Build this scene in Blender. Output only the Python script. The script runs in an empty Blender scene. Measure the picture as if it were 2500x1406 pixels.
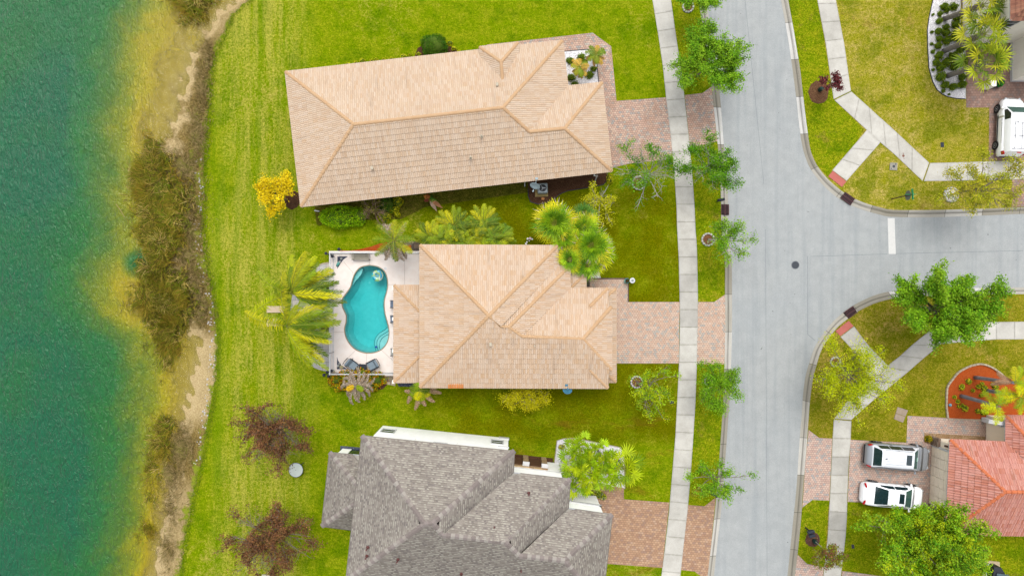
import bpy, math, random
import numpy as np
from mathutils import Vector, Matrix
from mathutils.geometry import tessellate_polygon
PI = math.pi
R = math.radians
sc = bpy.context.scene
COL = sc.collection
rng = np.random.default_rng(7)
random.seed(7)

# ------------------------------------------------------------------ camera, world, sun, exposure
S = 30.0          # photo pixels per metre on the ground
H = 55.0          # height of the drone
cd = bpy.data.cameras.new('camera')
cam = bpy.data.objects.new('camera', cd); COL.objects.link(cam)
cam.location = (0, 0, H); cam.rotation_euler = (0, 0, 0)
cd.sensor_width = 36.0; cd.lens = 36.0 * H / (2500.0 / S)
cd.clip_start = 0.5; cd.clip_end = 3000
sc.camera = cam

SUN_EL, SUN_AZ = 67.0, 4.0     # azimuth clockwise from the top of the picture
wd = bpy.data.worlds.new("World"); sc.world = wd; wd.use_nodes = True
wn = wd.node_tree; wn.nodes.clear()
wo = wn.nodes.new('ShaderNodeOutputWorld'); wb = wn.nodes.new('ShaderNodeBackground')
sky = wn.nodes.new('ShaderNodeTexSky'); sky.sky_type = 'NISHITA'; sky.sun_disc = False
sky.sun_elevation = R(SUN_EL); sky.sun_rotation = R(SUN_AZ)
sky.air_density = 1.0; sky.dust_density = 3.0
hs = wn.nodes.new('ShaderNodeHueSaturation'); hs.inputs['Saturation'].default_value = 0.22
wn.links.new(sky.outputs[0], hs.inputs['Color']); wn.links.new(hs.outputs[0], wb.inputs['Color'])
wb.inputs['Strength'].default_value = 0.15
wn.links.new(wb.outputs[0], wo.inputs['Surface'])
sl = bpy.data.lights.new('sun', 'SUN'); sl.energy = 0.8; sl.angle = R(30); sl.color = (1.0, 0.965, 0.91)
so = bpy.data.objects.new('sun', sl); COL.objects.link(so)
so.rotation_euler = (R(90 - SUN_EL), 0, R(180 - SUN_AZ)); so.location = (0, 0, 80)
sc.view_settings.view_transform = 'Standard'; sc.view_settings.look = 'None'
sc.view_settings.gamma = 1.0; sc.view_settings.use_curve_mapping = False
sc.view_settings.exposure = 1.14
GAIN = 2.12       # rendered value of a level white surface; used to turn a photo colour into a base colour

def lin(c):
    c = c / 255.0
    return c / 12.92 if c <= 0.04045 else ((c + 0.055) / 1.055) ** 2.4
def C(r, g, b, k=1.0):
    return (min(.95, lin(r) / GAIN * k), min(.95, lin(g) / GAIN * k), min(.95, lin(b) / GAIN * k), 1.0)
def W(px, py, z=0.0):
    f = (H - z) / H
    return ((px - 1250) / S * f, (703 - py) / S * f, z)

# ------------------------------------------------------------------ node helpers
class M:
    def __init__(s, name):
        s.m = bpy.data.materials.new(name); s.m.use_nodes = True
        s.t = s.m.node_tree; s.t.nodes.clear()
        s.out = s.t.nodes.new('ShaderNodeOutputMaterial')
    def n(s, ty, ins=None, **pr):
        nd = s.t.nodes.new(ty)
        for k, v in pr.items(): setattr(nd, k, v)
        if ins:
            for k, v in ins.items():
                if v is None: continue
                i = nd.inputs[k]
                if isinstance(v, bpy.types.NodeSocket): s.t.links.new(v, i)
                else: i.default_value = v
        return nd
    def math(s, op, a, b=None, c=None, clamp=False):
        d = {0: a}
        if b is not None: d[1] = b
        if c is not None: d[2] = c
        nd = s.n('ShaderNodeMath', d, operation=op, use_clamp=clamp); return nd.outputs[0]
    def mix(s, f, a, b, bt='MIX'):
        nd = s.n('ShaderNodeMix', {'Factor': f, 6: a, 7: b}, data_type='RGBA', blend_type=bt); return nd.outputs[2]
    def ramp(s, f, stops, interp='LINEAR'):
        nd = s.n('ShaderNodeValToRGB', {0: f}); cr = nd.color_ramp; cr.interpolation = interp
        while len(cr.elements) < len(stops): cr.elements.new(0.5)
        for e, (p, c) in zip(cr.elements, stops):
            e.position = p; e.color = c if len(c) == 4 else (*c, 1)
        return nd.outputs[0]
    def step(s, v, a, b):
        return s.n('ShaderNodeMapRange', {0: v, 1: a, 2: b}, interpolation_type='SMOOTHSTEP').outputs[0]
    def noise(s, scale, det=3, rough=.55, vec=None, dist=0.0, col=False):
        nd = s.n('ShaderNodeTexNoise', {'Scale': scale, 'Detail': det, 'Roughness': rough, 'Distortion': dist, 'Vector': vec if vec is not None else s.pos()})
        return nd.outputs[1 if col else 0]
    def pos(s):
        if not hasattr(s, '_p'): s._p = s.n('ShaderNodeNewGeometry').outputs['Position']
        return s._p
    def uv(s):
        return s.n('ShaderNodeUVMap', uv_map='UVMap').outputs[0]
    def map(s, vec, loc=(0, 0, 0), rot=(0, 0, 0), scale=(1, 1, 1)):
        return s.n('ShaderNodeMapping', {'Vector': vec, 'Location': loc, 'Rotation': rot, 'Scale': scale}).outputs[0]
    def bump(s, h, strength=.5, dist=.02, normal=None):
        return s.n('ShaderNodeBump', {'Height': h, 'Strength': strength, 'Distance': dist, 'Normal': normal}).outputs[0]
    def bsdf(s, color, rough=.8, normal=None, metal=0.0, spec=.3, emit=None, **kw):
        d = {'Base Color': color, 'Roughness': rough, 'Metallic': metal, 'Specular IOR Level': spec, 'Normal': normal}
        d.update(kw)
        b = s.n('ShaderNodeBsdfPrincipled', d)
        s.t.links.new(b.outputs[0], s.out.inputs[0]); return b
    def cells(s, vec, w, h, off=.5):
        xy = s.n('ShaderNodeSeparateXYZ', {0: vec})
        y = s.math('DIVIDE', xy.outputs[1], h); row = s.math('FLOOR', y)
        x = s.math('ADD', s.math('DIVIDE', xy.outputs[0], w), s.math('MULTIPLY', row, off)); colm = s.math('FLOOR', x)
        v = s.n('ShaderNodeCombineXYZ', {0: colm, 1: row}).outputs[0]
        wnz = s.n('ShaderNodeTexWhiteNoise', {'Vector': v}, noise_dimensions='2D')
        fx = s.math('FRACT', x); fy = s.math('FRACT', y)
        ex = s.math('MULTIPLY', s.math('MINIMUM', fx, s.math('SUBTRACT', 1.0, fx)), w)
        ey = s.math('MULTIPLY', s.math('MINIMUM', fy, s.math('SUBTRACT', 1.0, fy)), h)
        return wnz.outputs['Value'], s.math('MINIMUM', ex, ey), fx, fy

def simple(name, c, rough=.7, metal=0.0, spec=.3, var=.12, scale=6.0, bump=0.0):
    g = M(name)
    nz = g.noise(scale, 4)
    a = tuple(x * (1 - var) for x in c[:3]) + (1,); b = tuple(min(1, x * (1 + var)) for x in c[:3]) + (1,)
    col = g.ramp(nz, [(.3, a), (.7, b)])
    g.bsdf(col, rough, g.bump(nz, .4, bump) if bump else None, metal, spec)
    return g.m

# ------------------------------------------------------------------ mesh helpers
class MB:
    def __init__(s): s.v = []; s.f = []; s.uvs = None
    def add(s, vs, fs):
        b = len(s.v); s.v.extend([tuple(map(float, p)) for p in vs]); s.f.extend([tuple(i + b for i in f) for f in fs]); return s
    def box(s, c, size, rz=0.0, tilt=None, bev=0.0):
        x, y, z = size[0] / 2, size[1] / 2, size[2] / 2
        if bev > 0:
            ps = []
            pl = [(x - bev, y), (x, y - bev), (x, -y + bev), (x - bev, -y), (-x + bev, -y), (-x, -y + bev), (-x, y - bev), (-x + bev, y)]
            k = bev
            pi = [(a * (x - k) / x if x else 0, b * (y - k) / y if y else 0) for a, b in pl]
            rings = [(pi, -z), (pl, -z + k), (pl, z - k), (pi, z)]
            for pp, zz in rings: ps += [(a, b, zz) for a, b in pp]
            fs = []
            for r in range(3):
                for i in range(8): j = (i + 1) % 8; fs.append((r * 8 + i, r * 8 + j, r * 8 + 8 + j, r * 8 + 8 + i)[::-1])
            fs.append(tuple(range(8))); fs.append(tuple(range(31, 23, -1)))
        else:
            ps = [(-x, -y, -z), (x, -y, -z), (x, y, -z), (-x, y, -z), (-x, -y, z), (x, -y, z), (x, y, z), (-x, y, z)]
            fs = [(0, 3, 2, 1), (4, 5, 6, 7), (0, 1, 5, 4), (1, 2, 6, 5), (2, 3, 7, 6), (3, 0, 4, 7)]
        m = Matrix.Rotation(rz, 3, 'Z')
        if tilt: m = m @ Matrix.Rotation(tilt[1], 3, tilt[0])
        return s.add([tuple(m @ Vector(p) + Vector(c)) for p in ps], fs)
    def poly(s, pts): return s.add(pts, [tuple(range(len(pts)))])
    def tube(s, path, rad, n=6, cap=True):
        P = [Vector(p) for p in path]; k = len(P)
        if not hasattr(rad, '__len__'): rad = [rad] * k
        vs = []; ref = Vector((0.13, 0.07, 1)).normalized()
        for i in range(k):
            t = (P[min(i + 1, k - 1)] - P[max(i - 1, 0)])
            if t.length < 1e-9: t = Vector((0, 0, 1))
            t.normalize()
            a = t.cross(ref)
            if a.length < .05: a = t.cross(Vector((1, 0, 0)))
            a.normalize(); b = t.cross(a)
            for j in range(n):
                an = 2 * PI * j / n
                vs.append(P[i] + (a * math.cos(an) + b * math.sin(an)) * rad[i])
        fs = []
        for i in range(k - 1):
            for j in range(n):
                q = (j + 1) % n; fs.append((i * n + j, i * n + q, i * n + n + q, i * n + n + j))
        if cap: fs.append(tuple(range(n - 1, -1, -1))); fs.append(tuple(range((k - 1) * n, k * n)))
        return s.add(vs, fs)
    def lathe(s, c, prof, n=16, sx=1, sy=1):     # prof: (radius, z)
        vs = []
        for r, z in prof:
            for j in range(n): vs.append((c[0] + sx * r * math.cos(2 * PI * j / n), c[1] + sy * r * math.sin(2 * PI * j / n), c[2] + z))
        fs = []
        for i in range(len(prof) - 1):
            for j in range(n):
                q = (j + 1) % n; fs.append((i * n + j, i * n + q, i * n + n + q, i * n + n + j))
        fs.append(tuple(range(n - 1, -1, -1))); fs.append(tuple(range((len(prof) - 1) * n, len(prof) * n)))
        return s.add(vs, fs)
    def ball(s, c, r, n=12, m=7, sq=1.0):
        return s.lathe(c, [(max(1e-3, r * math.sin(PI * i / m)), -r * sq * math.cos(PI * i / m)) for i in range(m + 1)], n)
    def prism(s, pts, z0, z1):
        n = len(pts); a = sum(pts[i][0] * pts[(i + 1) % n][1] - pts[(i + 1) % n][0] * pts[i][1] for i in range(n))
        if a < 0: pts = pts[::-1]
        tri = tessellate_polygon([[Vector((p[0], p[1], 0)) for p in pts]])
        vs = [(p[0], p[1], z1) for p in pts] + [(p[0], p[1], z0) for p in pts]
        fs = []
        for t in tri:
            A, B, D = [pts[i] for i in t]
            cr = (B[0] - A[0]) * (D[1] - A[1]) - (B[1] - A[1]) * (D[0] - A[0])
            fs.append(tuple(t) if cr > 0 else tuple(t)[::-1])
        for i in range(n):
            j = (i + 1) % n; fs.append((j, i, n + i, n + j))
        return s.add(vs, fs)
    def build(s, name, mat, parent=None, loc=None, smooth=False, local=False, uvrot=0.0):
        return mesh_obj(name, s.v, s.f, mat, parent, loc, smooth, local, uvrot)

def mesh_obj(name, v, f, mat, parent=None, loc=None, smooth=False, local=False, uvrot=0.0, uvs=None, cols=None):
    o0 = Vector((0, 0, 0))
    if not local:
        if parent is not None: o0 = parent.matrix_basis.translation.copy()
        elif loc is not None: o0 = Vector(loc)
    v = np.asarray(v, dtype=np.float32).reshape(-1, 3)
    me = bpy.data.meshes.new(name)
    if isinstance(f, np.ndarray):
        k = f.shape[1]; nf = f.shape[0]
        me.vertices.add(len(v)); me.vertices.foreach_set('co', (v - np.array(o0, dtype=np.float32)).ravel())
        me.loops.add(nf * k); me.loops.foreach_set('vertex_index', f.astype(np.int32).ravel())
        me.polygons.add(nf); me.polygons.foreach_set('loop_start', np.arange(0, nf * k, k, dtype=np.int32))
        me.update(calc_edges=True)
    else:
        me.from_pydata((v - np.array(o0, dtype=np.float32)).tolist(), [], f)
        me.update()
    li = np.zeros(len(me.loops), dtype=np.int32); me.loops.foreach_get('vertex_index', li)
    if uvs is None:
        c, s_ = math.cos(uvrot), math.sin(uvrot)
        uvs = np.stack([v[:, 0] * c + v[:, 1] * s_, -v[:, 0] * s_ + v[:, 1] * c], 1)
    uvl = me.uv_layers.new(name='UVMap'); uvl.data.foreach_set('uv', np.asarray(uvs, dtype=np.float32)[li].ravel())
    if cols is not None:
        ca = me.color_attributes.new('Col', 'FLOAT_COLOR', 'POINT')
        c4 = np.ones((len(v), 4), dtype=np.float32); c4[:, :cols.shape[1]] = cols
        ca.data.foreach_set('color', c4.ravel())
    if smooth: me.polygons.foreach_set('use_smooth', np.ones(len(me.polygons), dtype=bool))
    if mat: me.materials.append(mat)
    ob = bpy.data.objects.new(name, me); COL.objects.link(ob)
    if parent is not None: ob.parent = parent
    elif not local: ob.location = o0
    return ob

def quads(name, Q, cols, mat, parent=None, loc=None):
    """Q (N,4,3) array of quads, cols (N,3)"""
    n = len(Q)
    return mesh_obj(name, Q.reshape(-1, 3), np.arange(n * 4).reshape(n, 4), mat, parent, loc, cols=np.repeat(cols, 4, 0))

def tag(o, label, cat, group=None, kind=None):
    if label: o['label'] = label
    if cat: o['category'] = cat
    if group: o['group'] = group
    if kind: o['kind'] = kind
    return o
def struct(o, label=None, kind='structure'):
    o['kind'] = kind
    if label: o['label'] = label
    return o
def thing(name, label, cat, loc, group=None, rz=0.0):
    o = bpy.data.objects.new(name, None); COL.objects.link(o); o.empty_display_size = .3
    o.matrix_basis = Matrix.Translation(Vector(loc)) @ Matrix.Rotation(rz, 4, 'Z')
    return tag(o, label, cat, group)
def copy_tree(o, parent=None):
    c = o.copy(); COL.objects.link(c)
    if parent: c.parent = parent
    for ch in list(o.children): copy_tree(ch, c)
    return c
def PX(pts, z=0.0): return [W(p[0], p[1], z) for p in pts]
def sheet(name, pts, z, mat, th=.06, uvrot=0.0, label=None, kind='structure'):
    b = MB(); w = [W(p[0], p[1], 0) for p in pts]
    b.prism([(p[0], p[1]) for p in w], z - th, z)
    o = b.build(name, mat, uvrot=uvrot)
    return struct(o, label, kind)
def smooth_line(pts, k=6):
    out = []; n = len(pts); p = np.array(pts, float)
    for i in range(n - 1):
        p0, p1, p2, p3 = p[max(i - 1, 0)], p[i], p[i + 1], p[min(i + 2, n - 1)]
        for j in range(k):
            t = j / k; out.append(tuple(.5 * ((2 * p1) + (-p0 + p2) * t + (2 * p0 - 5 * p1 + 4 * p2 - p3) * t * t + (-p0 + 3 * p1 - 3 * p2 + p3) * t ** 3)))
    out.append(tuple(p[-1])); return out
def extend(pts, d0, d1):
    p = [np.array(q, float) for q in pts]
    a = p[0] - p[1]; a /= np.linalg.norm(a); b = p[-1] - p[-2]; b /= np.linalg.norm(b)
    return [tuple(p[0] + a * d0)] + [tuple(q) for q in p] + [tuple(p[-1] + b * d1)]

# ================================================================== materials of the setting
def grass_mat(name, c_main, c_yel, c_dry, c_dark, dry=.5, stripe=False, grain=.55, leaves=False):
    g = M(name); P = g.pos()
    big = g.noise(.11, 4, .6); mid = g.noise(1.1, 7, .78); fine = g.noise(4.6, 7, .85); fib = g.noise(11, 5, .85)
    a = g.mix(g.step(g.math('ADD', g.math('MULTIPLY', mid, .55), g.math('MULTIPLY', fine, .45)), .42, .6), c_main, c_yel)
    # straw coloured thatch showing through
    th = g.math('ADD', g.math('ADD', g.math('MULTIPLY', big, .35), g.math('MULTIPLY', mid, .3)), g.math('MULTIPLY', fine, .35))
    a = g.mix(g.math('MULTIPLY', g.step(th, .56 - .07 * dry, .66 - .05 * dry), .85), a, c_dry)
    a = g.mix(g.math('MULTIPLY', g.step(g.noise(.4, 6, .7, g.map(P, (7, 3, 0))), .48, .64), .7), a, c_dark)
    if stripe:
        xy = g.n('ShaderNodeSeparateXYZ', {0: P})
        wob = g.math('MULTIPLY', g.math('SUBTRACT', g.noise(.09, 2), .5), 5.0)
        xx = g.math('ADD', xy.outputs[0], wob)
        lake = g.math('MULTIPLY', g.step(xx, -15.5, -19.0), g.step(xx, -25.0, -22.0))
        streak = g.noise(1.0, 5, .75, g.map(P, scale=(1.5, .16, 1)))
        a = g.mix(g.math('MULTIPLY', g.math('MULTIPLY', lake, g.step(g.math('ADD', g.math('MULTIPLY', streak, .55), g.math('MULTIPLY', fine, .45)), .42, .6)), .72), a, C(196, 190, 84))
        dkl = g.noise(1.0, 3, .6, g.map(P, (4, 0, 0), scale=(.9, .05, 1)))
        a = g.mix(g.math('MULTIPLY', g.math('MULTIPLY', g.step(xx, -16, -19), g.step(dkl, .52, .64)), .45), a, C(112, 146, 8))
        yd = g.math('MULTIPLY', g.step(xy.outputs[0], -10, -3), g.math('MULTIPLY', g.step(xy.outputs[1], 9.5, 7), g.step(xy.outputs[1], -13.5, -11.5)))
        yd = g.math('MULTIPLY', yd, g.math('ADD', .35, g.math('MULTIPLY', g.step(g.noise(.3, 5, .65), .35, .62), .5)))
        a = g.mix(yd, a, C(112, 112, 2))
        br = g.math('MULTIPLY', g.step(g.noise(.35, 5, .7, g.map(P, (1, 8, 0), scale=(.5, 1.4, 1))), .54, .68), g.math('MULTIPLY', g.step(xy.outputs[1], -8, -11), g.step(xy.outputs[0], -4, 2)))
        a = g.mix(g.math('MULTIPLY', br, .6), a, C(134, 104, 30))
    else:
        a = g.mix(g.math('MULTIPLY', g.step(g.noise(.5, 5, .75, g.map(P, (2, 9, 0))), .56, .68), .45), a, C(150, 122, 66))
    a = g.mix(min(1, grain * 1.5), a, g.ramp(fine, [(.34, (.3, .34, .18, 1)), (.5, (.5, .5, .5, 1)), (.64, (.68, .66, .66, 1))]), 'OVERLAY')
    a = g.mix(min(1, grain * 1.6), a, g.ramp(fib, [(.32, (.16, .2, .06, 1)), (.5, (.5, .5, .5, 1)), (.66, (.86, .82, .86, 1))]), 'OVERLAY')
    a = g.mix(min(1, grain * 1.2), a, g.ramp(g.noise(26., 3, .8), [(.34, (.24, .27, .2, 1)), (.64, (.78, .74, .74, 1))]), 'OVERLAY')
    a = g.mix(g.step(g.noise(7, 3, .7, g.map(P, (3, 1, 0))), .67, .72), a, C(176, 148, 70)) if leaves else g.mix(g.math('MULTIPLY', g.step(g.noise(6, 3, .7, g.map(P, (3, 1, 0))), .70, .75), .7), a, C(196, 176, 96))
    g.bsdf(a, .95, g.bump(g.math('ADD', fib, fine), .8, .06), spec=.0)
    return g.m
m_lawn = grass_mat('grass_west', C(126, 154, 6), C(158, 168, 30), C(188, 178, 88), C(96, 132, 6), .4, True)
m_lawn_ne = grass_mat('grass_dry', C(160, 160, 36), C(188, 174, 80), C(204, 184, 118), C(120, 134, 24), .8, False, .8, True)
m_lawn_se = grass_mat('grass_corner', C(140, 142, 28), C(168, 156, 56), C(190, 162, 92), C(106, 122, 12), .6, False, .75, True)
m_verge = grass_mat('grass_verge', C(128, 152, 14), C(160, 164, 30), C(180, 160, 70), C(96, 128, 10), .35, False, .75, True)
m_outer = grass_mat('grass_far', C(134, 160, 20), C(165, 172, 40), C(190, 178, 80), C(104, 138, 10), .4)

def asphalt():
    g = M('asphalt'); P = g.pos()
    f = g.noise(60, 4, .8); m = g.noise(1.1, 4, .6); b = g.noise(.16, 3)
    a = g.ramp(m, [(.3, C(185, 188, 187)), (.7, C(198, 201, 199))])
    a = g.mix(g.math('MULTIPLY', g.step(b, .4, .65), .2), a, C(178, 186, 189))
    st = g.noise(1.0, 3, .6, g.map(P, (0, 0, 0), (0, 0, 0), (2.2, .08, 1)))
    a = g.mix(g.math('MULTIPLY', g.step(st, .45, .7), .42), a, C(166, 173, 176))
    sp = g.noise(26, 5, .85)
    a = g.mix(.75, a, g.ramp(sp, [(.3, (.3, .32, .34, 1)), (.5, (.5, .5, .5, 1)), (.7, (.7, .7, .68, 1))]), 'OVERLAY')
    vor = g.n('ShaderNodeTexVoronoi', {'Vector': g.map(P, scale=(.35, .14, 1)), 'Scale': 1.0, 'Randomness': 1.0}, feature='DISTANCE_TO_EDGE').outputs[0]
    crk = g.math('MULTIPLY', g.math('LESS_THAN', g.math('ADD', vor, g.math('MULTIPLY', g.math('SUBTRACT', g.noise(3, 4), .5), .05)), .006), g.step(g.noise(.2, 2), .5, .6))
    a = g.mix(g.math('MULTIPLY', crk, .0), a, C(120, 126, 128))
    stn = g.math('MULTIPLY', g.step(g.noise(1.3, 5, .75, g.map(P, (8, 1, 0))), .6, .74), .3)
    a = g.mix(stn, a, C(158, 163, 165))
    dot = g.step(g.noise(2.6, 2, .5, g.map(P, (11, 4, 0))), .76, .78)
    a = g.mix(g.math('MULTIPLY', dot, .6), a, C(60, 66, 72))
    g.bsdf(a, .92, g.bump(f, .5, .01), spec=.2); return g.m
m_road = asphalt()

def concrete(name, base, dark, panel=True):
    g = M(name); P = g.pos()
    m = g.noise(.9, 5, .6); f = g.noise(12, 5, .7)
    at = g.n('ShaderNodeAttribute', attribute_name='Col').outputs[0] if panel else None
    a = g.ramp(m, [(.3, dark), (.62, base)])
    a = g.mix(.35, a, g.ramp(f, [(.3, (.38, .38, .38, 1)), (.7, (.62, .62, .62, 1))]), 'OVERLAY')
    a = g.mix(.3, a, g.ramp(g.noise(60, 2, .7), [(.3, (.38, .38, .38, 1)), (.7, (.62, .62, .62, 1))]), 'OVERLAY')
    if panel:
        a = g.mix(1.0, a, at, 'MULTIPLY')
        u = g.n('ShaderNodeSeparateXYZ', {0: g.uv()})
        # grime ring towards panel edges (dirt collects in the joints)
        ex = g.math('MINIMUM', u.outputs[0], g.math('SUBTRACT', 1.0, u.outputs[0]))
        ey = g.math('MINIMUM', u.outputs[1], g.math('SUBTRACT', 1.0, u.outputs[1]))
        e = g.math('MINIMUM', ex, ey)
        d = g.math('MULTIPLY', g.step(e, .09, .0), g.step(g.noise(3, 4, .7), .3, .65))
        a = g.mix(g.math('MULTIPLY', d, .3), a, C(130, 126, 114))
    g.bsdf(a, .88, g.bump(f, .3, .006), spec=.25); return g.m
m_walk = concrete('sidewalk_concrete', C(236, 232, 222), C(212, 208, 198))
m_conc = concrete('plain_concrete', C(222, 216, 200), C(188, 180, 162), False)
m_joint = simple('joint_dirt', C(92, 88, 78), .95)

def curb_mat():
    g = M('curb_concrete')
    u = g.n('ShaderNodeSeparateXYZ', {0: g.uv()})
    seg = g.math('FLOOR', g.math('DIVIDE', u.outputs[1], 3.05))
    wnz = g.n('ShaderNodeTexWhiteNoise', {'W': seg}, noise_dimensions='1D').outputs['Value']
    base = g.ramp(wnz, [(.0, C(176, 170, 154)), (.3, C(204, 199, 186)), (.55, C(226, 222, 212)), (.8, C(240, 238, 232))], 'CONSTANT')
    st = g.noise(1, 4, .7, g.map(g.uv(), scale=(9, .35, 1)))
    a = g.mix(g.math('MULTIPLY', g.step(st, .4, .7), .4), base, C(150, 140, 118))
    gut = g.math('MULTIPLY', g.step(g.math('ABSOLUTE', g.math('SUBTRACT', u.outputs[0], .52)), .17, .02), g.math('ADD', .35, g.math('MULTIPLY', g.noise(.6, 4), .6)))
    a = g.mix(gut, a, C(112, 108, 98))
    fr = g.math('FRACT', g.math('DIVIDE', u.outputs[1], 3.05))
    a = g.mix(g.math('MULTIPLY', g.math('LESS_THAN', fr, .014), .8), a, C(80, 76, 66))
    a = g.mix(.4, a, g.ramp(g.noise(14, 5, .75), [(.3, (.36, .36, .36, 1)), (.7, (.64, .64, .64, 1))]), 'OVERLAY')
    g.bsdf(a, .85, spec=.25); return g.m
m_curb = curb_mat()

def paver(name, stops, w=.2, h=.165, joint=C(120, 108, 96), jw=.009, stain=.3, tint=None):
    g = M(name); uv = g.uv()
    v, e, fx, fy = g.cells(uv, w, h)
    a = g.ramp(v, stops, 'CONSTANT')
    big = g.noise(.5, 4, .6)
    if tint is not None: a = g.mix(g.math('MULTIPLY', g.step(big, .42, .66), .6), a, tint)
    a = g.mix(stain, a, g.ramp(g.noise(1.6, 5, .7), [(.3, (.34, .33, .33, 1)), (.7, (.66, .65, .64, 1))]), 'OVERLAY')
    a = g.mix(.35, a, g.ramp(g.noise(22, 4, .7), [(.3, (.36, .36, .36, 1)), (.7, (.64, .64, .64, 1))]), 'OVERLAY')
    jm = g.step(e, jw * 1.6, jw * .6)
    a = g.mix(g.math('MULTIPLY', jm, .85), a, joint)
    g.bsdf(a, .9, g.bump(g.step(e, 0, jw * 1.6), .5, .01), spec=.2); return g.m
_pink = [(0, C(232, 198, 176)), (.2, C(220, 184, 164)), (.38, C(238, 208, 186)), (.55, C(206, 182, 168)), (.68, C(228, 192, 172)), (.8, C(190, 186, 180)), (.9, C(214, 204, 190))]
m_pave1 = paver('pink_pavers', _pink, joint=C(112, 98, 88), tint=C(206, 166, 142), stain=.4)
m_pave2 = paver('peach_pavers', [(0, C(236, 204, 180)), (.2, C(226, 194, 172)), (.36, C(240, 212, 190)), (.5, C(204, 198, 188)), (.62, C(232, 196, 170)), (.8, C(216, 200, 184)), (.9, C(238, 206, 182))], joint=C(140, 120, 104))
m_pave3 = paver('brown_pavers', [(0, C(206, 166, 134)), (.2, C(194, 154, 126)), (.4, C(216, 178, 144)), (.6, C(186, 152, 132)), (.75, C(202, 162, 130)), (.9, C(212, 178, 150))], .23, .17, joint=C(134, 104, 82))
m_pave4 = paver('rose_pavers', [(0, C(232, 200, 182)), (.2, C(222, 188, 172)), (.4, C(238, 208, 190)), (.6, C(208, 194, 184)), (.75, C(228, 196, 178)), (.9, C(196, 192, 188))], joint=C(132, 116, 106))
m_pave5 = paver('mauve_pavers', [(0, C(188, 152, 136)), (.3, C(176, 142, 128)), (.6, C(196, 162, 146)), (.8, C(170, 148, 138))], .24, .2, joint=C(126, 104, 96))
m_slabs = paver('grey_patio_slabs', [(0, C(216, 214, 208)), (.25, C(202, 200, 196)), (.5, C(222, 214, 202)), (.7, C(192, 192, 190)), (.85, C(210, 206, 196))], .55, .5, joint=C(150, 146, 138), jw=.014)
m_slabs2 = paver('dark_porch_slabs', [(0, C(128, 112, 98)), (.3, C(108, 96, 88)), (.6, C(142, 122, 104)), (.8, C(100, 92, 88))], .5, .4, joint=C(70, 62, 56), jw=.012)

def mulch(name, a, b, c, sc_=22):
    g = M(name)
    n1 = g.noise(sc_, 4, .75, dist=1.2); n2 = g.noise(1.3, 3)
    col = g.ramp(n1, [(.32, c), (.48, a), (.62, b)])
    col = g.mix(g.math('MULTIPLY', g.step(n2, .45, .65), .5), col, a)
    g.bsdf(col, .95, g.bump(n1, .9, .05), spec=.1); return g.m
m_mulch_red = mulch('red_mulch', C(206, 92, 36), C(226, 120, 58), C(150, 62, 26))
m_mulch_brown = mulch('brown_mulch', C(92, 62, 44), C(140, 104, 78), C(54, 38, 30))
m_mulch_ring = mulch('tree_ring_mulch', C(146, 96, 64), C(184, 140, 98), C(96, 62, 44))
m_gravel = mulch('white_gravel', (.5, .48, .49, 1), (.8, .79, .79, 1), (.14, .14, .17, 1), 12)
m_gravel_tan = mulch('river_stones', C(178, 140, 98), C(232, 206, 170), C(88, 62, 42), 16)
m_gravel_dark = mulch('dark_gravel', C(84, 88, 104), C(150, 156, 180), C(40, 44, 58), 22)

def deck_mat():
    g = M('pool_deck_coating')
    n1 = g.noise(2.0, 4, .6)
    a = g.ramp(n1, [(.3, C(255, 240, 229, 1.22)), (.7, C(255, 246, 238, 1.3))])
    a = g.mix(.25, a, g.ramp(g.noise(50, 3, .7), [(.3, (.4, .4, .4, 1)), (.7, (.6, .6, .6, 1))]), 'OVERLAY')
    g.bsdf(a, .8, spec=.2); return g.m
m_deck = deck_mat()

# ================================================================== ground, shore and lake
EDGE = [(700, -1500), (660, -120), (640, -40), (612, 0), (590, 18), (568, 37), (548, 84), (528, 124), (520, 157), (511, 217), (508, 284), (502, 351), (496, 410),
        (503, 380), (500, 457), (492, 544), (499, 610), (510, 678), (525, 756), (531, 835), (526, 929), (510, 1024), (494, 1118), (470, 1220), (451, 1315), (439, 1406), (425, 1500), (300, 2900)]
EDGE = sorted([e for e in EDGE if e != (503, 380)], key=lambda e: e[1])
_ey = np.array([(703 - e[1]) / S for e in EDGE])[::-1]; _ex = np.array([(e[0] - 1250) / S for e in EDGE])[::-1]
def edge_x(y): return np.interp(y, _ey, _ex)
# width of the bank and of the shallows (metres) down the shore
_sy = np.array([(703 - y) / S for y in (1450, 1300, 1100, 1000, 900, 830, 760, 640, 600, 400, 300, 200, 100, 0, -60)])
_sb = np.array([2.2, 2.2, 2.4, 2.0, 1.5, 1.3, 3.2, 4.4, 4.6, 4.2, 2.7, 2.2, 1.7, 1.1, .9])
_ss = np.array([3.6, 3.7, 4.2, 4.7, 4.9, 5.4, 8.8, 7.4, 5.6, 6.2, 6.8, 6.2, 6.6, 7.6, 8.0])
WATER_Z = -.5
def bed_z(x, y):
    s = edge_x(y) - x
    b = np.interp(y, _sy, _sb); q = np.interp(y, _sy, _ss)
    z = np.where(s < 0, -.02 + np.maximum(s * .35, -.19),
        np.where(s < b, -.02 + (WATER_Z + .02) * (s / b) ** 1.3,
        np.where(s < q, WATER_Z - .7 * ((s - b) / (q - b)) ** 1.7, WATER_Z - .7 - np.minimum((s - q) * .28, 3.0))))
    z = z + np.where(s > .1, .05 * np.sin(x * 2.1 + 1.3 * np.sin(y * .9)) * np.cos(y * 1.7) + .03 * np.sin(x * 5 + y * 4), 0)
    return z
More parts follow.
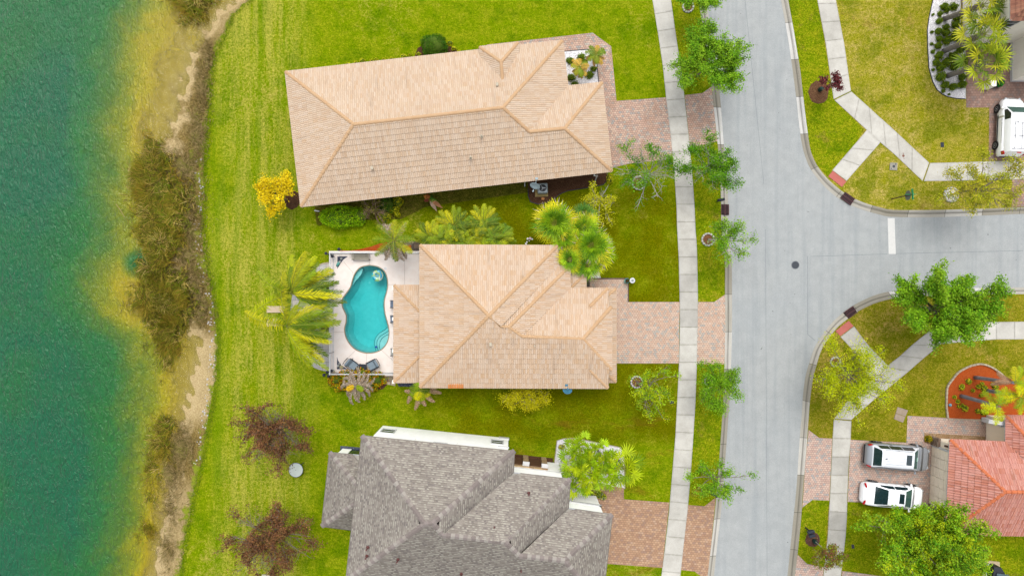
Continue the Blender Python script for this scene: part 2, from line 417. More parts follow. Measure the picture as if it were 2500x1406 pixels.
def grid_mesh(xs, ys, zf):
    X, Y = np.meshgrid(xs, ys); Z = zf(X, Y)
    v = np.stack([X.ravel(), Y.ravel(), Z.ravel()], 1); nx, ny = len(xs), len(ys)
    i = np.arange((nx - 1) * (ny - 1)); r, c = i // (nx - 1), i % (nx - 1); a = r * nx + c
    return v, np.stack([a, a + 1, a + nx + 1, a + nx], 1)
def ground_z(X, Y):
    z = bed_z(X, Y)
    hole = (X > -14.75) & (X < -9.2) & (Y > -6.9) & (Y < 2.4)
    return np.where(hole, -3.0, z)
xs = np.concatenate([[-900, -300, -120, -70, -50], np.arange(-43, -20, .2), np.arange(-20, 44, .5), [60, 90, 150, 300, 900]])
ys = np.concatenate([[-900, -300, -120, -70, -50, -35], np.arange(-26, 26.1, .25), [35, 50, 70, 120, 300, 900]])
gv, gf = grid_mesh(xs, ys, ground_z)
def ground_mat():
    g = M('shore_ground'); P = g.pos()
    z = g.n('ShaderNodeSeparateXYZ', {0: P}).outputs[2]
    n1 = g.noise(1.4, 6, .7); n2 = g.noise(9, 5, .8)
    zz = g.math('ADD', z, g.math('MULTIPLY', g.math('SUBTRACT', n1, .5), .55))
    sand = g.ramp(n2, [(.3, C(176, 146, 96)), (.55, C(222, 198, 146)), (.75, C(238, 222, 180))])
    dry = g.ramp(n2, [(.3, C(84, 70, 34)), (.5, C(146, 122, 66)), (.7, C(196, 172, 108))])
    bank = g.mix(g.step(zz, -.42, -.22), sand, dry)
    yy = g.n('ShaderNodeSeparateXYZ', {0: P}).outputs[1]
    beach = g.math('MAXIMUM', g.math('MULTIPLY', g.step(yy, -3.2, -4.6), g.step(yy, -12.0, -10.0)), g.math('MAXIMUM', g.math('MULTIPLY', g.step(yy, -15, -17), .7), g.math('MULTIPLY', g.step(yy, 19, 22), .6)))
    bank = g.mix(g.math('MULTIPLY', g.math('MULTIPLY', g.step(g.noise(.6, 4, .6), .5, .62), .8), g.math('SUBTRACT', 1.0, beach)), bank, dry)
    bank = g.mix(g.math('MULTIPLY', g.math('MULTIPLY', beach, .85), g.step(zz, .02, -.1)), bank, sand)
    wet = g.ramp(n2, [(.3, C(196, 166, 40)), (.6, C(226, 200, 80))])
    wet = g.mix(g.math('MULTIPLY', g.step(z, -.85, -.5), .75), wet, g.ramp(n2, [(.3, C(200, 172, 84)), (.6, C(230, 206, 122))]))
    a = g.mix(g.step(z, -.48, -.62), bank, wet)
    a = g.mix(g.step(z, -.75, -1.3), a, C(70, 110, 60))
    grass = g.ramp(g.noise(7, 5, .8), [(.3, C(110, 140, 12)), (.7, C(176, 182, 56))])
    sx = g.n('ShaderNodeSeparateXYZ', {0: P}).outputs[0]
    land = g.math('MULTIPLY', g.step(z, -.06, -.0), 1.0)
    a = g.mix(g.step(zz, -.10, .02), a, grass)
    a = g.mix(g.math('GREATER_THAN', sx, -19.5), a, grass)
    g.bsdf(a, .95, g.bump(n2, .8, .05), spec=.1); return g.m
struct(mesh_obj('ground', gv, gf, ground_mat(), smooth=True), 'sandy lake bank and bed below the lawn edge')

def water_mat():
    g = M('lake_water'); P = g.pos()
    d = g.n('ShaderNodeAttribute', attribute_name='Col').outputs[0]
    dep = g.n('ShaderNodeSeparateColor', {0: d}).outputs[0]        # depth in metres / 4
    dn = g.math('ADD', g.math('MULTIPLY', dep, 4.0), g.math('MULTIPLY', g.math('SUBTRACT', g.noise(.33, 5, .6, dist=.6), .5), 1.1))
    col = g.ramp(g.math('DIVIDE', dn, 2.6), [(.0, C(236, 208, 84, 1.15)), (.16, C(228, 206, 26, 1.05)), (.34, C(172, 182, 20)), (.5, C(112, 156, 40)), (.68, C(54, 146, 68)), (.9, C(20, 130, 84))])
    big = g.noise(.07, 4, .6)
    dk = g.math('MULTIPLY', g.step(big, .4, .62), g.step(dn, 1.2, 2.0))
    col = g.mix(g.math('MULTIPLY', dk, .55), col, C(46, 146, 52))
    # wind ripples: crests slightly across the wind
    w1 = g.noise(1.0, 3, .6, g.map(P, (0, 0, 0), (0, 0, R(14)), (2.9, 1.25, 1)), 1.2)
    w2 = g.noise(1.0, 3, .6, g.map(P, (5, 0, 0), (0, 0, R(38)), (7.5, 3.0, 1)), .8)
    w3 = g.noise(.5, 2, .5, g.map(P, (0, 0, 0), (0, 0, R(20)), (1.6, .7, 1)))
    hgt = g.math('ADD', g.math('ADD', g.math('MULTIPLY', w1, .8), g.math('MULTIPLY', w2, .42)), g.math('MULTIPLY', w3, .5))
    nb = g.bump(hgt, 1.0, .85)
    nb2 = g.bump(hgt, 1.0, .18)
    dif = g.n('ShaderNodeBsdfDiffuse', {0: col, 'Normal': nb}).outputs[0]
    tr = g.n('ShaderNodeBsdfTransparent', {0: (.93, .96, .86, 1)}).outputs[0]
    op = g.math('ADD', .34, g.math('MULTIPLY', g.step(dn, -.05, .65), .63))
    body = g.n('ShaderNodeMixShader', {0: op, 1: tr, 2: dif}).outputs[0]
    gl = g.n('ShaderNodeBsdfGlossy', {0: (1, 1, 1, 1), 'Roughness': .06, 'Normal': nb2}).outputs[0]
    fr = g.n('ShaderNodeFresnel', {'IOR': 1.34, 'Normal': nb2}).outputs[0]
    full = g.n('ShaderNodeMixShader', {0: g.math('MULTIPLY', fr, .85, clamp=True), 1: body, 2: gl}).outputs[0]
    g.t.links.new(full, g.out.inputs[0]); return g.m
wxs = np.concatenate([[-900, -300, -120, -70, -50], np.arange(-43, -19, .4)]); wys = np.concatenate([[-900, -300, -120, -70, -50, -35], np.arange(-26, 26.1, .4), [35, 50, 70, 120, 300, 900]])
wv, wf = grid_mesh(wxs, wys, lambda X, Y: X * 0 + WATER_Z)
dep = np.clip(WATER_Z - bed_z(wv[:, 0], wv[:, 1]), 0, 4) / 4
# darker, deeper pocket beside the reeds
dep = np.maximum(dep, .5 * np.exp(-(((wv[:, 0] + 30.6) / 1.6) ** 2 + ((wv[:, 1] - 2.1) / 1.4) ** 2)))
keep = (wv[wf][:, :, 0].min(1) < edge_x(wv[wf][:, :, 1].mean(1)) + .4)
struct(mesh_obj('lake_water', wv, wf[keep], water_mat(), cols=np.repeat(dep[:, None], 3, 1)), 'rippled green lake water')

# ------------------------------------------------------------------ lawns
def jitter_edge(pts, step=8, amp=3.0):
    out = []
    for (a, b) in zip(pts[:-1], pts[1:]):
        d = math.dist(a, b); k = max(1, int(min(d, 1e4) / step)) if -60 < a[1] < 1470 else 1
        for i in range(k):
            t = i / k; out.append((a[0] + (b[0] - a[0]) * t + random.uniform(-amp, amp), a[1] + (b[1] - a[1]) * t))
    return out + [pts[-1]]
def tess_sheet(name, loops, z, mat, label=None, uvrot=0.0):
    L = [[Vector((*W(p[0], p[1])[:2], 0)) for p in lp] for lp in loops]
    flat = [v for lp in L for v in lp]
    fs = []
    for t in tessellate_polygon(L):
        A, B, D = [flat[i] for i in t]
        cr = (B[0] - A[0]) * (D[1] - A[1]) - (B[1] - A[1]) * (D[0] - A[0])
        if abs(cr) < 1e-9: continue
        fs.append(tuple(t) if cr > 0 else tuple(t)[::-1])
    o = mesh_obj(name, [(v[0], v[1], z) for v in flat], fs, mat, uvrot=uvrot)
    return struct(o, label)

CL_road = [(1729, 25), (1744, 120), (1759, 239), (1767, 339), (1777, 450), (1779.5, 558), (1787, 640), (1788, 700), (1788, 805), (1784, 940), (1779, 1022), (1772, 1120), (1766, 1200), (1759, 1270), (1752, 1330), (1744, 1406)]
CL_lawn = [(1709, 25), (1725, 120), (1739, 239), (1751, 339), (1759, 450), (1761.5, 558), (1769.5, 640), (1770, 700), (1770.5, 805), (1767, 940), (1763, 1022), (1756, 1120), (1750, 1200), (1743, 1270), (1736, 1330), (1726, 1406)]
CN_road = [(1908, 0), (1924, 88), (1937, 175), (1947, 255), (1954, 319), (1963.5, 370), (1979, 410), (2003, 443), (2029, 469), (2053, 487), (2079, 501), (2111, 513), (2145, 522.5), (2178, 529), (2266, 530.5), (2380, 527), (2500, 522)]
CN_lawn = [(1924, 0), (1940, 88), (1954, 175), (1963, 255), (1971, 319), (1979, 368), (1994, 403), (2017, 433), (2041, 455.5), (2062, 471.5), (2086, 485), (2116, 497.5), (2147, 506), (2180, 512.5), (2267, 513), (2380, 510.5), (2500, 506)]
CS_road = [(2500, 701.5), (2404, 702.6), (2226, 706), (2195, 709), (2159, 714.5), (2124, 726), (2084, 746), (2060, 763), (2034, 786.5), (2009, 818), (1990.5, 847.6), (1977.6, 884.5), (1967, 923), (1961, 973), (1958.5, 1015), (1953, 1080), (1946, 1188), (1937, 1277), (1927.7, 1369), (1923.6, 1406)]
CS_lawn = [(2500, 718), (2404, 718.5), (2226, 724), (2200, 726), (2172, 730.5), (2133, 741.5), (2094, 760.5), (2072, 776.6), (2046, 797.6), (2021.5, 828), (2005, 855), (1994, 889), (1984.5, 925), (1977.5, 977), (1974.5, 1015), (1970, 1080), (1961, 1188), (1954.7, 1277), (1945, 1369), (1942, 1406)]
CL_road, CL_lawn = [extend(smooth_line(x), 1500, 1500) for x in (CL_road, CL_lawn)]
CN_road, CN_lawn = [extend(smooth_line(x), 1500, 1500) for x in (CN_road, CN_lawn)]
CS_road, CS_lawn = [extend(smooth_line(x), 1500, 1500) for x in (CS_road, CS_lawn)]
def curb(name, rd, lw, label):
    prof = [(1.0, -.4), (1.0, .012), (.78, .004), (.6, -.07), (.5, -.085), (.36, -.082), (.0, -.096)]   # (fraction towards the lawn, z)
    a = np.array([W(*p)[:2] for p in rd]); b = np.array([W(*p)[:2] for p in lw])
    L = np.concatenate([[0], np.cumsum(np.linalg.norm(np.diff(a, axis=0), axis=1))])
    v = []; uv = []
    for f, z in prof:
        q = a + (b - a) * f
        for i in range(len(a)): v.append((q[i][0], q[i][1], z)); uv.append((f, L[i]))
    n = len(a); fs = []
    for k in range(len(prof) - 1):
        for i in range(n - 1): fs.append((k * n + i, k * n + i + 1, (k + 1) * n + i + 1, (k + 1) * n + i))
    me = mesh_obj(name, v, fs, m_curb, uvs=np.array(uv))
    return struct(me, label)
curb('curb', CL_road, CL_lawn, 'pale concrete kerb and gutter along the houses by the lake')
curb('curb', CN_road, CN_lawn, 'curved concrete kerb round the upper street corner')
curb('curb', CS_road, CS_lawn, 'curved concrete kerb round the lower street corner')
road = CL_road + CS_road[::-1] + CN_road[::-1]
tess_sheet('road', [road], -.1, m_road, 'pale grey asphalt T-junction')

DECK = [(806, 615), (1030, 615), (1030, 700), (1030, 915), (806, 915)]
shore = jitter_edge([(e[0], e[1]) for e in EDGE])
pool_px = smooth_line([(903, 648.5), (922, 652), (937, 662), (944, 677), (946, 695), (943.5, 712), (938, 732), (937.5, 750), (940, 768), (945.5, 788), (949, 806), (948, 824), (942, 840), (931, 852),
    (915, 859), (898, 860.5), (881, 857.5), (866, 850), (853, 836), (845, 820), (842.5, 803), (846, 787), (846.5, 770), (841, 757), (836.5, 745), (838, 729), (847, 716), (857, 701), (862, 683), (869, 666), (882, 653), (903, 648.5)], 3)[:-1]
TRI1 = [(824, 626), (850, 626), (840, 633), (832, 643), (824, 657)]
TRI2 = [(823, 870), (826, 880), (834, 891), (849, 901), (823, 901)]
tess_sheet('lawn', [shore + CL_lawn[::-1], DECK], 0.0, m_lawn, 'bright mown lawn round the three lakeside houses')
lne = CN_lawn + [(4000, -1500)]
tess_sheet('lawn', [lne], 0.0, m_lawn_ne, 'dry yellowish lawn on the upper street corner')
lse = CS_lawn + [(4000, 2900)]
tess_sheet('lawn', [lse], 0.0, m_lawn_se, 'patchy lawn on the lower street corner')
# greener verge strips between sidewalk and kerb
tess_sheet('verge', [[(1636, 0), (1671, 233), (1739, 228), (1739, 222), (1709, 25), (1700, -40), (1630, -40)]], .012, m_verge, 'grass verge in the upper left of the street')
tess_sheet('verge', [[(1685, 362), (1697, 558), (1703.6, 737), (1744, 737), (1769, 719), (1768, 640), (1761, 558), (1759, 450), (1751, 346)]], .012, m_verge, 'grass verge beside the middle driveway')
tess_sheet('verge', [[(1701, 890), (1697, 1000), (1679, 1232), (1720, 1234), (1746, 1214), (1756, 1120), (1763, 1022), (1767, 940), (1768, 888)]], .012, m_verge, 'grass verge below the middle driveway')
tess_sheet('verge', [[(1925, 0), (1995, 0), (2035, 243), (2110, 318), (2088, 350), (2031, 416), (2020, 431), (1994, 402), (1979, 367), (1971, 318), (1963, 255), (1954, 175), (1940, 88)]], .012, m_verge, 'grass verge on the upper corner')
tess_sheet('verge', [[(1983, 1219), (2024, 1221), (2011, 1383), (1970, 1375), (1947, 1353), (1959, 1238)]], .012, m_verge, 'grass verge by the lowest mailbox')
tess_sheet('verge', [[(2069, 1225), (2100, 1226), (2262, 1240), (2310, 1303), (2540, 1308), (2540, 1440), (2200, 1440), (2100, 1398), (2056, 1392)]], .012, m_verge, 'lawn under the large tree by the red roof')

# ------------------------------------------------------------------ sidewalks
def walk(name, left, right, pitch, label, z=.03, tones=None):
    """panels between two matching polylines; each slab has its own weathering tone"""
    a = np.array([W(*p)[:2] for p in left]); b = np.array([W(*p)[:2] for p in right])
    c = (a + b) / 2; L = np.concatenate([[0], np.cumsum(np.linalg.norm(np.diff(c, axis=0), axis=1))])
    n = max(1, round(L[-1] / pitch)); ts = np.linspace(0, L[-1], n + 1)
    def at(P, t): return np.array([np.interp(t, L, P[:, 0]), np.interp(t, L, P[:, 1])])
    v, f, cols, uv = [], [], [], []
    for i in range(n):
        g_ = .009
        t0, t1 = ts[i] + g_, ts[i + 1] - g_
        tone = tones[i % len(tones)] if tones else random.choice([1.0, 1.0, .97, .94, .9, 1.03])
        tone *= random.uniform(.98, 1.02)
        base = len(v); k = 4
        for j in range(k + 1):
            t = t0 + (t1 - t0) * j / k; p, q = at(a, t), at(b, t)
            v += [(*p, z), (*q, z), (*p, z - .12), (*q, z - .12)]; uv += [(0, j / k), (1, j / k), (0, j / k), (1, j / k)]; cols += [[tone, tone, tone * .99]] * 4
        for j in range(k):
            o = base + 4 * j
            f += [(o, o + 1, o + 5, o + 4), (o + 2, o, o + 4, o + 6), (o + 1, o + 3, o + 7, o + 5)]
        f += [(base + 2, base + 3, base + 1, base), (base + 4 * k, base + 4 * k + 1, base + 4 * k + 3, base + 4 * k + 2)]
    # fix winding so that tops face up
    A, B, D = np.array(v[f[0][0]]), np.array(v[f[0][1]]), np.array(v[f[0][2]])
    if np.cross(B - A, D - A)[2] < 0: f = [t[::-1] for t in f]
    return struct(mesh_obj(name, v, f, m_walk, uvs=np.array(uv), cols=np.array(cols)), label)
WL = [(1599, 38), (1606, 80), (1618.6, 165), (1627, 247), (1637, 330), (1646, 420), (1651.6, 505), (1653, 558), (1655, 593), (1657, 635), (1659, 720), (1659.5, 805), (1657.5, 892), (1653, 983), (1648.5, 1069), (1641, 1157), (1634, 1241), (1624.7, 1325), (1614.5, 1406)]
WR = [(1642, 30), (1648, 74), (1661, 160), (1671.5, 243), (1681, 330), (1689.5, 420), (1695.5, 505), (1697.5, 558), (1700.6, 593), (1702, 635), (1703.6, 720), (1703, 805), (1701, 892), (1697.5, 983), (1692, 1072), (1685.6, 1161), (1678.6, 1245), (1669, 1329), (1660.5, 1410)]
WL, WR = extend(WL, 345, 330), extend(WR, 345, 330)
tl = [1.0, .99, 1.0, 1.0, .98, .96, .97, 1.0, 1.0, .98, .95, 1.0, .96, .92, .9, .78, .84, .8, 1.0, 1.02, .98, 1.02, .97, 1.0, .97, .96, .94, .93, .95, .94, .94, .95, 1.05, 1.06, 1.06, 1.05, 1.04, 1.03]
tones = [1.0] * 8 + tl
walk('sidewalk', WL, WR, 43.2 / S, 'long pale concrete sidewalk in front of the lakeside houses', tones=tones)
NL = [(1960, -260), (1995, 0), (2009, 72), (2017, 115), (2023, 159), (2035, 243)]
NR = [(2000, -260), (2040, 0), (2053, 68), (2061, 110), (2067, 153), (2077, 223)]
walk('sidewalk', NL, NR, 1.45, 'upper corner sidewalk running up the side street')
walk('sidewalk', [(2037, 245), (2115, 317), (2149, 348), (2184.5, 378), (2216, 408), (2252, 442)], [(2078, 224.5), (2108, 251), (2144, 284), (2177, 313), (2210, 344), (2268, 398)], 1.42, 'diagonal sidewalk on the upper corner')
walk('sidewalk', [(2255, 442.5), (2300, 442), (2500, 438), (2760, 432)], [(2270, 398.5), (2300, 398), (2500, 392), (2760, 385)], 1.6, 'upper corner sidewalk running to the right')
walk('sidewalk', [(2116.5, 317.5), (2089, 350), (2032, 416)], [(2148.5, 346.5), (2148, 349.5), (2066.5, 442)], 1.5, 'short ramp path on the upper corner', z=.026)
walk('sidewalk', [(2051.5, 822), (2079, 851), (2126, 927)], [(2084.5, 796.5), (2122, 846), (2168, 893)], 1.45, 'short ramp path on the lower corner', tones=[.84, .86, 1.0])
walk('sidewalk', [(2294, 788), (2229, 840), (2196, 870), (2167, 892), (2125, 929), (2066, 981), (2037, 1021)], [(2297, 839), (2296, 840), (2251, 877), (2221.6, 903), (2188, 931), (2131, 977), (2077, 1025)], 1.5, 'diagonal sidewalk on the lower corner', tones=[.9, .88, .86, .9, .9, 1.0, 1.0, 1.0])
walk('sidewalk', [(2700, 783), (2500, 785), (2430, 786), (2296, 788)], [(2700, 828), (2500, 828), (2430, 828), (2300, 839)], 1.5, 'lower corner sidewalk running to the right')
walk('sidewalk', [(2035.5, 1023), (2032, 1080), (2030, 1125), (2026, 1214), (2023, 1260), (2021, 1306), (2011, 1395), (1990, 1600)], [(2078, 1027), (2076, 1080), (2072, 1125), (2068, 1214), (2067, 1263), (2064, 1309), (2053, 1402), (2030, 1610)], 1.5, 'sidewalk in front of the red roofed house', tones=[1, .98, .8, .94, .97, .8, .84, .97, 1.0, 1.0])

def tactile():
    g = M('tactile_red'); n1 = g.noise(3, 4)
    v, e, fx, fy = g.cells(g.map(g.uv(), rot=(0, 0, R(45))), .06, .06, 0)
    a = g.mix(g.step(e, .0, .02), C(200, 104, 92), C(226, 136, 122))
    a = g.mix(.3, a, g.ramp(n1, [(.3, (.4, .4, .4, 1)), (.7, (.6, .6, .6, 1))]), 'OVERLAY')
    g.bsdf(a, .8, g.bump(g.step(e, 0, .02), .6, .006)); return g.m
m_tact = tactile()
def small_sheet(name, pts, z, mat, label, cat, th=.05, group=None):
    c = W(sum(p[0] for p in pts) / len(pts), sum(p[1] for p in pts) / len(pts), 0)
    b = MB(); b.prism([W(*p)[:2] for p in pts], z - th, z); o = b.build(name, mat, loc=c)
    return tag(o, label, cat, group)
small_sheet('tactile_pad', [(2033, 417.5), (2066, 443.5), (2055, 457), (2022, 431)], .034, m_tact, 'red tactile paving pad at the kerb of the upper street corner', 'tactile pad', group='tactile pads at the crossing')
small_sheet('tactile_pad', [(2071.5, 783), (2083.5, 795.5), (2051, 820), (2039.5, 808)], .034, m_tact, 'red tactile paving pad at the kerb of the lower street corner', 'tactile pad', group='tactile pads at the crossing')

# ------------------------------------------------------------------ driveways, beds, patios
sheet('driveway', [(1189, 110), (1447, 81), (1492, 114), (1505, 247), (1626, 238.5), (1644, 388), (1537, 400), (1494, 410), (1440, 330), (1300, 200), (1189, 130)], .016, m_pave1, uvrot=R(5), label='pink paver driveway of the top house')
sheet('driveway', [(1671.5, 233), (1715, 228), (1737, 212), (1751, 345), (1685, 362)], .018, m_pave1, uvrot=R(5), label='paver apron of the top driveway')
sheet('driveway', [(1420, 680), (1534, 680), (1534, 737), (1659, 737), (1657, 887), (1420, 887)], .016, m_pave2, label='peach paver driveway of the pool house')
sheet('driveway', [(1704, 737), (1744, 737), (1770, 719), (1771, 805), (1768, 889), (1701, 888)], .018, m_pave2, label='paver apron of the pool house driveway')
sheet('driveway', [(1440, 1180), (1523, 1190), (1523, 1218), (1634, 1226), (1617, 1385), (1485, 1375.5), (1430, 1372)], .016, m_pave3, uvrot=R(-4), label='brown paver driveway of the grey roofed house')
sheet('driveway', [(1679, 1232), (1720, 1235), (1747, 1214), (1736, 1330), (1722, 1450), (1712, 1406), (1696, 1394), (1661, 1390)], .018, m_pave3, uvrot=R(-4), label='brown paver apron at the lower left kerb')
sheet('driveway', [(2215.5, 1014.5), (2311, 1020), (2460, 1026), (2460, 1090), (2280, 1090), (2280, 1242), (2104, 1225), (2069, 1224), (2076.5, 1073), (2213, 1080)], .016, m_pave4, uvrot=R(-3), label='rose paver driveway of the red roofed house')
sheet('driveway', [(1974, 1049), (2000, 1068.5), (2031.5, 1070), (2024.5, 1221), (1983, 1219.5), (1959, 1238), (1966, 1130)], .018, m_pave4, uvrot=R(-3), label='paver apron below the lower corner')
sheet('driveway', [(1947.5, 1353), (1970, 1375.6), (2011, 1383), (2004, 1450), (1935, 1450)], .018, m_pave4, uvrot=R(-5), label='paver apron at the bottom edge')
sheet('driveway', [(2056, 1393), (2104, 1399), (2200, 1412), (2260, 1470), (2050, 1460)], .016, m_pave4, uvrot=R(-5), label='paver strip at the bottom edge under the tree')
sheet('driveway', [(2340, -40), (2357, 80), (2359, 263), (2415, 263), (2414, 393), (2640, 386), (2640, -40)], .016, m_pave5, label='mauve paver driveway under the white van')
sheet('driveway', [(2471, 439), (2469, 506), (2600, 500), (2600, 436)], .018, m_pave5, label='mauve paver apron at the right edge')
sheet('patio', [(806, 641), (788, 644), (768, 652), (748, 664), (732, 680), (720, 700), (713, 726), (709, 755), (709, 790), (714, 822), (722, 848), (735, 870), (752, 888), (770, 899), (790, 905), (806, 907)], .03, m_slabs, label='half round grey slab patio beside the pool fence')
sheet('porch_floor', [(1355, 640), (1440, 640), (1440, 700), (1355, 700)], .02, m_slabs2, label='dark slab porch floor')
sheet('path', [(1004, 588), (1026, 588), (1026, 616), (1004, 616)], .022, m_slabs2, label='small dark slabs at the corner of the pool house')
sheet('path', [(938, 912), (965, 912), (965, 942), (938, 936)], .022, paver('tan_slabs', [(0, C(196, 180, 150)), (.4, C(168, 152, 128)), (.7, C(210, 194, 164))], .45, .4, jw=.03), label='tan slabs below the pool fence')
sheet('mulch_bed', [(826, 614), (829, 611), (852, 612), (875, 609), (906, 602), (928, 594), (950, 590), (990, 594), (1006, 600), (1006, 616), (826, 616)], .02, m_mulch_red, label='red mulch bed above the pool fence')
sheet('mulch_bed', [(800, 918), (806, 914), (940, 914), (948, 936), (934, 950), (900, 952), (860, 958), (822, 952), (803, 940)], .02, m_mulch_brown, label='brown mulch bed below the pool fence')
sheet('gravel_bed', [(968, 933), (1022, 934), (1022, 944), (974, 943)], .025, m_gravel_dark, label='dark blue gravel strip')
sheet('mulch_bed', [(1289, 440), (1289.6, 479), (1295, 493), (1314, 499), (1333, 495), (1355.7, 483), (1369, 473), (1385, 466.5), (1445, 457), (1473, 451), (1483, 438), (1480, 415), (1400, 415)], .02, m_mulch_brown, label='brown mulch bed round the air conditioner')
sheet('mulch_bed', [(765, 480), (773, 548), (780, 552), (800, 540), (980, 535), (1040, 505), (1290, 470), (1290, 440), (900, 470)], .014, grass_mat('thin_grass_painted_shade', C(104, 108, 34), C(126, 122, 44), C(120, 96, 62), C(84, 84, 28), .6, False, .7, True), label='thin brownish grass with painted shade below the top house')  # brownish grass sheet; the house's shade is put into its darker colours
sheet('gravel_bed', [(1377, 126), (1434, 121), (1443, 125), (1456.7, 151), (1462, 206), (1386, 214)], .024, m_gravel, label='white gravel bed at the top house')
sheet('gravel_bed', [(1360, 1075), (1378, 1070), (1410, 1070), (1470, 1083), (1515, 1092), (1524, 1104), (1526, 1192), (1460, 1215), (1395, 1200), (1352, 1140)], .014, m_gravel, label='white gravel bed below the front palms')
sheet('gravel_bed', [(2284, -30), (2267.7, 46), (2264, 74), (2265, 118), (2267.7, 166), (2277, 199.7), (2288, 220), (2300, 230), (2314, 236.7), (2336, 241), (2357, 242), (2355.6, 114.6), (2345, 79.5), (2345, -30)], .024, m_gravel, label='white gravel bed below the three tall palms')
sheet('gravel_bed', [(1440, 620), (1440, 682), (1467, 680), (1462, 655), (1456, 628)], .024, m_gravel, label='white gravel strip by the fan palms')
sheet('mulch_bed', [(1345, 580), (1440, 560), (1470, 600), (1458, 640), (1440, 660), (1360, 660)], .018, m_mulch_brown, label='brown bed under the fan palms')
BED = [(2312.4, 1020), (2309, 991.6), (2310.4, 951), (2315, 938), (2323, 926.8), (2338, 909), (2361, 895.7), (2380, 890), (2395, 888.5), (2415, 894), (2435.4, 906.5), (2454, 922.7), (2520, 935)]
sheet('mulch_bed', BED + [(2520, 1016), (2460, 1016), (2404, 1024)], .02, m_mulch_red, label='orange mulch bed with a stone edge')
sheet('gravel_bed', [(2255.5, 1056), (2405, 1065), (2405, 1076), (2275, 1085), (2256, 1080)], .024, m_gravel_tan, label='tan river stone strip by the red roofed house')
sheet('mulch_bed', [(1020, 118), (1030, 112), (1095, 112), (1125, 128), (1128, 140), (1010, 145)], .016, m_mulch_brown, label='brown bed behind the round bush')
sheet('mulch_bed', [(1255, 1108), (1350, 1118), (1350, 1132), (1255, 1122)], .016, m_mulch_brown, label='dark bed by the brown doors')
sheet('gravel_bed', [(831, 1088), (881, 1092), (881, 1106), (831, 1106)], .024, m_gravel_dark, label='pebble strip behind the grey roofed house')
sheet('porch_floor', [(2345, 60), (2395, 60), (2395, 84), (2345, 84)], .022, m_slabs2, label='dark porch floor of the cream house')
def disc_px(cx, cy, rx, ry, n=20, jit=0.0): return [(cx + rx * math.cos(2 * PI * i / n) * (1 + random.uniform(-jit, jit)), cy + ry * math.sin(2 * PI * i / n) * (1 + random.uniform(-jit, jit))) for i in range(n)]
sheet('mulch_bed', disc_px(1998, 226, 25, 28, 24, .06), .02, mulch('dry_mulch', C(112, 78, 54), C(160, 122, 88), C(76, 50, 36)), label='round brown mulch ring of the young red tree')
sheet('mulch_bed', disc_px(1984, 1316, 18, 18, 24, .06), .02, mulch('dusk_mulch', C(104, 72, 60), C(146, 108, 92), C(70, 46, 38)), label='round mulch ring beside the lowest mailbox')
sheet('mulch_bed', disc_px(714, 488, 19, 23, 24, .08), .02, m_mulch_brown, label='mulch ring by the yellow tree')

# ------------------------------------------------------------------ road furniture flush with the ground
m_white = simple('white_paint', C(250, 250, 250), .5, var=.03)
m_wpaint = simple('road_paint', C(244, 243, 238), .8, var=.06, scale=14)
m_black = simple('black_metal', C(38, 42, 52, ), .55, .0, .4)
m_dark = simple('dark_plastic', C(52, 58, 72), .7)
m_iron = simple('cast_iron', C(72, 78, 86), .6, .3, .4, .3, 30)
m_glass = simple('dark_glass', C(36, 60, 66), .08, 0, .8, .05)
m_steel = simple('grey_steel', C(150, 158, 160), .4, .6, .5)
tess_sheet('stop_line', [[(2168.7, 532.5), (2185.7, 532.5), (2188.7, 620), (2171.3, 620)]], -.095, m_wpaint, 'white stop line across the side street')
def strip(name, a, b, w, z, mat, label):
    p, q = np.array(W(*a)[:2]), np.array(W(*b)[:2]); d = (q - p) / np.linalg.norm(q - p); nn = np.array([-d[1], d[0]]) * w / 2
    o = mesh_obj(name, [(*(p - nn), z), (*(q - nn), z), (*(q + nn), z), (*(p + nn), z)], [(0, 1, 2, 3)], mat); return struct(o, label)
m_seam = simple('road_seam', C(150, 158, 162), .95)
strip('road_seam', (1981, 626), (2168, 620), .035, -.095, m_seam, 'thin seam in the asphalt')
strip('road_seam', (2190, 619), (2500, 612), .035, -.095, m_seam, 'thin seam in the asphalt of the side street')
strip('road_seam', (1973, 625), (1973, 816), .04, -.095, m_seam, 'thin seam along the junction')
strip('road_seam', (1973, 816), (1992, 832), .04, -.095, m_seam, 'thin seam ending at the lower kerb')
strip('road_seam', (1870, 560), (1874, 1406), .03, -.095, m_seam, 'thin seam along the main street')
strip('road_seam', (1820, 0), (1866, 450), .03, -.095, m_seam, 'thin seam along the upper main street')

c = W(1943, 647); t = thing('manhole_cover', 'round dark manhole cover in the middle of the junction', 'manhole cover', (c[0], c[1], -.1))
b = MB(); b.lathe((c[0], c[1], -.1), [(.33, 0), (.33, .012), (.3, .016)], 28); b.build('frame', simple('manhole_ring', C(132, 138, 142), .7), t)
b = MB(); b.lathe((c[0], c[1], -.088), [(.285, 0), (.285, .012)], 28)
for i in range(8):
    a = i * PI / 4
    b.box((c[0] + .16 * math.cos(a), c[1] + .16 * math.sin(a), -.072), (.13, .035, .012), a)
    b.box((c[0] + .24 * math.cos(a + .39), c[1] + .24 * math.sin(a + .39), -.072), (.035, .05, .012), a)
b.build('lid', m_iron, t)

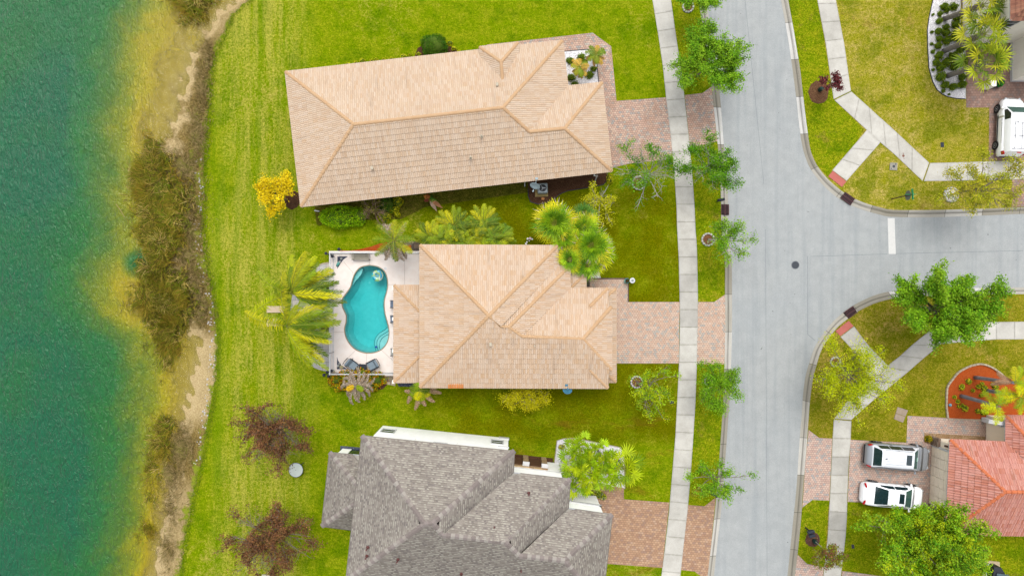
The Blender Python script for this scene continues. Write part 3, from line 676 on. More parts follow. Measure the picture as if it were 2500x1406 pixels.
def grate(corners, label):
    P = [np.array(W(*p)[:2]) for p in corners]; cc = sum(P) / 4
    t = thing('storm_grate', label, 'storm drain', (*cc, 0), 'rusty storm drain grates in the kerbs')
    b = MB(); b.prism([tuple(p) for p in P], -.2, .016); b.build('pit', simple('grate_pit', C(40, 30, 36), .9), t)
    b = MB(); rust = simple('rusty_iron', C(122, 82, 84), .8, .2, .3, .3, 20)
    u = P[1] - P[0]; v = P[3] - P[0]; an = math.atan2(u[1], u[0])
    for k in range(9):
        q = P[0] + u * (k + .5) / 9 + v * .5; b.box((*q, .03), (.022, np.linalg.norm(v), .025), an)
    for k in (0.0, .5, 1.0):
        q = P[0] + v * k + u * .5; b.box((*q, .033), (np.linalg.norm(u), .035, .025), an)
    b.build('grate', rust, t)
grate([(1779, 499), (1779, 525), (1761, 525), (1761, 499)], 'long rusty storm grate in the left kerb next to the black mailbox')
grate([(2052, 483), (2077, 501), (2086, 486), (2063, 469)], 'rusty storm grate in the curved kerb of the upper corner')
grate([(2060, 763), (2083, 747), (2092, 761), (2071, 778)], 'rusty storm grate in the curved kerb of the lower corner')

# ================================================================== pool
pw = [W(*p)[:2] for p in pool_px]
PC = np.mean(np.array(pw), 0)
tess_sheet('pool_deck', [[(804, 613), (1040, 613), (1040, 917), (804, 917)], pool_px, TRI1, TRI2], .05, m_deck, 'cream coated deck round the pool')
sheet('gravel_bed', [(822, 624), (852, 624), (852, 659), (822, 659)], .02, m_gravel_dark, label='dark gravel corner bed behind the bench')
sheet('gravel_bed', [(821, 868), (851, 868), (851, 903), (821, 903)], .02, m_gravel_dark, label='dark gravel corner bed near the lounge chairs')
pool = thing('swimming_pool', 'turquoise swimming pool with a pinched waist and pale corner steps', 'swimming pool', (*PC, 0))
def inset(pts, d):
    n = len(pts); out = []
    a = sum(pts[i][0] * pts[(i + 1) % n][1] - pts[(i + 1) % n][0] * pts[i][1] for i in range(n)); sg = 1 if a > 0 else -1
    for i in range(n):
        p0, p1, p2 = np.array(pts[i - 1]), np.array(pts[i]), np.array(pts[(i + 1) % n])
        d1 = (p1 - p0) / (np.linalg.norm(p1 - p0) + 1e-9); d2 = (p2 - p1) / (np.linalg.norm(p2 - p1) + 1e-9)
        n1 = np.array([-d1[1], d1[0]]) * sg; n2 = np.array([-d2[1], d2[0]]) * sg
        m = n1 + n2; L = np.dot(m, n1)
        out.append(tuple(p1 + m / max(L, .35) * d))
    return out
g = M('pool_plaster')
g.bsdf(g.ramp(g.noise(3, 3), [(.3, (.22, .40, .40, 1)), (.7, (.27, .44, .44, 1))]), .8); m_plaster = g.m
b = MB(); n = len(pw)
rings = [(0, .05), (.0, -.12), (.03, -.75), (.35, -1.35), (.9, -1.5)]
cur = pw
for (d, z) in rings:
    q = inset(pw, d) if d else pw
    b.v += [(x, y, z) for x, y in q]
for k in range(len(rings) - 1):
    for i in range(n): j = (i + 1) % n; b.f.append((k * n + i, k * n + j, (k + 1) * n + j, (k + 1) * n + i))
q = [b.v[(len(rings) - 1) * n + i] for i in range(n)]
for t_ in tessellate_polygon([[Vector((p[0], p[1], 0)) for p in q]]): b.f.append(tuple((len(rings) - 1) * n + i for i in t_))
b.build('basin', m_plaster, pool)
# coping ring
b = MB(); c0 = inset(pw, -.07); v0 = [(x, y, .075) for x, y in pw]; v1 = [(x, y, .075) for x, y in c0]; v2 = [(x, y, .04) for x, y in c0]; v3 = [(x, y, -.02) for x, y in pw]
b.v = v0 + v1 + v2 + v3
for i in range(n):
    j = (i + 1) % n
    b.f += [(i, j, n + j, n + i), (n + i, n + j, 2 * n + j, 2 * n + i), (j, i, 3 * n + i, 3 * n + j)]
b.build('coping', simple('coping_stone', C(176, 160, 128), .7), pool)
# steps (lower right) and bench shelf (upper left)
def shelf(pts, z): 
    b = MB(); b.prism([W(*p)[:2] for p in pts], -1.5, z); return b
arc = lambda cx, cy, rx, ry, a0, a1, k=14: [(cx + rx * math.cos(R(a0 + (a1 - a0) * i / k)), cy + ry * math.sin(R(a0 + (a1 - a0) * i / k))) for i in range(k + 1)]
S1 = smooth_line([(949, 795), (936, 806), (921, 816), (912, 830), (911, 845), (915, 859)], 3) + [(931, 852), (942, 840), (948, 824)]
S2 = smooth_line([(949, 806), (940, 813), (927, 821), (919, 832), (918, 845), (922, 857)], 3) + [(931, 852), (942, 840), (948, 824)]
S3 = smooth_line([(948, 817), (940, 820), (931, 827), (926, 838), (926, 850), (928, 854)], 3) + [(942, 840), (948, 824)]
m_nose = simple('step_tile', C(40, 130, 140), .5)
for s_, z in ((S1, -.62), (S2, -.4), (S3, -.2)):
    shelf(s_, z).build('step', m_plaster, pool)
    b = MB(); b.tube([W(p[0], p[1], 0)[:2] + (z + .005,) for p in s_[:16]], .022, 5); b.build('step_edge', m_nose, pool)
B1 = smooth_line([(858, 698), (862, 683), (869, 666), (882, 654.5), (883, 662), (878, 672), (866, 686), (859, 697)], 3)[:-1]
shelf(B1, -.3).build('bench_shelf', m_plaster, pool)
g = M('pool_water')
nb = g.bump(g.noise(2.2, 3, .5, dist=.4), .35, .06)
tr = g.n('ShaderNodeBsdfTransparent', {0: (.82, 1, .99, 1)}).outputs[0]
gl = g.n('ShaderNodeBsdfGlossy', {'Roughness': .05, 'Normal': nb}).outputs[0]
fr = g.n('ShaderNodeFresnel', {'IOR': 1.33, 'Normal': nb}).outputs[0]
g.t.links.new(g.n('ShaderNodeMixShader', {0: g.math('MULTIPLY', fr, .5), 1: tr, 2: gl}).outputs[0], g.out.inputs[0])
ab = g.n('ShaderNodeVolumeAbsorption', {'Color': (.0, .93, .95, 1), 'Density': .56}).outputs[0]
g.t.links.new(ab, g.out.inputs['Volume'])
b = MB(); b.prism(inset(pw, -.02), -1.7, -.1); b.build('water', g.m, pool)
b = MB(); c = W(893, 690); b.lathe((c[0], c[1], -1.49), [(.09, 0), (.09, .02)], 14); b.build('drain', m_white, pool)
b = MB(); c = W(926, 690); b.lathe((c[0], c[1], -1.49), [(.07, 0), (.07, .02)], 14); b.build('drain', m_white, pool)
# deck joints
for a_, b_ in (((840, 640), (863, 667)), ((902, 617), (902, 647)), ((988, 620), (988, 695)), ((948, 695), (964, 695)), ((812, 810), (841, 810)), ((838, 886), (867, 856)), ((895, 862), (895, 892)), ((930, 853), (960, 880))):
    strip('deck_joint', a_, b_, .02, .054, simple('deck_joint_line', C(200, 180, 166), .9), 'fine joint in the pool deck')

# inflatable ring, small blue float, skimmer lid
c = W(921.5, 673); t = thing('pool_float', 'inflatable swim ring with green and turquoise blotches on the pool', 'swim ring', (*c[:2], -.1))
g = M('float_vinyl'); vn = g.n('ShaderNodeTexVoronoi', {'Vector': g.pos(), 'Scale': 3.4}).outputs['Color']
g.bsdf(g.ramp(g.n('ShaderNodeSeparateColor', {0: vn}).outputs[0], [(0, C(60, 200, 220)), (.3, C(190, 232, 150)), (.5, C(30, 186, 216)), (.66, C(214, 240, 214)), (.84, C(170, 222, 140))], 'CONSTANT'), .25, spec=.6)
b = MB(); prof = [(.31 + .17 * math.cos(2 * PI * i / 12), .1 + .12 * math.sin(2 * PI * i / 12)) for i in range(13)]
vs, fs = [], []
for r, z in prof[:12]:
    for j in range(28): vs.append((c[0] + r * math.cos(2 * PI * j / 28), c[1] + r * math.sin(2 * PI * j / 28), -.13 + z))
for i in range(12):
    for j in range(28): fs.append((i * 28 + j, i * 28 + (j + 1) % 28, ((i + 1) % 12) * 28 + (j + 1) % 28, ((i + 1) % 12) * 28 + j))
b.add(vs, fs); b.build('ring', g.m, t, smooth=True)
b = MB(); b.lathe((c[0], c[1], -.1), [(.17, 0), (.17, .05), (.15, .055)], 24); b.build('mesh_seat', simple('seat_mesh', C(120, 196, 208), .6), t)
b = MB(); b.tube([(c[0] + .2 + .12 * math.sin(k * .5), c[1] + .36 - k * .12, .06) for k in range(6)], [.05, .07, .08, .08, .07, .05], 8); b.build('pillow', simple('pillow_blue', C(20, 176, 226), .3), t, smooth=True)
c = W(918, 847); b = MB(); b.lathe((c[0], c[1], -.12), [(.07, 0), (.09, .03), (.09, .08), (.05, .1)], 16)
tag(b.build('chlorine_float', simple('blue_plastic', C(20, 96, 190), .4), loc=(c[0], c[1], -.1)), 'small round dark blue float above the pool steps', 'float')
c = W(941, 656); b = MB(); b.lathe((c[0], c[1], .05), [(.12, 0), (.12, .012), (.1, .016)], 20)
tag(b.build('skimmer_lid', m_white, loc=c), 'white round skimmer lid in the deck above the pool', 'skimmer lid')

# ------------------------------------------------------------------ pool fence
def fence_run(name, a, b_, label, hgt=1.25, sp=.115, posts=5, group='white pool fence panels'):
    p, q = np.array(W(*a)[:2]), np.array(W(*b_)[:2]); L = np.linalg.norm(q - p); an = math.atan2(*(q - p)[::-1]); mid = (p + q) / 2
    t = thing(name, label, 'fence', (*mid, 0), group)
    for z, hh in ((.14, .035), (hgt - .15, .035), (hgt, .05)): b = MB(); b.box((*mid, z), (L, .05, hh), an); b.build('rail', m_white, t)
    b = MB(); k = int(L / sp)
    for i in range(1, k): q_ = p + (q - p) * i / k; b.box((*q_, hgt / 2 + .05), (.02, .02, hgt - .1), an)
    b.build('pickets', m_white, t)
    for i in range(posts):
        b = MB(); q_ = p + (q - p) * i / (posts - 1); b.box((*q_, hgt / 2), (.065, .065, hgt + .1), an, bev=.005); b.box((*q_, hgt + .06), (.085, .085, .03), an); b.build('post', m_white, t)
    return t
fence_run('pool_fence', (815, 621), (815, 690), 'top end of the white pool fence along the slab patio', posts=2)
fence_run('pool_fence', (815, 691), (815, 858), 'middle of the white pool fence along the slab patio, behind the globes', posts=4)
fence_run('pool_fence', (815, 859), (815, 906), 'bottom end of the white pool fence along the slab patio', posts=2)
fence_run('pool_fence', (815, 619), (1026, 619), 'white pool fence behind the bench', posts=6)
fence_run('pool_fence', (815, 909), (964, 909), 'white pool fence behind the two lounge chairs', posts=5)

# ================================================================== roofs and houses
def plane_basis(pts):
    P = np.array(pts, float); u = P[1] - P[0]; u[2] = 0 if abs(u[2]) < .3 else u[2]; u /= np.linalg.norm(u)
    # least squares plane with eave edge direction kept
    c = (P[0] + P[1]) / 2; q = P - c; q2 = q - np.outer(q @ u, u); far = q2[np.argmax(np.linalg.norm(q2, axis=1))]
    n = np.cross(u, far); n /= np.linalg.norm(n)
    if n[2] < 0: n = -n
    v = np.cross(n, u)
    if v @ far < 0: v = -v
    return P[0], u, v, n
def tile_face(acc, pts, course=.42, barrel=.147, amp=.028, step=.035, over=.04, us=4):
    O, u, v, n = plane_basis(pts)
    P = np.array(pts, float) - O; U = P @ u; V = P @ v; Wn = P @ n
    umin, umax = U.min(), U.max(); du = barrel / us
    k0, k1 = math.ceil(umin / du + 1e-6), math.floor(umax / du - 1e-6)
    us_ = np.unique(np.concatenate([[umin + 1e-4], np.arange(k0, k1 + 1) * du, [umax - 1e-4]]))
    N = len(U); vmin = np.full(len(us_), 1e9); vmax = np.full(len(us_), -1e9)
    for i in range(N):
        a, b = i, (i + 1) % N
        if abs(U[a] - U[b]) < 1e-6: continue
        lo, hi = min(U[a], U[b]), max(U[a], U[b]); m = (us_ >= lo - 1e-6) & (us_ <= hi + 1e-6)
        t = (us_ - U[a]) / (U[b] - U[a]); vv = V[a] + (V[b] - V[a]) * t
        vmin[m] = np.minimum(vmin[m], vv[m]); vmax[m] = np.maximum(vmax[m], vv[m])
    vmin = np.where(vmin < .02, -over, vmin)
    c0 = math.floor(vmin.min() / course); c1 = math.ceil(vmax.max() / course)
    w = amp * np.abs(np.sin(PI * us_ / barrel)) ** .7
    for k in range(c0, c1):
        lo = np.clip(k * course if k * course > 0.02 else -over, vmin, vmax) * np.ones(len(us_)); lo = np.clip(lo, vmin, vmax)
        hi = np.clip((k + 1) * course, vmin, vmax)
        h_lo = step * np.clip(((k + 1) * course - lo) / course, 0, 1.1); h_hi = step * np.clip(((k + 1) * course - hi) / course, 0, 1)
        ok = (hi - lo) > 1e-4
        seg = ok[:-1] | ok[1:]
        if not seg.any(): continue
        def pt(vv, ww): return O + np.outer(us_, u) + np.outer(vv, v) + np.outer(ww, n)
        A, B = pt(lo, w + h_lo), pt(hi, w + h_hi); D = pt(lo, w * .2 - .012)
        base = acc['n']; m = len(us_)
        acc['v'] += [A, B, D]
        uvA = np.stack([us_, lo], 1); uvB = np.stack([us_, hi - 1e-3], 1)
        acc['uv'] += [uvA + acc['off'], uvB + acc['off'], uvA + acc['off']]
        i = np.nonzero(seg)[0]
        acc['f'] += [np.stack([base + i, base + i + 1, base + m + i + 1, base + m + i], 1), np.stack([base + 2 * m + i, base + 2 * m + i + 1, base + i + 1, base + i], 1)]
        acc['n'] += 3 * m
    acc['off'] = acc['off'] + np.array([37.0 * barrel * 2, 13.0 * course])
def tile_roof(name, faces, mat, parent, **kw):
    acc = dict(v=[], f=[], uv=[], n=0, off=np.zeros(2))
    for f in faces: tile_face(acc, f, **kw)
    v = np.concatenate(acc['v']); f = np.concatenate(acc['f']); uv = np.concatenate(acc['uv'])
    o = mesh_obj(name, v, f, mat, parent, uvs=uv)
    me = o.data; me.polygons.foreach_set('use_smooth', np.zeros(len(me.polygons), dtype=bool))
    return o
def ridge(acc, a, b, r=.15, seg=.4):
    a, b = np.array(a, float), np.array(b, float)
    L = np.linalg.norm(b - a)
    if L < .3: return
    d = (b - a) / L; s = np.cross(d, [0, 0, 1]); s /= np.linalg.norm(s); up = np.cross(s, d)
    k = max(1, round(L / seg)); 
    for i in range(k):
        p0 = a + d * (L * i / k - .0); p1 = a + d * (L * (i + 1) / k + .045)
        vs, fs = [], []
        for (p, rr, lift) in ((p0, r, .02), (p1, r * .86, .0)):
            for j in range(9):
                t = PI * j / 8; vs.append(p + s * math.cos(t) * rr + up * (math.sin(t) * rr * .85 - .05 + lift))
        for j in range(8): fs.append((j, j + 1, 10 + j, 9 + j))
        fs.append(tuple(range(8, -1, -1)))
        acc.add(vs, fs)
def ridges(parent, lines, mat, r=.15, seg=.4):
    for a_, b_ in lines:
        b = MB(); ridge(b, W(*a_), W(*b_), r, seg)
        if b.v: b.build('ridge_cap', mat, parent, smooth=False)

def tile_mat(name, stops, w=.294, h=.42, streak=C(176, 150, 130), lined=.35, moss=None):
    g = M(name); uv = g.uv()
    uv2 = g.n('ShaderNodeSeparateXYZ', {0: uv})
    row = g.math('FLOOR', g.math('DIVIDE', uv2.outputs[1], h)); colx = g.math('FLOOR', g.math('DIVIDE', uv2.outputs[0], w / 2))
    v1 = g.n('ShaderNodeTexWhiteNoise', {'Vector': g.n('ShaderNodeCombineXYZ', {0: colx, 1: row}).outputs[0]}, noise_dimensions='2D').outputs['Value']
    colw = g.math('FLOOR', g.math('DIVIDE', uv2.outputs[0], w))
    v2 = g.n('ShaderNodeTexWhiteNoise', {'Vector': g.n('ShaderNodeCombineXYZ', {0: colw, 1: row, 2: 3.0}).outputs[0]}, noise_dimensions='3D').outputs['Value']
    v = g.math('ADD', g.math('MULTIPLY', v1, .8), g.math('MULTIPLY', v2, .2))
    a = g.ramp(v, stops)
    fx = g.math('FRACT', g.math('DIVIDE', uv2.outputs[0], w / 2))
    e = g.math('MINIMUM', fx, g.math('SUBTRACT', 1.0, fx))
    a = g.mix(g.math('MULTIPLY', g.step(e, .16, .0), lined), a, streak)
    n1 = g.noise(1.0, 5, .65, g.map(uv, scale=(2.2, .28, 1)))
    a = g.mix(g.math('MULTIPLY', g.step(n1, .54, .74), .34), a, C(176, 156, 138))
    a = g.mix(g.math('MULTIPLY', g.step(g.noise(1.0, 5, .7, g.map(uv, (9, 4, 0), scale=(1.1, .22, 1))), .6, .74), .4), a, C(150, 134, 122))
    n2 = g.noise(.35, 4, .6)
    a = g.mix(.25, a, g.ramp(n2, [(.3, (.42, .42, .42, 1)), (.7, (.57, .57, .56, 1))]), 'OVERLAY')
    a = g.mix(.3, a, g.ramp(g.noise(24, 3, .7), [(.3, (.4, .4, .4, 1)), (.7, (.6, .6, .6, 1))]), 'OVERLAY')
    if moss is not None: a = g.mix(g.math('MULTIPLY', g.step(g.noise(.9, 5, .7, g.map(g.pos(), (3, 2, 0))), .60, .72), .55), a, moss)
    g.bsdf(a, .85, spec=.2); return g.m
m_tile = tile_mat('cream_roof_tile', [(.1, C(228, 198, 168)), (.35, C(235, 208, 180)), (.55, C(238, 214, 189)), (.75, C(234, 206, 176)), (.95, C(229, 196, 162))], streak=C(190, 160, 134))
m_tile2 = tile_mat('peach_roof_tile', [(.1, C(228, 196, 164)), (.3, C(236, 208, 180)), (.5, C(239, 214, 189)), (.72, C(236, 204, 172)), (.95, C(230, 194, 156))], streak=C(200, 162, 132))
m_tile_red = tile_mat('terracotta_roof_tile', [(.1, C(220, 146, 128)), (.3, C(232, 164, 148)), (.5, C(238, 174, 158)), (.75, C(229, 156, 134)), (.95, C(214, 138, 114))], streak=C(172, 100, 84), lined=.6, moss=C(150, 104, 92))
def cap_mat(name, a, b):
    g = M(name); g.bsdf(g.mix(.3, g.ramp(g.noise(1.6, 4, .7), [(.3, a), (.7, b)]), g.ramp(g.noise(20, 3, .7), [(.3, (.4, .4, .4, 1)), (.7, (.6, .6, .6, 1))]), 'OVERLAY'), .85, spec=.2); return g.m
m_cap = cap_mat('ridge_clay', C(220, 178, 134), C(230, 192, 150))
m_cap_red = cap_mat('ridge_terracotta', C(226, 122, 76), C(238, 142, 98))
def shingle():
    g = M('grey_shingle'); uv = g.uv()
    va, e, fx, fy = g.cells(uv, .155, .15, .37)
    vb = g.cells(g.map(uv, (.07, 0, 0)), .42, .15, .61)[0]
    bg = g.ramp(vb, [(0, C(158, 149, 139)), (.35, C(166, 157, 147)), (.7, C(172, 163, 152))], 'CONSTANT')
    dash = g.math('MULTIPLY', g.math('MULTIPLY', g.step(fy, .22, .34), g.step(fy, .92, .8)), g.math('LESS_THAN', va, .5))
    dc = g.ramp(va, [(0, C(184, 177, 164)), (.22, C(193, 187, 173)), (.38, C(143, 134, 129))], 'CONSTANT')
    a = g.mix(dash, bg, dc)
    a = g.mix(.4, a, g.ramp(g.noise(.5, 4, .6), [(.3, (.43, .42, .42, 1)), (.7, (.57, .57, .57, 1))]), 'OVERLAY')
    a = g.mix(.5, a, g.ramp(g.noise(40, 3, .7), [(.3, (.36, .36, .36, 1)), (.7, (.64, .64, .64, 1))]), 'OVERLAY')
    g.bsdf(a, .92, g.bump(g.math('ADD', fy, g.math('MULTIPLY', va, .3)), .5, -.012), spec=.15); return g.m
m_shingle = shingle()
g = M('shingle_cap'); u_ = g.n('ShaderNodeNewGeometry').outputs['Random Per Island']
g.bsdf(g.mix(.4, g.ramp(u_, [(0, C(148, 136, 130)), (.3, C(176, 166, 156)), (.5, C(160, 148, 142)), (.75, C(184, 176, 166))], 'CONSTANT'), g.ramp(g.noise(30, 3, .7), [(.3, (.38, .38, .38, 1)), (.7, (.62, .62, .62, 1))]), 'OVERLAY'), .9); m_scap = g.m

def stucco(name, c, c2):
    g = M(name); a = g.ramp(g.noise(1.2, 5, .7, g.map(g.pos(), scale=(1, 1, .3))), [(.3, c2), (.65, c)])
    g.bsdf(a, .9, g.bump(g.noise(40, 3), .3, .005), spec=.15); return g.m
m_wall_w = stucco('white_stucco', (.86, .86, .82, 1), (.78, .78, .74, 1))
m_wall_c = stucco('cream_stucco', (.80, .76, .66, 1), (.72, .68, .58, 1))
m_wall_b = stucco('beige_stucco', (.78, .69, .56, 1), (.7, .62, .5, 1))
m_soffit = simple('soffit', C(222, 216, 204), .8)
m_gutter = simple('gutter_white', C(236, 238, 242), .45, spec=.4, var=.05)

def wall_block(parent, outline, z0, z1, oh, mat, name='wall'):
    """outline: eave polygon in world xy"""
    w = inset(outline, oh); b = MB(); n = len(w)
    b.v = [(x, y, z0) for x, y in w] + [(x, y, z1) for x, y in w]
    a = sum(w[i][0] * w[(i + 1) % n][1] - w[(i + 1) % n][0] * w[i][1] for i in range(n))
    for i in range(n):
        j = (i + 1) % n; f = (i, j, n + j, n + i); b.f.append(f if a > 0 else f[::-1])
    b.build(name, mat, parent); return w
def fascia(parent, outline, z, mat=None, h=.16):
    b = MB(); n = len(outline); o2 = inset(outline, .03)
    vs = [(x, y, z) for x, y in outline] + [(x, y, z - h) for x, y in outline] + [(x, y, z) for x, y in o2] + [(x, y, z - h) for x, y in o2]
    for i in range(n):
        j = (i + 1) % n; b.f += [(i, j, n + j, n + i), (i, j, 2 * n + j, 2 * n + i), (n + i, n + j, 3 * n + j, 3 * n + i), (2 * n + i, 2 * n + j, 3 * n + j, 3 * n + i)]
    b.v = vs; b.build('fascia', mat or m_gutter, parent)
    b = MB(); L = [[Vector((x, y, 0)) for x, y in o2]]
    b.v = [(x, y, z - h + .02) for x, y in o2]; b.f = [tuple(t) for t in tessellate_polygon(L)]; b.build('soffit', m_soffit, parent)
def window(parent, p, q, t, z0, z1, w, frame=None):
    """window centred at fraction t on wall from p to q (world xy, outside on the right hand side of p->q reversed)"""
    p, q = np.array(p), np.array(q); d = (q - p) / np.linalg.norm(q - p); an = math.atan2(d[1], d[0]); c = p + (q - p) * t; nn = np.array([d[1], -d[0]])
    b = MB(); zc, hh = (z0 + z1) / 2, z1 - z0
    for s_ in (-1, 1): b.box((*(c + d * s_ * (w / 2 + .04)), zc), (.08, .12, hh + .16), an)
    for z in (z0 - .04, z1 + .04): b.box((*c, z), (w, .12, .08), an)
    b.box((*c, zc), (w, .07, .05), an)
    f = b.build('window', frame or m_white, parent)
    b = MB(); b.box((*c, zc), (w, .035, hh), an)
    o = b.build('pane', m_glass); o.parent = f
    # keep world place under nested parent
    off = parent.matrix_basis.translation
    o.location = -off
    return f
m_ventc = simple('vent_cream', C(214, 202, 178), .7)
def vent(parent, px, py, z, kind=0, mat=None):
    c = W(px, py, z); b = MB()
    if kind == 0:
        b.lathe((c[0], c[1], z - .15), [(.045, 0), (.045, .5)], 10); b.lathe((c[0], c[1], z + .35), [(.055, 0), (.055, .05)], 10); b.lathe((c[0], c[1], z - .1), [(.12, 0), (.07, .09)], 10)
    else:
        b.box((c[0], c[1], z + .05), (.15, .2, .26), R(5), bev=.02); b.box((c[0], c[1], z + .19), (.19, .25, .04), R(5))
    return b.build('vent_pipe', mat or m_ventc, parent)
def downspout(parent, pts, mat=None):
    b = MB(); b.tube(pts, .045, 8); return b.build('downspout', mat or m_white, parent)
XY = lambda L, z: [W(p[0], p[1], z)[:2] for p in L]

# ---- house A : top, cream tiles
zA = 2.9
hA = thing('tiled_house', 'long one storey house with pale cream tile roof, topmost of the lakeside row', 'house', (*W(1080, 300)[:2], 0))
A0, A1, A2, A3, A4, A5 = (697, 176, zA), (1373, 100, zA), (1386, 211, zA), (1470, 202, zA), (1494, 418.5, zA), (735, 504.5, zA)
R1, R2, R3, R4 = (863, 304, 5.1), (1228, 263, 5.1), (1293, 322, 4.35), (1379, 313.5, 4.35)
wf_ = lambda L: [W(*p) for p in L]
facesA = [wf_([A1, A0, R1, R2]), wf_([A0, A5, R1]), wf_([A2, A1, R2, R3]), wf_([A3, A2, R3, R4]), wf_([A4, A3, R4]), wf_([A5, A4, R4, R3, R2, R1])]
tile_roof('roof', facesA, m_tile, hA)
ridges(hA, [(A0, R1), (A5, R1), (R1, R2), (A1, R2), (R2, R3), (R3, R4), (A3, R4), (A4, R4)], m_cap)
outA = XY([A0, A1, A2, A3, A4, A5], zA)
wA = wall_block(hA, outA, 0, zA - .1, .5, m_wall_b); fascia(hA, outA, zA)
d0, d1, d2, d3, d4, dc = (1171, 115.5, 3.15), (1264.5, 104.5, 3.15), (1269.5, 149.5, 3.15), (1227, 197, 4.1), (1175, 161, 3.15), (1223.4, 151.4, 4.1)
tile_roof('entry_roof', [wf_([d1, d0, dc]), wf_([d0, d4, d3, dc]), wf_([d2, d1, dc, d3])], m_tile, hA)
ridges(hA, [(d0, dc), (d1, dc), (dc, d3)], m_cap, .14)
oe = XY([d0, d1, d2, d4], 3.15); fascia(hA, oe, 3.15)
b = MB(); b.prism(inset(oe, .15), 0, 3.0); b.build('entry_wall', m_wall_b, hA)
for (x, y, z, k) in ((909, 411, 4.0, 1), (1149, 385, 4.2, 0), (1214, 208, 4.3, 1), (1176, 333, 4.7, 0)): vent(hA, x, y, z, k)
c = W(1451, 425, 2.75); e = W(1450, 452, .1); downspout(hA, [(c[0], c[1] + .05, 2.75), (c[0] + .02, c[1] - .1, 2.5), (e[0] + .05, e[1] + .5, 1.6), (e[0], e[1], .12)])
c = W(1280, 444, 2.75); e = W(1281, 455, .2); downspout(hA, [(c[0], c[1], 2.75), (e[0], e[1] + .2, 2.2), (e[0], e[1] + .2, .2), (e[0], e[1], .1)])
for t_ in (.2, .42, .62, .84): window(hA, wA[5], wA[4], t_, .9, 2.1, 1.3)
for t_ in (.15, .4, .65): window(hA, wA[1], wA[0], t_, .9, 2.1, 1.3)
window(hA, wA[0], wA[5], .5, .3, 2.2, 2.2)
p, q = np.array(wA[3]), np.array(wA[4]); d = (q - p) / np.linalg.norm(q - p); c = (p + q) / 2
b = MB(); b.box((*c, 1.1), (4.8, .1, 2.2), math.atan2(d[1], d[0])); gd = b.build('garage_door', m_wall_w, hA)

# ---- house B : middle, pool house
zB = 3.4
hB = thing('pool_house', 'one storey house with peach tile roof next to the turquoise pool', 'house', (*W(1230, 770)[:2], 0))
n0, s0, P_ = (1025.5, 598.5, zB), (1025.5, 945, zB), (1193.5, 771, 5.7)
n1, k1, k2, k3, k4 = (1361, 600, zB), (1363.5, 649, zB), (1391, 649, zB), (1392, 704.5, zB), (1484, 704.5, zB)
V1, Ra, Rb, V2, Rc, Rd = (1221, 797, 5.2), (1215, 799, 5.2), (1241.5, 799, 5.2), (1274, 822, 4.9), (1271, 826, 4.9), (1423, 828, 4.9)
h1, e1, e2, h2, s1 = (1441, 748, 3.98), (1493, 749, 3.98), (1493, 902.5, 3.98), (1440, 903, 3.98), (1484, 947, zB)
facesB = [wf_([s0, n0, P_]), wf_([n0, n1, P_]), wf_([n1, k1, V1, P_]), wf_([k1, k2, Rb, V1]), wf_([k2, k3, V2, Rb]), wf_([k3, k4, h1, e1, Rd, V2]), wf_([k4, (1484, 748, zB), h1]),
          wf_([e1, e2, Rd]), wf_([(1484, 903, zB), s1, h2]), wf_([s1, s0, P_, V1, Rb, V2, Rd, e2, h2])]
tile_roof('roof', facesB, m_tile2, hB)
ridges(hB, [(n0, P_), (s0, P_), (n1, P_), (P_, V1), (V1, Rb), (k2, Rb), (Rb, V2), (V2, Rd), (e1, Rd), (e2, Rd), (k4, h1), (s1, h2)], m_cap, .155)
outB = XY([n0, n1, k1, k2, k3, k4, s1, s0], zB); fascia(hB, outB, zB)
wB = wall_block(hB, outB, 0, zB - .1, .45, m_wall_c)
ob = XY([(1441, 749), (1493, 749), (1493, 902.5), (1441, 902.5)], 3.98); fascia(hB, ob, 3.98); wall_block(hB, ob, 2.9, 3.9, .3, m_wall_c, 'bay_wall')
g0, g1, g2, g3 = (1484, 705, 3.15), (1503.5, 705, 2.75), (1503.5, 932.5, 2.75), (1484, 932.5, 3.15)
gi0, gi1 = (1478, 727, 3.3), (1478, 910, 3.3)
tile_roof('garage_roof', [wf_([g1, g2, gi1, gi0]), wf_([(1470, 705, 2.75), g1, gi0]), wf_([g2, (1470, 932.5, 2.75), gi1])], m_tile2, hB)
ridges(hB, [(g1, gi0), (g2, gi1)], m_cap, .13)
og = XY([(1440, 705), g1, g2, (1440, 932.5)], 2.75); fascia(hB, og, 2.75); wg = wall_block(hB, og, 0, 2.65, .35, m_wall_c, 'garage_wall')
p, q = np.array(wg[1]), np.array(wg[2]); c = (p + q) / 2; b = MB()
for i in range(4): b.box((c[0], c[1], .3 + i * .53), (.09, 4.9, .5), bev=.01)
b.build('garage_door', m_wall_w, hB)
l0, l1, l2, l3 = (962, 696.5, 2.5), (1036, 696.5, 2.5), (1036, 933, 2.5), (962, 933, 2.5)
li0, li1 = (1036, 772, 3.15), (1036, 858, 3.15)
tile_roof('lanai_roof', [wf_([l3, l0, li0, li1]), wf_([l0, l1, li0]), wf_([l2, l3, li1])], m_tile2, hB)
ridges(hB, [(l0, li0), (l3, li1)], m_cap, .14)
ol = XY([l0, l1, l2, l3], 2.5); fascia(hB, ol, 2.5)
for (x, y) in ((966, 702), (966, 777), (966, 853), (966, 927)):
    c = W(x, y, 1.2); b = MB(); b.box((c[0] + .05, c[1], 1.2), (.25, .25, 2.4)); b.build('column', m_wall_c, hB)
q0, q1, q2 = (1392, 667, 2.8), (1430.5, 667, 2.8), (1430.5, 704, 2.8)
tile_roof('entry_roof', [wf_([q1, q2, (1393, 704, 3.15)]), wf_([(1393, 667, 2.8), q1, (1393, 704, 3.15)])], m_tile2, hB)
ridges(hB, [(q1, (1394, 703, 3.17))], m_cap, .13)
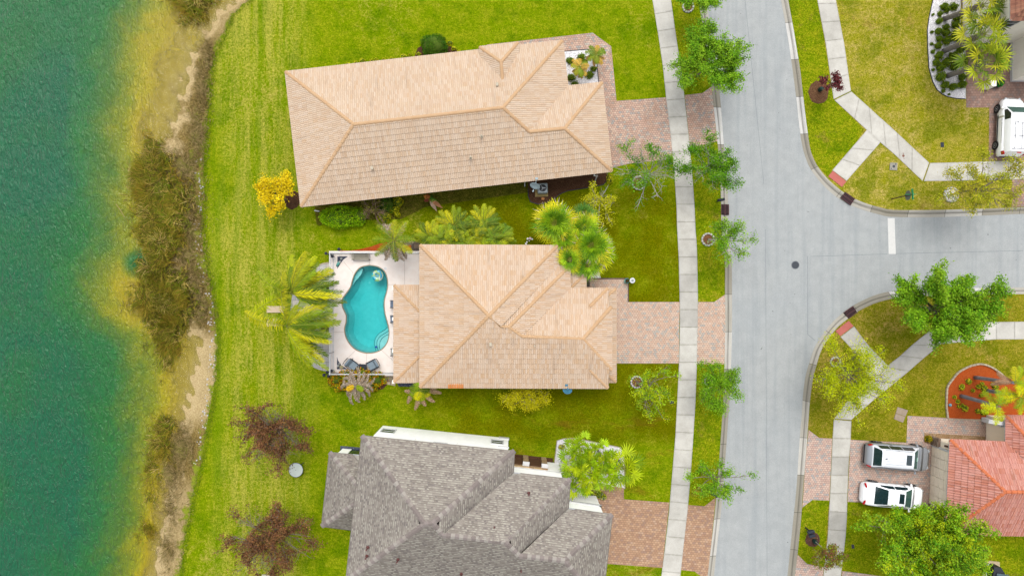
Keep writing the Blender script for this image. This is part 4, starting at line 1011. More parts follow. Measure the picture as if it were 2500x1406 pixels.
oq = XY([q0, q1, q2, (1392, 704, 2.8)], 2.8); fascia(hB, oq, 2.8)
vent(hB, 1198, 840, 5.0, 1); vent(hB, 1305, 843, 4.7, 0)
for t_ in (.2, .5, .8): window(hB, wB[1], wB[0], t_, .9, 2.2, 1.3)
for t_ in (.15, .4, .7): window(hB, wB[7], wB[6], t_, .9, 2.2, 1.3)
for t_ in (.25, .6): window(hB, wB[0], wB[7], t_, .1, 2.2, 2.4)
b = MB(); nrow = 9
for i in range(nrow):
    c = W(1096 + i * 4.2, 941, 3.5); b.box((c[0], c[1], 3.52), (.1, .42, .05), 0, bev=.01)
b.build('replaced_tile', simple('orange_tile', C(236, 150, 76), .8, var=.2, scale=9), hB)['label'] = 'orange replacement tiles at the lower eave'

# ---- house C : grey shingles, two storeys
zC = 6.0
hC = thing('shingle_house', 'two storey white house with grey shingle roof, bottom of the picture', 'house', (*W(1150, 1250)[:2], 0))
c0, c1, c2, c3, c4, c5, c6, c7 = (883, 1063, zC), (1255.8, 1100.5, zC), (1253.8, 1153, zC), (1393, 1169, zC), (1388, 1240, zC), (1495.6, 1255.6, zC), (1470, 1479, zC), (844, 1417, zC)
a1, a2 = (1036, 1279, 8.1), (1056.5, 1277, 8.1)
W1, T1, W2, T2, T3 = (1080, 1306, 7.85), (1233, 1322.5, 7.8), (1267, 1356.5, 7.5), (1271, 1357, 7.5), (1379, 1368.5, 7.45)
facesC = [wf_([c1, c0, a1, a2]), wf_([c0, c7, a1]), wf_([c2, c1, a2, W1]), wf_([c3, c2, W1, T1]), wf_([c4, c3, T1, W2]), wf_([c5, c4, W2, T3]), wf_([c6, c5, T3]), wf_([c7, c6, T3, W2, T1, W1, a2, a1])]
def shingle_roof(faces, parent, name='roof'):
    acc = dict(v=[], f=[], uv=[], n=0, off=np.zeros(2))
    for f in faces: tile_face(acc, f, course=.15, barrel=.9, amp=0.0, step=.008, over=.03, us=1)
    return mesh_obj(name, np.concatenate(acc['v']), np.concatenate(acc['f']), m_shingle, parent, uvs=np.concatenate(acc['uv']))
shingle_roof(facesC, hC)
def flat_caps(parent, lines, w=.19, seg=.3):
    for a_, b_ in lines:
        b = MB(); a, q = np.array(W(*a_)), np.array(W(*b_)); L = np.linalg.norm(q - a)
        if L < .2: continue
        d = (q - a) / L; s = np.cross(d, [0, 0, 1]); s /= np.linalg.norm(s); up = np.cross(s, d); k = max(1, round(L / seg))
        for i in range(k):
            p0 = a + d * L * i / k; p1 = a + d * (L * (i + 1) / k + .03)
            z0_, z1_ = .045, .02
            dr = .42 * w
            vs = [p0 + s * w - up * (dr - z0_), p0 + up * z0_, p0 - s * w - up * (dr - z0_), p1 + s * w - up * (dr - z1_), p1 + up * z1_, p1 - s * w - up * (dr - z1_)]
            b.add(vs, [(0, 1, 4, 3), (1, 2, 5, 4), (2, 1, 0)])
        b.build('ridge_cap', m_scap, parent)
flat_caps(hC, [(c0, a1), (c7, a1), (a1, a2), (a2, c1), (a2, W1), (W1, T1), (c3, T1), (T1, W2), (W2, T3), (c5, T3), (c6, T3)])
outC = XY([c0, c1, c2, c3, c4, c5, c6, c7], zC); fascia(hC, outC, zC)
wC = wall_block(hC, outC, 0, zC - .1, .45, m_wall_w)
x0, x1, x2, x3 = (804, 1104, 2.9), (884, 1111, 2.9), (861, 1294, 2.9), (784.6, 1284.5, 2.9)
xi0, xi1 = (884, 1200, 4.25), (878, 1222, 4.25)
shingle_roof([wf_([x3, x0, xi0, xi1]), wf_([x0, x1, xi0]), wf_([x2, x3, xi1])], hC, 'porch_roof')
flat_caps(hC, [(x0, xi0), (x3, xi1)])
ox = XY([x0, (905, 1113), (885, 1297), x3], 2.9); fascia(hC, ox, 2.9); wx = wall_block(hC, ox, 0, 2.8, .35, m_wall_w, 'porch_wall')
# north wall windows, belt course
pN, qN = wC[1], wC[0]
window(hC, wC[0], wC[1], .075, 1.2, 2.5, .95); window(hC, wC[0], wC[1], .915, 1.2, 2.5, .85)
window(hC, wC[0], wC[1], .5, 4.0, 5.0, .9)
def belt(parent, p, q, z, h=.18, t=.1, mat=None, name='belt_course'):
    p, q = np.array(p), np.array(q); d = (q - p) / np.linalg.norm(q - p); an = math.atan2(d[1], d[0]); c = (p + q) / 2
    b = MB(); b.box((*c, z), (np.linalg.norm(q - p) + t, t, h), an); return b.build(name, mat or m_white, parent)
belt(hC, wC[4], wC[5], 2.95, .3, .16); belt(hC, wC[5], wC[6], 2.95, .3, .16); belt(hC, wC[2], wC[3], 2.9, .14, .06)
pp, qq = np.array(wC[0]), np.array(wC[1]); belt(hC, pp + (qq - pp) * .93, qq, 3.3, .12, .12); belt(hC, pp + (qq - pp) * .93, qq, .25, .5, .12)
for t_ in (.31, .62):
    p_ = pp + (qq - pp) * t_; b = MB(); b.box((p_[0], p_[1], 4.6), (.012, .02, 2.4)); b.build('control_joint', simple('joint_shade', C(196, 194, 184), .9), hC)
# stone faced entry with two arched brown doors
g = M('ledge_stone'); v, e, fx, fy = g.cells(g.n('ShaderNodeCombineXYZ', {0: g.n('ShaderNodeSeparateXYZ', {0: g.pos()}).outputs[0], 1: g.n('ShaderNodeSeparateXYZ', {0: g.pos()}).outputs[2]}).outputs[0], .34, .09, .43)
g.bsdf(g.mix(g.step(e, .012, .0), g.ramp(v, [(0, C(206, 172, 122)), (.3, C(226, 196, 150)), (.55, C(184, 146, 100)), (.8, C(214, 186, 146))], 'CONSTANT'), C(120, 92, 62)), .9); m_stone = g.m
p, q = np.array(wC[2]), np.array(wC[3]); d = (q - p) / np.linalg.norm(q - p); nn = np.array([-d[1], d[0]]); an = math.atan2(d[1], d[0])
L_ = np.linalg.norm(q - p); b = MB(); cc_ = p + d * (L_ * .38) + nn * .05; b.box((*cc_, 1.3), (L_ * .76, .1, 2.6), an); b.build('stone_facing', m_stone, hC)
m_brown = simple('brown_boards', C(112, 74, 54), .7, var=.25, scale=4)
for t_, w_ in ((.16, 1.45), (.52, 1.5)):
    c = p + d * L_ * t_ + nn * .13
    b = MB(); n_ = 14; hh = 2.0
    prof = [(-w_ / 2, 0), (w_ / 2, 0), (w_ / 2, hh - .1)] + [(w_ / 2 * math.cos(PI * i / n_), hh - .1 + .35 * math.sin(PI * i / n_)) for i in range(1, n_)] + [(-w_ / 2, hh - .1)]
    fr_ = [(*(c + d * a), z) for a, z in prof]; bk = [(*(c + d * a - nn * .09), z) for a, z in prof]; m_ = len(prof)
    b.add(fr_ + bk, [tuple(range(m_)), tuple(range(2 * m_ - 1, m_ - 1, -1))] + [(i, (i + 1) % m_, m_ + (i + 1) % m_, m_ + i) for i in range(m_)])
    b.build('arched_door', m_brown, hC)
for t_ in (.345, .70):
    c = p + d * L_ * t_ + nn * .2; b = MB(); b.box((*c, 1.15), (.42, .3, 2.3), an); b.build('stone_pillar', m_stone, hC); b = MB(); b.box((*(c + nn * .02), 2.36), (.52, .4, .12), an); b.build('pillar_cap', m_white, hC)
b = MB(); qx, qy = np.array(wx[0]), np.array(wx[1]); dd = (qy - qx) / np.linalg.norm(qy - qx); b.box((*(qx + dd * 1.6 + np.array([0, .03])), 1.2), (1.6, .06, 2.1), math.atan2(dd[1], dd[0])); b.build('sliding_door', m_glass, hC)
m_rv = simple('vent_redbrown', C(120, 72, 68), .6)
for (x, y, z) in ((897, 1337, 6.9), (895, 1358, 6.8), (971, 1367, 7.2), (1126, 1402, 7.1), (1291, 1204, 6.7), (1207, 1283, 7.3), (1272, 1390, 6.9)): vent(hC, x, y, z, 0, m_rv)

# ---- house D : terracotta, bottom right
zD = 2.9
hD = thing('terracotta_house', 'beige one storey house with salmon red barrel tile roof at the right edge', 'house', (*W(2400, 1180)[:2], 0))
t0, t1, t2, t3 = (2319.8, 1072.8, zD), (2456, 1079, zD), (2456, 1014, zD), (2700, 1018, zD)
t4, t5 = (2700, 1309, zD), (2308.5, 1303, zD)
X1, X2 = (2456, 1200.7, 4.9), (2640, 1203, 4.9)
vD = (2528, 1146, 4.15)
facesD = [wf_([t5, t0, X1]), wf_([t0, t1, vD, (2590, 1202, 4.9), X1]), wf_([t1, t2, (2545, 1105, 4.3), vD]), wf_([t2, t3, (2640, 1120, 4.45), (2545, 1105, 4.3)]), wf_([t4, t5, X1, X2])]
tile_roof('roof', facesD, m_tile_red, hD, course=.42, barrel=.2, amp=.05, step=.045)
ridges(hD, [(t0, X1), (t5, X1), (X1, X2), (t2, (2545, 1105, 4.3))], m_cap_red, .15)
outD = XY([t0, t1, t2, t3, t4, t5], zD); fascia(hD, outD, zD); wD = wall_block(hD, outD, 0, zD - .1, .5, m_wall_b)
p, q = np.array(wD[0]), np.array(wD[5]); d = (q - p) / np.linalg.norm(q - p); nn = np.array([d[1], -d[0]]); an = math.atan2(d[1], d[0]); L_ = np.linalg.norm(q - p)
if nn[0] > 0: nn = -nn
def onw(t, o=0.0): return p + d * L_ * t + nn * o
m_gd = simple('garage_beige', (.76, .66, .52, 1), .7, var=.05)
b = MB()
for i in range(4):
    for j in range(6): b.box((*(onw(.10 + .74 * (j + .5) / 6, .05)), .3 + i * .56), (L_ * .74 / 6 - .03, .06, .53), an, bev=.012)
b.build('garage_door', m_gd, hD)
b = MB()
b.box((*onw(.09, .06), 1.2), (.16, .14, 2.4), an); b.box((*onw(.85, .06), 1.2), (.16, .14, 2.4), an); b.box((*onw(.47, .07), 2.46), (L_ * .78, .18, .2), an)
b.build('garage_trim', m_white, hD)

g = M('quoin_stone'); v, e, fx, fy = g.cells(g.n('ShaderNodeCombineXYZ', {0: g.n('ShaderNodeSeparateXYZ', {0: g.pos()}).outputs[1], 1: g.n('ShaderNodeSeparateXYZ', {0: g.pos()}).outputs[2]}).outputs[0], .3, .14, .5)
g.bsdf(g.mix(g.step(e, .014, 0), g.ramp(v, [(0, C(176, 150, 128)), (.4, C(206, 182, 160)), (.7, C(150, 124, 106))], 'CONSTANT'), C(110, 92, 78)), .9); m_quoin = g.m
for tt_, ww_ in ((.03, .7), (.93, 1.1)): b = MB(); b.box((*onw(tt_, .08), .5), (ww_, .2, 1.0), an); b.build('stone_base', m_quoin, hD)
b = MB(); c = onw(.035, .14); b.box((*c, 1.9), (.14, .16, .26), an, bev=.02); b.ball((c[0], c[1], 2.1), .07); b.build('wall_lantern', simple('bronze', C(112, 74, 60), .5, .4), hD)
b = MB(); b.box((*W(2436, 1031, 2.5)[:2], 2.45), (1.6, .3, .35), R(-8)); b.build('porch_beam', m_white, hD)
b = MB(); b.box((*W(2425, 1030, 1.2)[:2], 1.2), (.35, .35, 2.2)); b.build('porch_post', m_white, hD)
window(hD, wD[5], wD[4], .3, .9, 2.1, 1.3)

# ---- house E : top right corner
hE = thing('cream_house', 'cream stucco house partly in view at the upper right corner behind the palms', 'house', (*W(2500, 60)[:2], 0))
E0 = XY([(2468, 50), (2800, 50), (2800, -400), (2468, -400)], 6.0)
ef = wf_([(2468, 50, 6.0), (2468, -400, 6.0), (2600, -200, 8.0), (2600, -60, 8.0)]); ef2 = wf_([(2800, 50, 6.0), (2468, 50, 6.0), (2600, -60, 8.0), (2700, -60, 8.0)])
m_tile_br = tile_mat('brown_roof_tile', [(.1, C(150, 100, 82)), (.4, C(176, 120, 96)), (.7, C(190, 136, 108)), (.95, C(140, 92, 78))], streak=C(110, 70, 58))
tile_roof('roof', [ef, ef2], m_tile_br, hE, course=.3, barrel=.3, amp=.01)
fascia(hE, E0, 6.0); wE = wall_block(hE, E0, 0, 5.9, .5, m_wall_c)
window(hE, wE[0], wE[1], .08, 3.6, 4.8, 1.0)
G0 = [W(2467, 199)[:2], W(2800, 199)[:2], W(2800, 100)[:2], W(2467, 100)[:2]]
b = MB(); b.prism(G0, 0, 2.9); b.build('garage_wall', m_wall_c, hE)
b = MB(); b.prism(inset(G0, -.06), 2.75, 3.02); b.build('garage_trim', m_white, hE)
b = MB(); b.prism(inset(G0, -.05), 0, .25); b.build('wall_base', m_white, hE)
gr = XY([(2520, 186), (2850, 186), (2850, 80), (2520, 80)], 3.2)
b = MB(); b.prism(inset(G0, -.3), 3.03, 3.2)
ga, gb, gc, gd_ = [(x, y, 3.21) for x, y in inset(G0, -.3)]
m1 = ((ga[0] + gd_[0]) / 2 + 2, (ga[1] + gd_[1]) / 2, 4.2); m2 = ((gb[0] + gc[0]) / 2, (gb[1] + gc[1]) / 2, 4.2)
b.build('garage_soffit', m_soffit, hE)
tile_roof('garage_roof', [[ga, gb, m2, m1], [gd_, ga, m1], [gc, gd_, m1, m2]], m_tile_br, hE, course=.3, barrel=.3, amp=.01)

# ================================================================== vegetation
def leaf_mat(name, trans=.35, rough=.6):
    g = M(name); c = g.n('ShaderNodeAttribute', attribute_name='Col').outputs[0]
    p = g.n('ShaderNodeBsdfPrincipled', {'Base Color': c, 'Roughness': rough, 'Specular IOR Level': .12}).outputs[0]
    t = g.n('ShaderNodeBsdfTranslucent', {0: c}).outputs[0]
    g.t.links.new(g.n('ShaderNodeMixShader', {0: trans, 1: p, 2: t}).outputs[0], g.out.inputs[0]); return g.m
m_leaf = leaf_mat('leaves', .22); m_palm = leaf_mat('palm_leaves', .1, .5); m_reed = leaf_mat('reed_blades', .2, .8)
m_bark = simple('bark', C(150, 138, 122), .9, var=.25, scale=14)
m_bark_grey = simple('pale_bark', C(190, 184, 172), .9, var=.2, scale=14)
m_trunk = simple('palm_trunk', C(150, 142, 132), .9, var=.25, scale=8)
m_trunk_grey = simple('smooth_palm_trunk', C(158, 156, 164), .85, var=.2, scale=5)
def pal(*cs): return np.array([C(*c)[:3] for c in cs])
def pick(p, n, jit=.12):
    c = p[rng.integers(0, len(p), n)] * (1 + rng.normal(0, jit, (n, 1))); return np.clip(c, 0, .95)
def rand_unit(n):
    v = rng.normal(size=(n, 3)); return v / np.linalg.norm(v, axis=1)[:, None]
def leaf_quads(P, size, up=.8, asp=.55):
    """rhombic leaf cards around points P"""
    n = len(P); N = rand_unit(n) + np.array([0, 0, up]); N /= np.linalg.norm(N, axis=1)[:, None]
    A = np.cross(N, rand_unit(n)); A /= np.linalg.norm(A, axis=1)[:, None] + 1e-9; B = np.cross(N, A)
    s = (size * rng.uniform(.6, 1.3, n))[:, None]
    droop = N * s * .12
    return np.stack([P - A * s * .5, P + B * s * asp * .5 + droop, P + A * s * .5, P - B * s * asp * .5 + droop], 1)

def bez(a, b, bend, k=6):
    a, b = np.array(a), np.array(b); t = np.linspace(0, 1, k)[:, None]
    return a + (b - a) * t + np.array(bend) * (4 * t * (1 - t))

def make_tree(name, label, cat, base, crown, rx, ry, zc, palette, group=None, rz=None, n_prim=13, n_sec=8, n_leaf=26, leaf=.15, bark=None, bare=0.0, spread=.17, trunk_r=.09, ring=None, open_=.15, seed=None, spiky=.25):
    """base, crown in photo pixels; rx, ry radii in photo pixels"""
    B = np.array(W(*base)); Cc = np.array(W(crown[0], crown[1], zc)); f = (H - zc) / H / S
    ax, ay = rx * f, ry * f; az = rz if rz else .42 * (ax + ay) / 2
    t = thing(name, label, cat, tuple(B), group)
    fork = B + (Cc - B) * .55 + np.array([0, 0, -az * .25]); fork[2] = max(.5, zc - az * .95)
    mb = MB(); mb.tube(bez(B, fork, (rng.normal(0, .08), rng.normal(0, .08), 0)), np.linspace(trunk_r, trunk_r * .7, 6), 8); mb.build('trunk', bark or m_bark, t, smooth=True)
    mb = MB(); pts = []; 
    for i in range(n_prim):
        an = 2 * PI * (i + rng.uniform(-.35, .35)) / n_prim * 1.0; el = rng.uniform(-.12, .95)
        if i % 4 == 3: el = rng.uniform(.8, 1.35)
        d = np.array([math.cos(an) * math.cos(el), math.sin(an) * math.cos(el), math.sin(el)])
        reach = rng.uniform(.68, 1.0 + spiky * .5)
        tip = Cc + d * np.array([ax, ay, az]) * reach
        path = bez(fork + rng.normal(0, .05, 3), tip, (rng.normal(0, .15), rng.normal(0, .15), rng.uniform(.0, .3)), 7)
        r0 = trunk_r * rng.uniform(.4, .6); mb.tube(path, np.linspace(r0, .012, 7), 5, cap=False)
        leafy = rng.uniform() > bare
        pts.append((path[-3:], 1.0 if leafy else .1))
        for j in range(n_sec):
            u = rng.uniform(.28, .98); k = u * 6; k0 = int(k); s0 = path[k0] + (path[min(k0 + 1, 6)] - path[k0]) * (k - k0)
            dd = rand_unit(1)[0] * np.array([1, 1, .6]) + d * .75; dd[2] += .25; dd /= np.linalg.norm(dd)
            L = rng.uniform(.22, .42) * (ax + ay) / 2 * (1.15 - .45 * u)
            tip2 = s0 + dd * L; p2 = bez(s0, tip2, rng.normal(0, .08, 3), 4)
            mb.tube(p2, np.linspace(.018, .006, 4), 3, cap=False); pts.append((p2, 1.0 if leafy and rng.uniform() > bare * .5 else .08))
            if rng.uniform() < spiky:
                p3 = bez(tip2, tip2 + (d * .6 + rand_unit(1)[0] * .6) * .5 * L, rng.normal(0, .05, 3), 4); mb.tube(p3, np.linspace(.008, .004, 4), 3, cap=False); pts.append((p3, .8 if leafy else .08))
    mb.build('branches', bark or m_bark, t)
    LP, LC = [], []
    for path, w in pts:
        n = int(n_leaf * 2.5 * w * rng.uniform(.6, 1.35))
        if n < 1: continue
        u = rng.uniform(0, 1, n) ** .7 * (len(path) - 1); k = np.minimum(u.astype(int), len(path) - 2)
        P = path[k] + (path[k + 1] - path[k]) * (u - k)[:, None]
        P = P + rng.normal(0, spread, (n, 3)) * np.array([1, 1, .7])
        base_c = palette[rng.integers(0, len(palette))] * rng.uniform(.75, 1.3)
        c = (base_c * .5 + palette[rng.integers(0, len(palette), n)] * .5) * (1 + rng.normal(0, .14, (n, 1)))
        LP.append(P); LC.append(np.clip(c, 0, .95))
    P = np.concatenate(LP); c = np.concatenate(LC)
    # gaps: drop the leaves that fall into random holes
    hc = Cc + rng.uniform(-1, 1, (9, 3)) * np.array([ax, ay, az]); hr = rng.uniform(.12, .3, 9) * (ax + ay) / 2
    keep = np.ones(len(P), bool)
    for h_, r_ in zip(hc, hr): keep &= (np.linalg.norm((P - h_)[:, :2], axis=1) > r_) | (rng.uniform(size=len(P)) > open_ * 3)
    P, c = P[keep], c[keep]
    quads('crown', leaf_quads(P, np.full(len(P), leaf * .92), up=1.1), c, m_leaf, t)
    return t
def stone_ring(cx, cy, r, label, fill=m_mulch_ring, k=13, gap=0.0):
    c = W(cx, cy); t = thing('stone_ring', label, 'stone ring', c, 'white stone rings round the street trees')
    for i in range(k):
        a = 2 * PI * i / k
        if gap and a < gap: continue
        b = MB(); b.box((c[0] + r * math.cos(a), c[1] + r * math.sin(a), .07), (.14, 2 * PI * r / k * .86, .17), a, bev=.03); b.build('stone', m_ringstone, t)
    b = MB(); b.lathe((c[0], c[1], 0), [(r - .05, .0), (r - .05, .035)], 20); b.build('mulch', fill, t); return t
m_ringstone = simple('ring_stone', C(222, 218, 212), .85, var=.15, scale=3)

G1 = pal((120, 170, 20), (96, 150, 16), (140, 184, 30), (80, 132, 18), (150, 186, 40))
G2 = pal((84, 144, 12), (68, 124, 14), (108, 160, 20), (56, 104, 16), (124, 168, 30))
G3 = pal((168, 186, 6), (186, 194, 8), (146, 172, 8), (200, 204, 20))
G4 = pal((176, 178, 24), (196, 190, 40), (150, 160, 20), (128, 146, 20), (190, 170, 60))
RB = pal((120, 80, 54), (104, 68, 48), (136, 92, 60), (92, 62, 46), (116, 96, 48), (156, 108, 66)) * .95
YL = pal((236, 206, 4), (244, 216, 20), (224, 194, 0), (204, 176, 6), (248, 224, 50))
LG = pal((166, 190, 16), (150, 176, 12), (190, 202, 30), (120, 156, 12))
K = 1.6
for p_ in (G1, G2, G3, G4, RB, YL, LG): p_ *= K
np.clip(YL, 0, .9, out=YL)

gs = 'green street trees along the road'
make_tree('street_tree', 'largest green street tree, standing above the top driveway apron', 'tree', (1701, 187), (1737, 150), 98, 84, 4.0, G1, gs, n_prim=16, n_sec=11, n_leaf=44, leaf=.15)
make_tree('street_tree', 'green street tree cut off by the top edge, over a white stone ring', 'tree', (1681, 16), (1712, -8), 52, 42, 3.6, G1, gs, n_prim=10, n_sec=7, n_leaf=34, leaf=.15)
make_tree('street_tree', 'half bare grey twigged tree left of the sidewalk, below the top driveway', 'tree', (1560, 447), (1588, 420), 88, 70, 3.6, G2, gs, n_prim=17, n_sec=9, n_leaf=22, leaf=.13, bark=m_bark_grey, bare=.42, spiky=.5)
make_tree('street_tree', 'tree with bare grey middle beside the kerb, above the black mailbox', 'tree', (1706, 425), (1743, 410), 76, 68, 3.7, G2, gs, n_prim=16, n_sec=9, n_leaf=28, leaf=.13, bark=m_bark_grey, bare=.3, spiky=.5)
make_tree('street_tree', 'thin green tree leaning over the kerb beside the storm grate', 'tree', (1729, 585), (1778, 582), 62, 60, 3.5, G1, gs, n_prim=12, n_sec=6, n_leaf=22, leaf=.13, bark=m_bark_grey, bare=.25, spiky=.6, open_=.28)
make_tree('street_tree', 'thin pale green tree on the lawn left of the sidewalk, beside its stone ring', 'tree', (1555, 932), (1592, 955), 58, 68, 3.4, np.concatenate([G1, G3]), gs, n_prim=12, n_sec=7, n_leaf=17, leaf=.12, spiky=.4, open_=.3)
make_tree('street_tree', 'bushy green tree on the verge just below the pool house driveway', 'tree', (1733, 930), (1750, 940), 56, 60, 3.3, G1, gs, n_prim=13, n_sec=8, n_leaf=27, leaf=.13, spiky=.5)
make_tree('street_tree', 'straggly green tree over the mailbox at the lower verge', 'tree', (1712, 1146), (1746, 1172), 66, 50, 3.3, G1, gs, n_prim=10, n_sec=5, n_leaf=24, leaf=.14, spiky=.7, open_=.3)
make_tree('oak_tree', 'big dense green tree over the lower corner sidewalk', 'tree', (2232, 750), (2316, 755), 138, 98, 4.8, G1, 'large trees right of the road', n_prim=22, n_sec=14, n_leaf=58, leaf=.17, trunk_r=.16, rz=2.2)
make_tree('oak_tree', 'biggest green tree, at the bottom right below the white sedan', 'tree', (2166, 1276), (2248, 1328), 160, 98, 4.8, np.concatenate([G1, G1, G3]), 'large trees right of the road', n_prim=24, n_sec=15, n_leaf=58, leaf=.17, trunk_r=.16, rz=2.2)
make_tree('feathery_tree', 'yellow green see-through tree over the forked sidewalk of the lower corner', 'tree', (2041, 883), (2078, 935), 98, 92, 4.0, G3, 'large trees right of the road', n_prim=18, n_sec=12, n_leaf=27, leaf=.12, spiky=.5, open_=.25, spread=.2)
make_tree('feathery_tree', 'olive yellow open tree over the upper corner sidewalk near the right edge', 'tree', (2322, 476), (2402, 462), 88, 80, 4.2, G4, 'large trees right of the road', n_prim=15, n_sec=9, n_leaf=23, leaf=.13, spiky=.6, open_=.28)
make_tree('young_tree', 'small dark red tree on a round mulch ring at the upper corner', 'tree', (2001, 222), (2031, 204), 25, 22, 2.6, pal((110, 48, 52), (88, 40, 46), (130, 62, 60)) * K, 'young red trees', n_prim=9, n_sec=5, n_leaf=10, leaf=.15, spread=.1, trunk_r=.04)
make_tree('young_tree', 'small tree with green edges and red brown heart beside the lowest mailbox', 'tree', (1986, 1318), (2020, 1352), 38, 36, 2.8, np.concatenate([pal((120, 146, 16), (140, 156, 24)), pal((118, 70, 50), (140, 86, 66))]) * K, 'young red trees', n_prim=10, n_sec=6, n_leaf=16, leaf=.15, spread=.12, trunk_r=.04, bark=m_bark_grey)
make_tree('maple_tree', 'upper of the two red brown leafed trees on the lake side lawn', 'tree', (714, 1030), (670, 1054), 88, 84, 3.4, RB, 'red brown trees on the back lawn', n_prim=26, n_sec=13, n_leaf=13, leaf=.15, spiky=.5, open_=.3, spread=.15)
make_tree('maple_tree', 'lower of the two red brown leafed trees on the lake side lawn', 'tree', (694, 1277), (657, 1324), 94, 92, 3.4, RB, 'red brown trees on the back lawn', n_prim=26, n_sec=13, n_leaf=13, leaf=.15, spiky=.5, open_=.3, spread=.15)
make_tree('yellow_tree', 'bright yellow leafed small tree at the lake end of the top house', 'tree', (700, 487), (671, 472), 48, 47, 2.6, YL, None, n_prim=11, n_sec=8, n_leaf=20, leaf=.17, open_=.2)
make_tree('golden_bush', 'golden green bush below the lower wall of the pool house', 'bush', (1281, 950), (1282, 971), 62, 28, 1.5, pal((206, 196, 10), (188, 184, 12), (220, 206, 30), (164, 168, 10)) * K, None, n_prim=16, n_sec=9, n_leaf=22, leaf=.11, rz=.9, spiky=.2, trunk_r=.05)
make_tree('wispy_tree', 'thin yellow green shrub with bare twigs right of the fan palms', 'shrub', (1458, 482), (1464, 497), 46, 48, 2.2, pal((190, 190, 20), (170, 180, 18), (206, 196, 40)) * K, None, n_prim=12, n_sec=6, n_leaf=11, leaf=.12, spiky=.6, open_=.35, bark=m_bark_grey)
make_tree('bare_shrub', 'leafless grey brown twiggy shrub beside the clipped hedge', 'shrub', (908, 512), (913, 513), 32, 30, 1.5, pal((150, 150, 40), (120, 110, 60)), None, n_prim=15, n_sec=9, n_leaf=1.2, leaf=.12, spiky=.9, bark=simple('twig', C(150, 120, 104), .9), rz=.7)

for (x, y, r, l) in ((1679, 18, .42, 'white stone ring below the tree at the top edge'), (1559, 447, .52, 'white stone ring below the half bare tree'), (1728, 585, .48, 'white stone ring beside the left storm grate'),
                     (1554, 932, .45, 'white stone ring below the pale green lawn tree'), (1733, 930, .4, 'white stone ring on the verge below the pool house driveway'), (2039, 883, .38, 'white stone ring inside the yellow green tree at the lower corner')):
    stone_ring(x, y, r, l)
stone_ring(2321, 476, .55, 'white stone ring with pale gravel near the street sign', m_gravel, 12)

def bush(name, label, cat, px, py, rx, ry, h, palette, group=None, n=1500, leaf=.1, lump=.12, seed=0, zb=0.0, box=2.0, boxy=False):
    z = h * .55; c = np.array(W(px, py, z)); f = (H - z) / H / S; ax, ay = rx * f, ry * f
    t = thing(name, label, cat, (c[0], c[1], zb), group)
    d = rand_unit(n); d[:, 2] = np.abs(d[:, 2]) * 1.0 - .15
    if boxy: 
        e = np.abs(d); d = d / (e ** 4).sum(1)[:, None] ** .25
    ph = rng.uniform(0, 6, 4)
    lum = 1 + lump * (np.sin(d[:, 0] * 5 + ph[0]) * np.cos(d[:, 1] * 4 + ph[1]) + .6 * np.sin(d[:, 2] * 7 + d[:, 0] * 6 + ph[2]))
    rad = lum * rng.uniform(.8, 1.03, n)
    P = np.array([c[0], c[1], zb + h * .15]) + d * np.array([ax, ay, h * .85]) * rad[:, None]
    P[:, 2] = np.maximum(P[:, 2], zb + .03)
    quads('foliage', leaf_quads(P, np.full(n, leaf), up=.5), pick(palette, n), m_leaf, t)
    mb = MB(); mb.ball((c[0], c[1], zb + h * .22), 1.0, 14, 8); mb.v = [(c[0] + (x - c[0]) * ax * .8, c[1] + (y - c[1]) * ay * .8, max(zb + .01, zb + h * .2 + (zz - zb - h * .22) * h * .62)) for x, y, zz in mb.v]
    o = mb.build('inner_growth', m_inner, t, smooth=True)
    return t
m_inner = simple('inner_leaves', C(90, 116, 20), .95, var=.3, scale=14)
DG = pal((60, 110, 14), (76, 124, 16), (48, 92, 14), (94, 136, 20)) * K
HG = pal((124, 172, 8), (104, 152, 6), (150, 190, 12), (90, 136, 6), (168, 196, 16)) * 2.1
YG = pal((206, 200, 20), (224, 214, 40), (180, 184, 20), (150, 166, 20)) * K
bush('round_bush', 'dark green ball clipped bush behind the top house', 'bush', 1058, 108, 34, 30, 1.5, DG, n=4200, leaf=.09)
bush('hedge', 'bright green clipped oblong hedge at the lake end of the side yard', 'hedge', 832, 529, 48, 26, 1.3, HG, n=5600, leaf=.1, boxy=True)
bush('hedge', 'small lobe of bright clipped hedge touching the bare shrub', 'hedge', 876, 527, 18, 21, 1.2, HG, n=1400, leaf=.1)
yg = 'low yellow green shrubs along the top house'
for i, (x, y, r) in enumerate(((850, 157, 6), (868, 153, 5), (884, 148, 8), (905, 148, 5), (918, 146, 6), (937, 145, 5), (955, 143, 5), (985, 137, 8), (1000, 134, 4), (1022, 132, 6), (1098, 105, 8), (1108, 118, 6), (1120, 126, 5), (940, 541, 8))):
    bush('low_shrub', (['tenth', 'ninth', 'eighth', 'seventh', 'sixth', 'fifth', 'fourth', 'third', 'second', 'first'][i] + ' small yellow green wall shrub counting leftwards from the dark round bush') if i < 10 else ['small yellow shrub at the upper right of the dark round bush', 'small yellow shrub right below the bush, in the middle of three', 'small yellow shrub nearest the paver walk beside the round bush'][i - 10] if i < 13 else 'small yellow shrub below the yellow shrub clump beside the hedge', 'shrub', x, y, r, r * .8, .4, YG, yg if i < 10 else 'yellow shrubs round the dark ball bush' if i < 13 else None, n=160, leaf=.1)
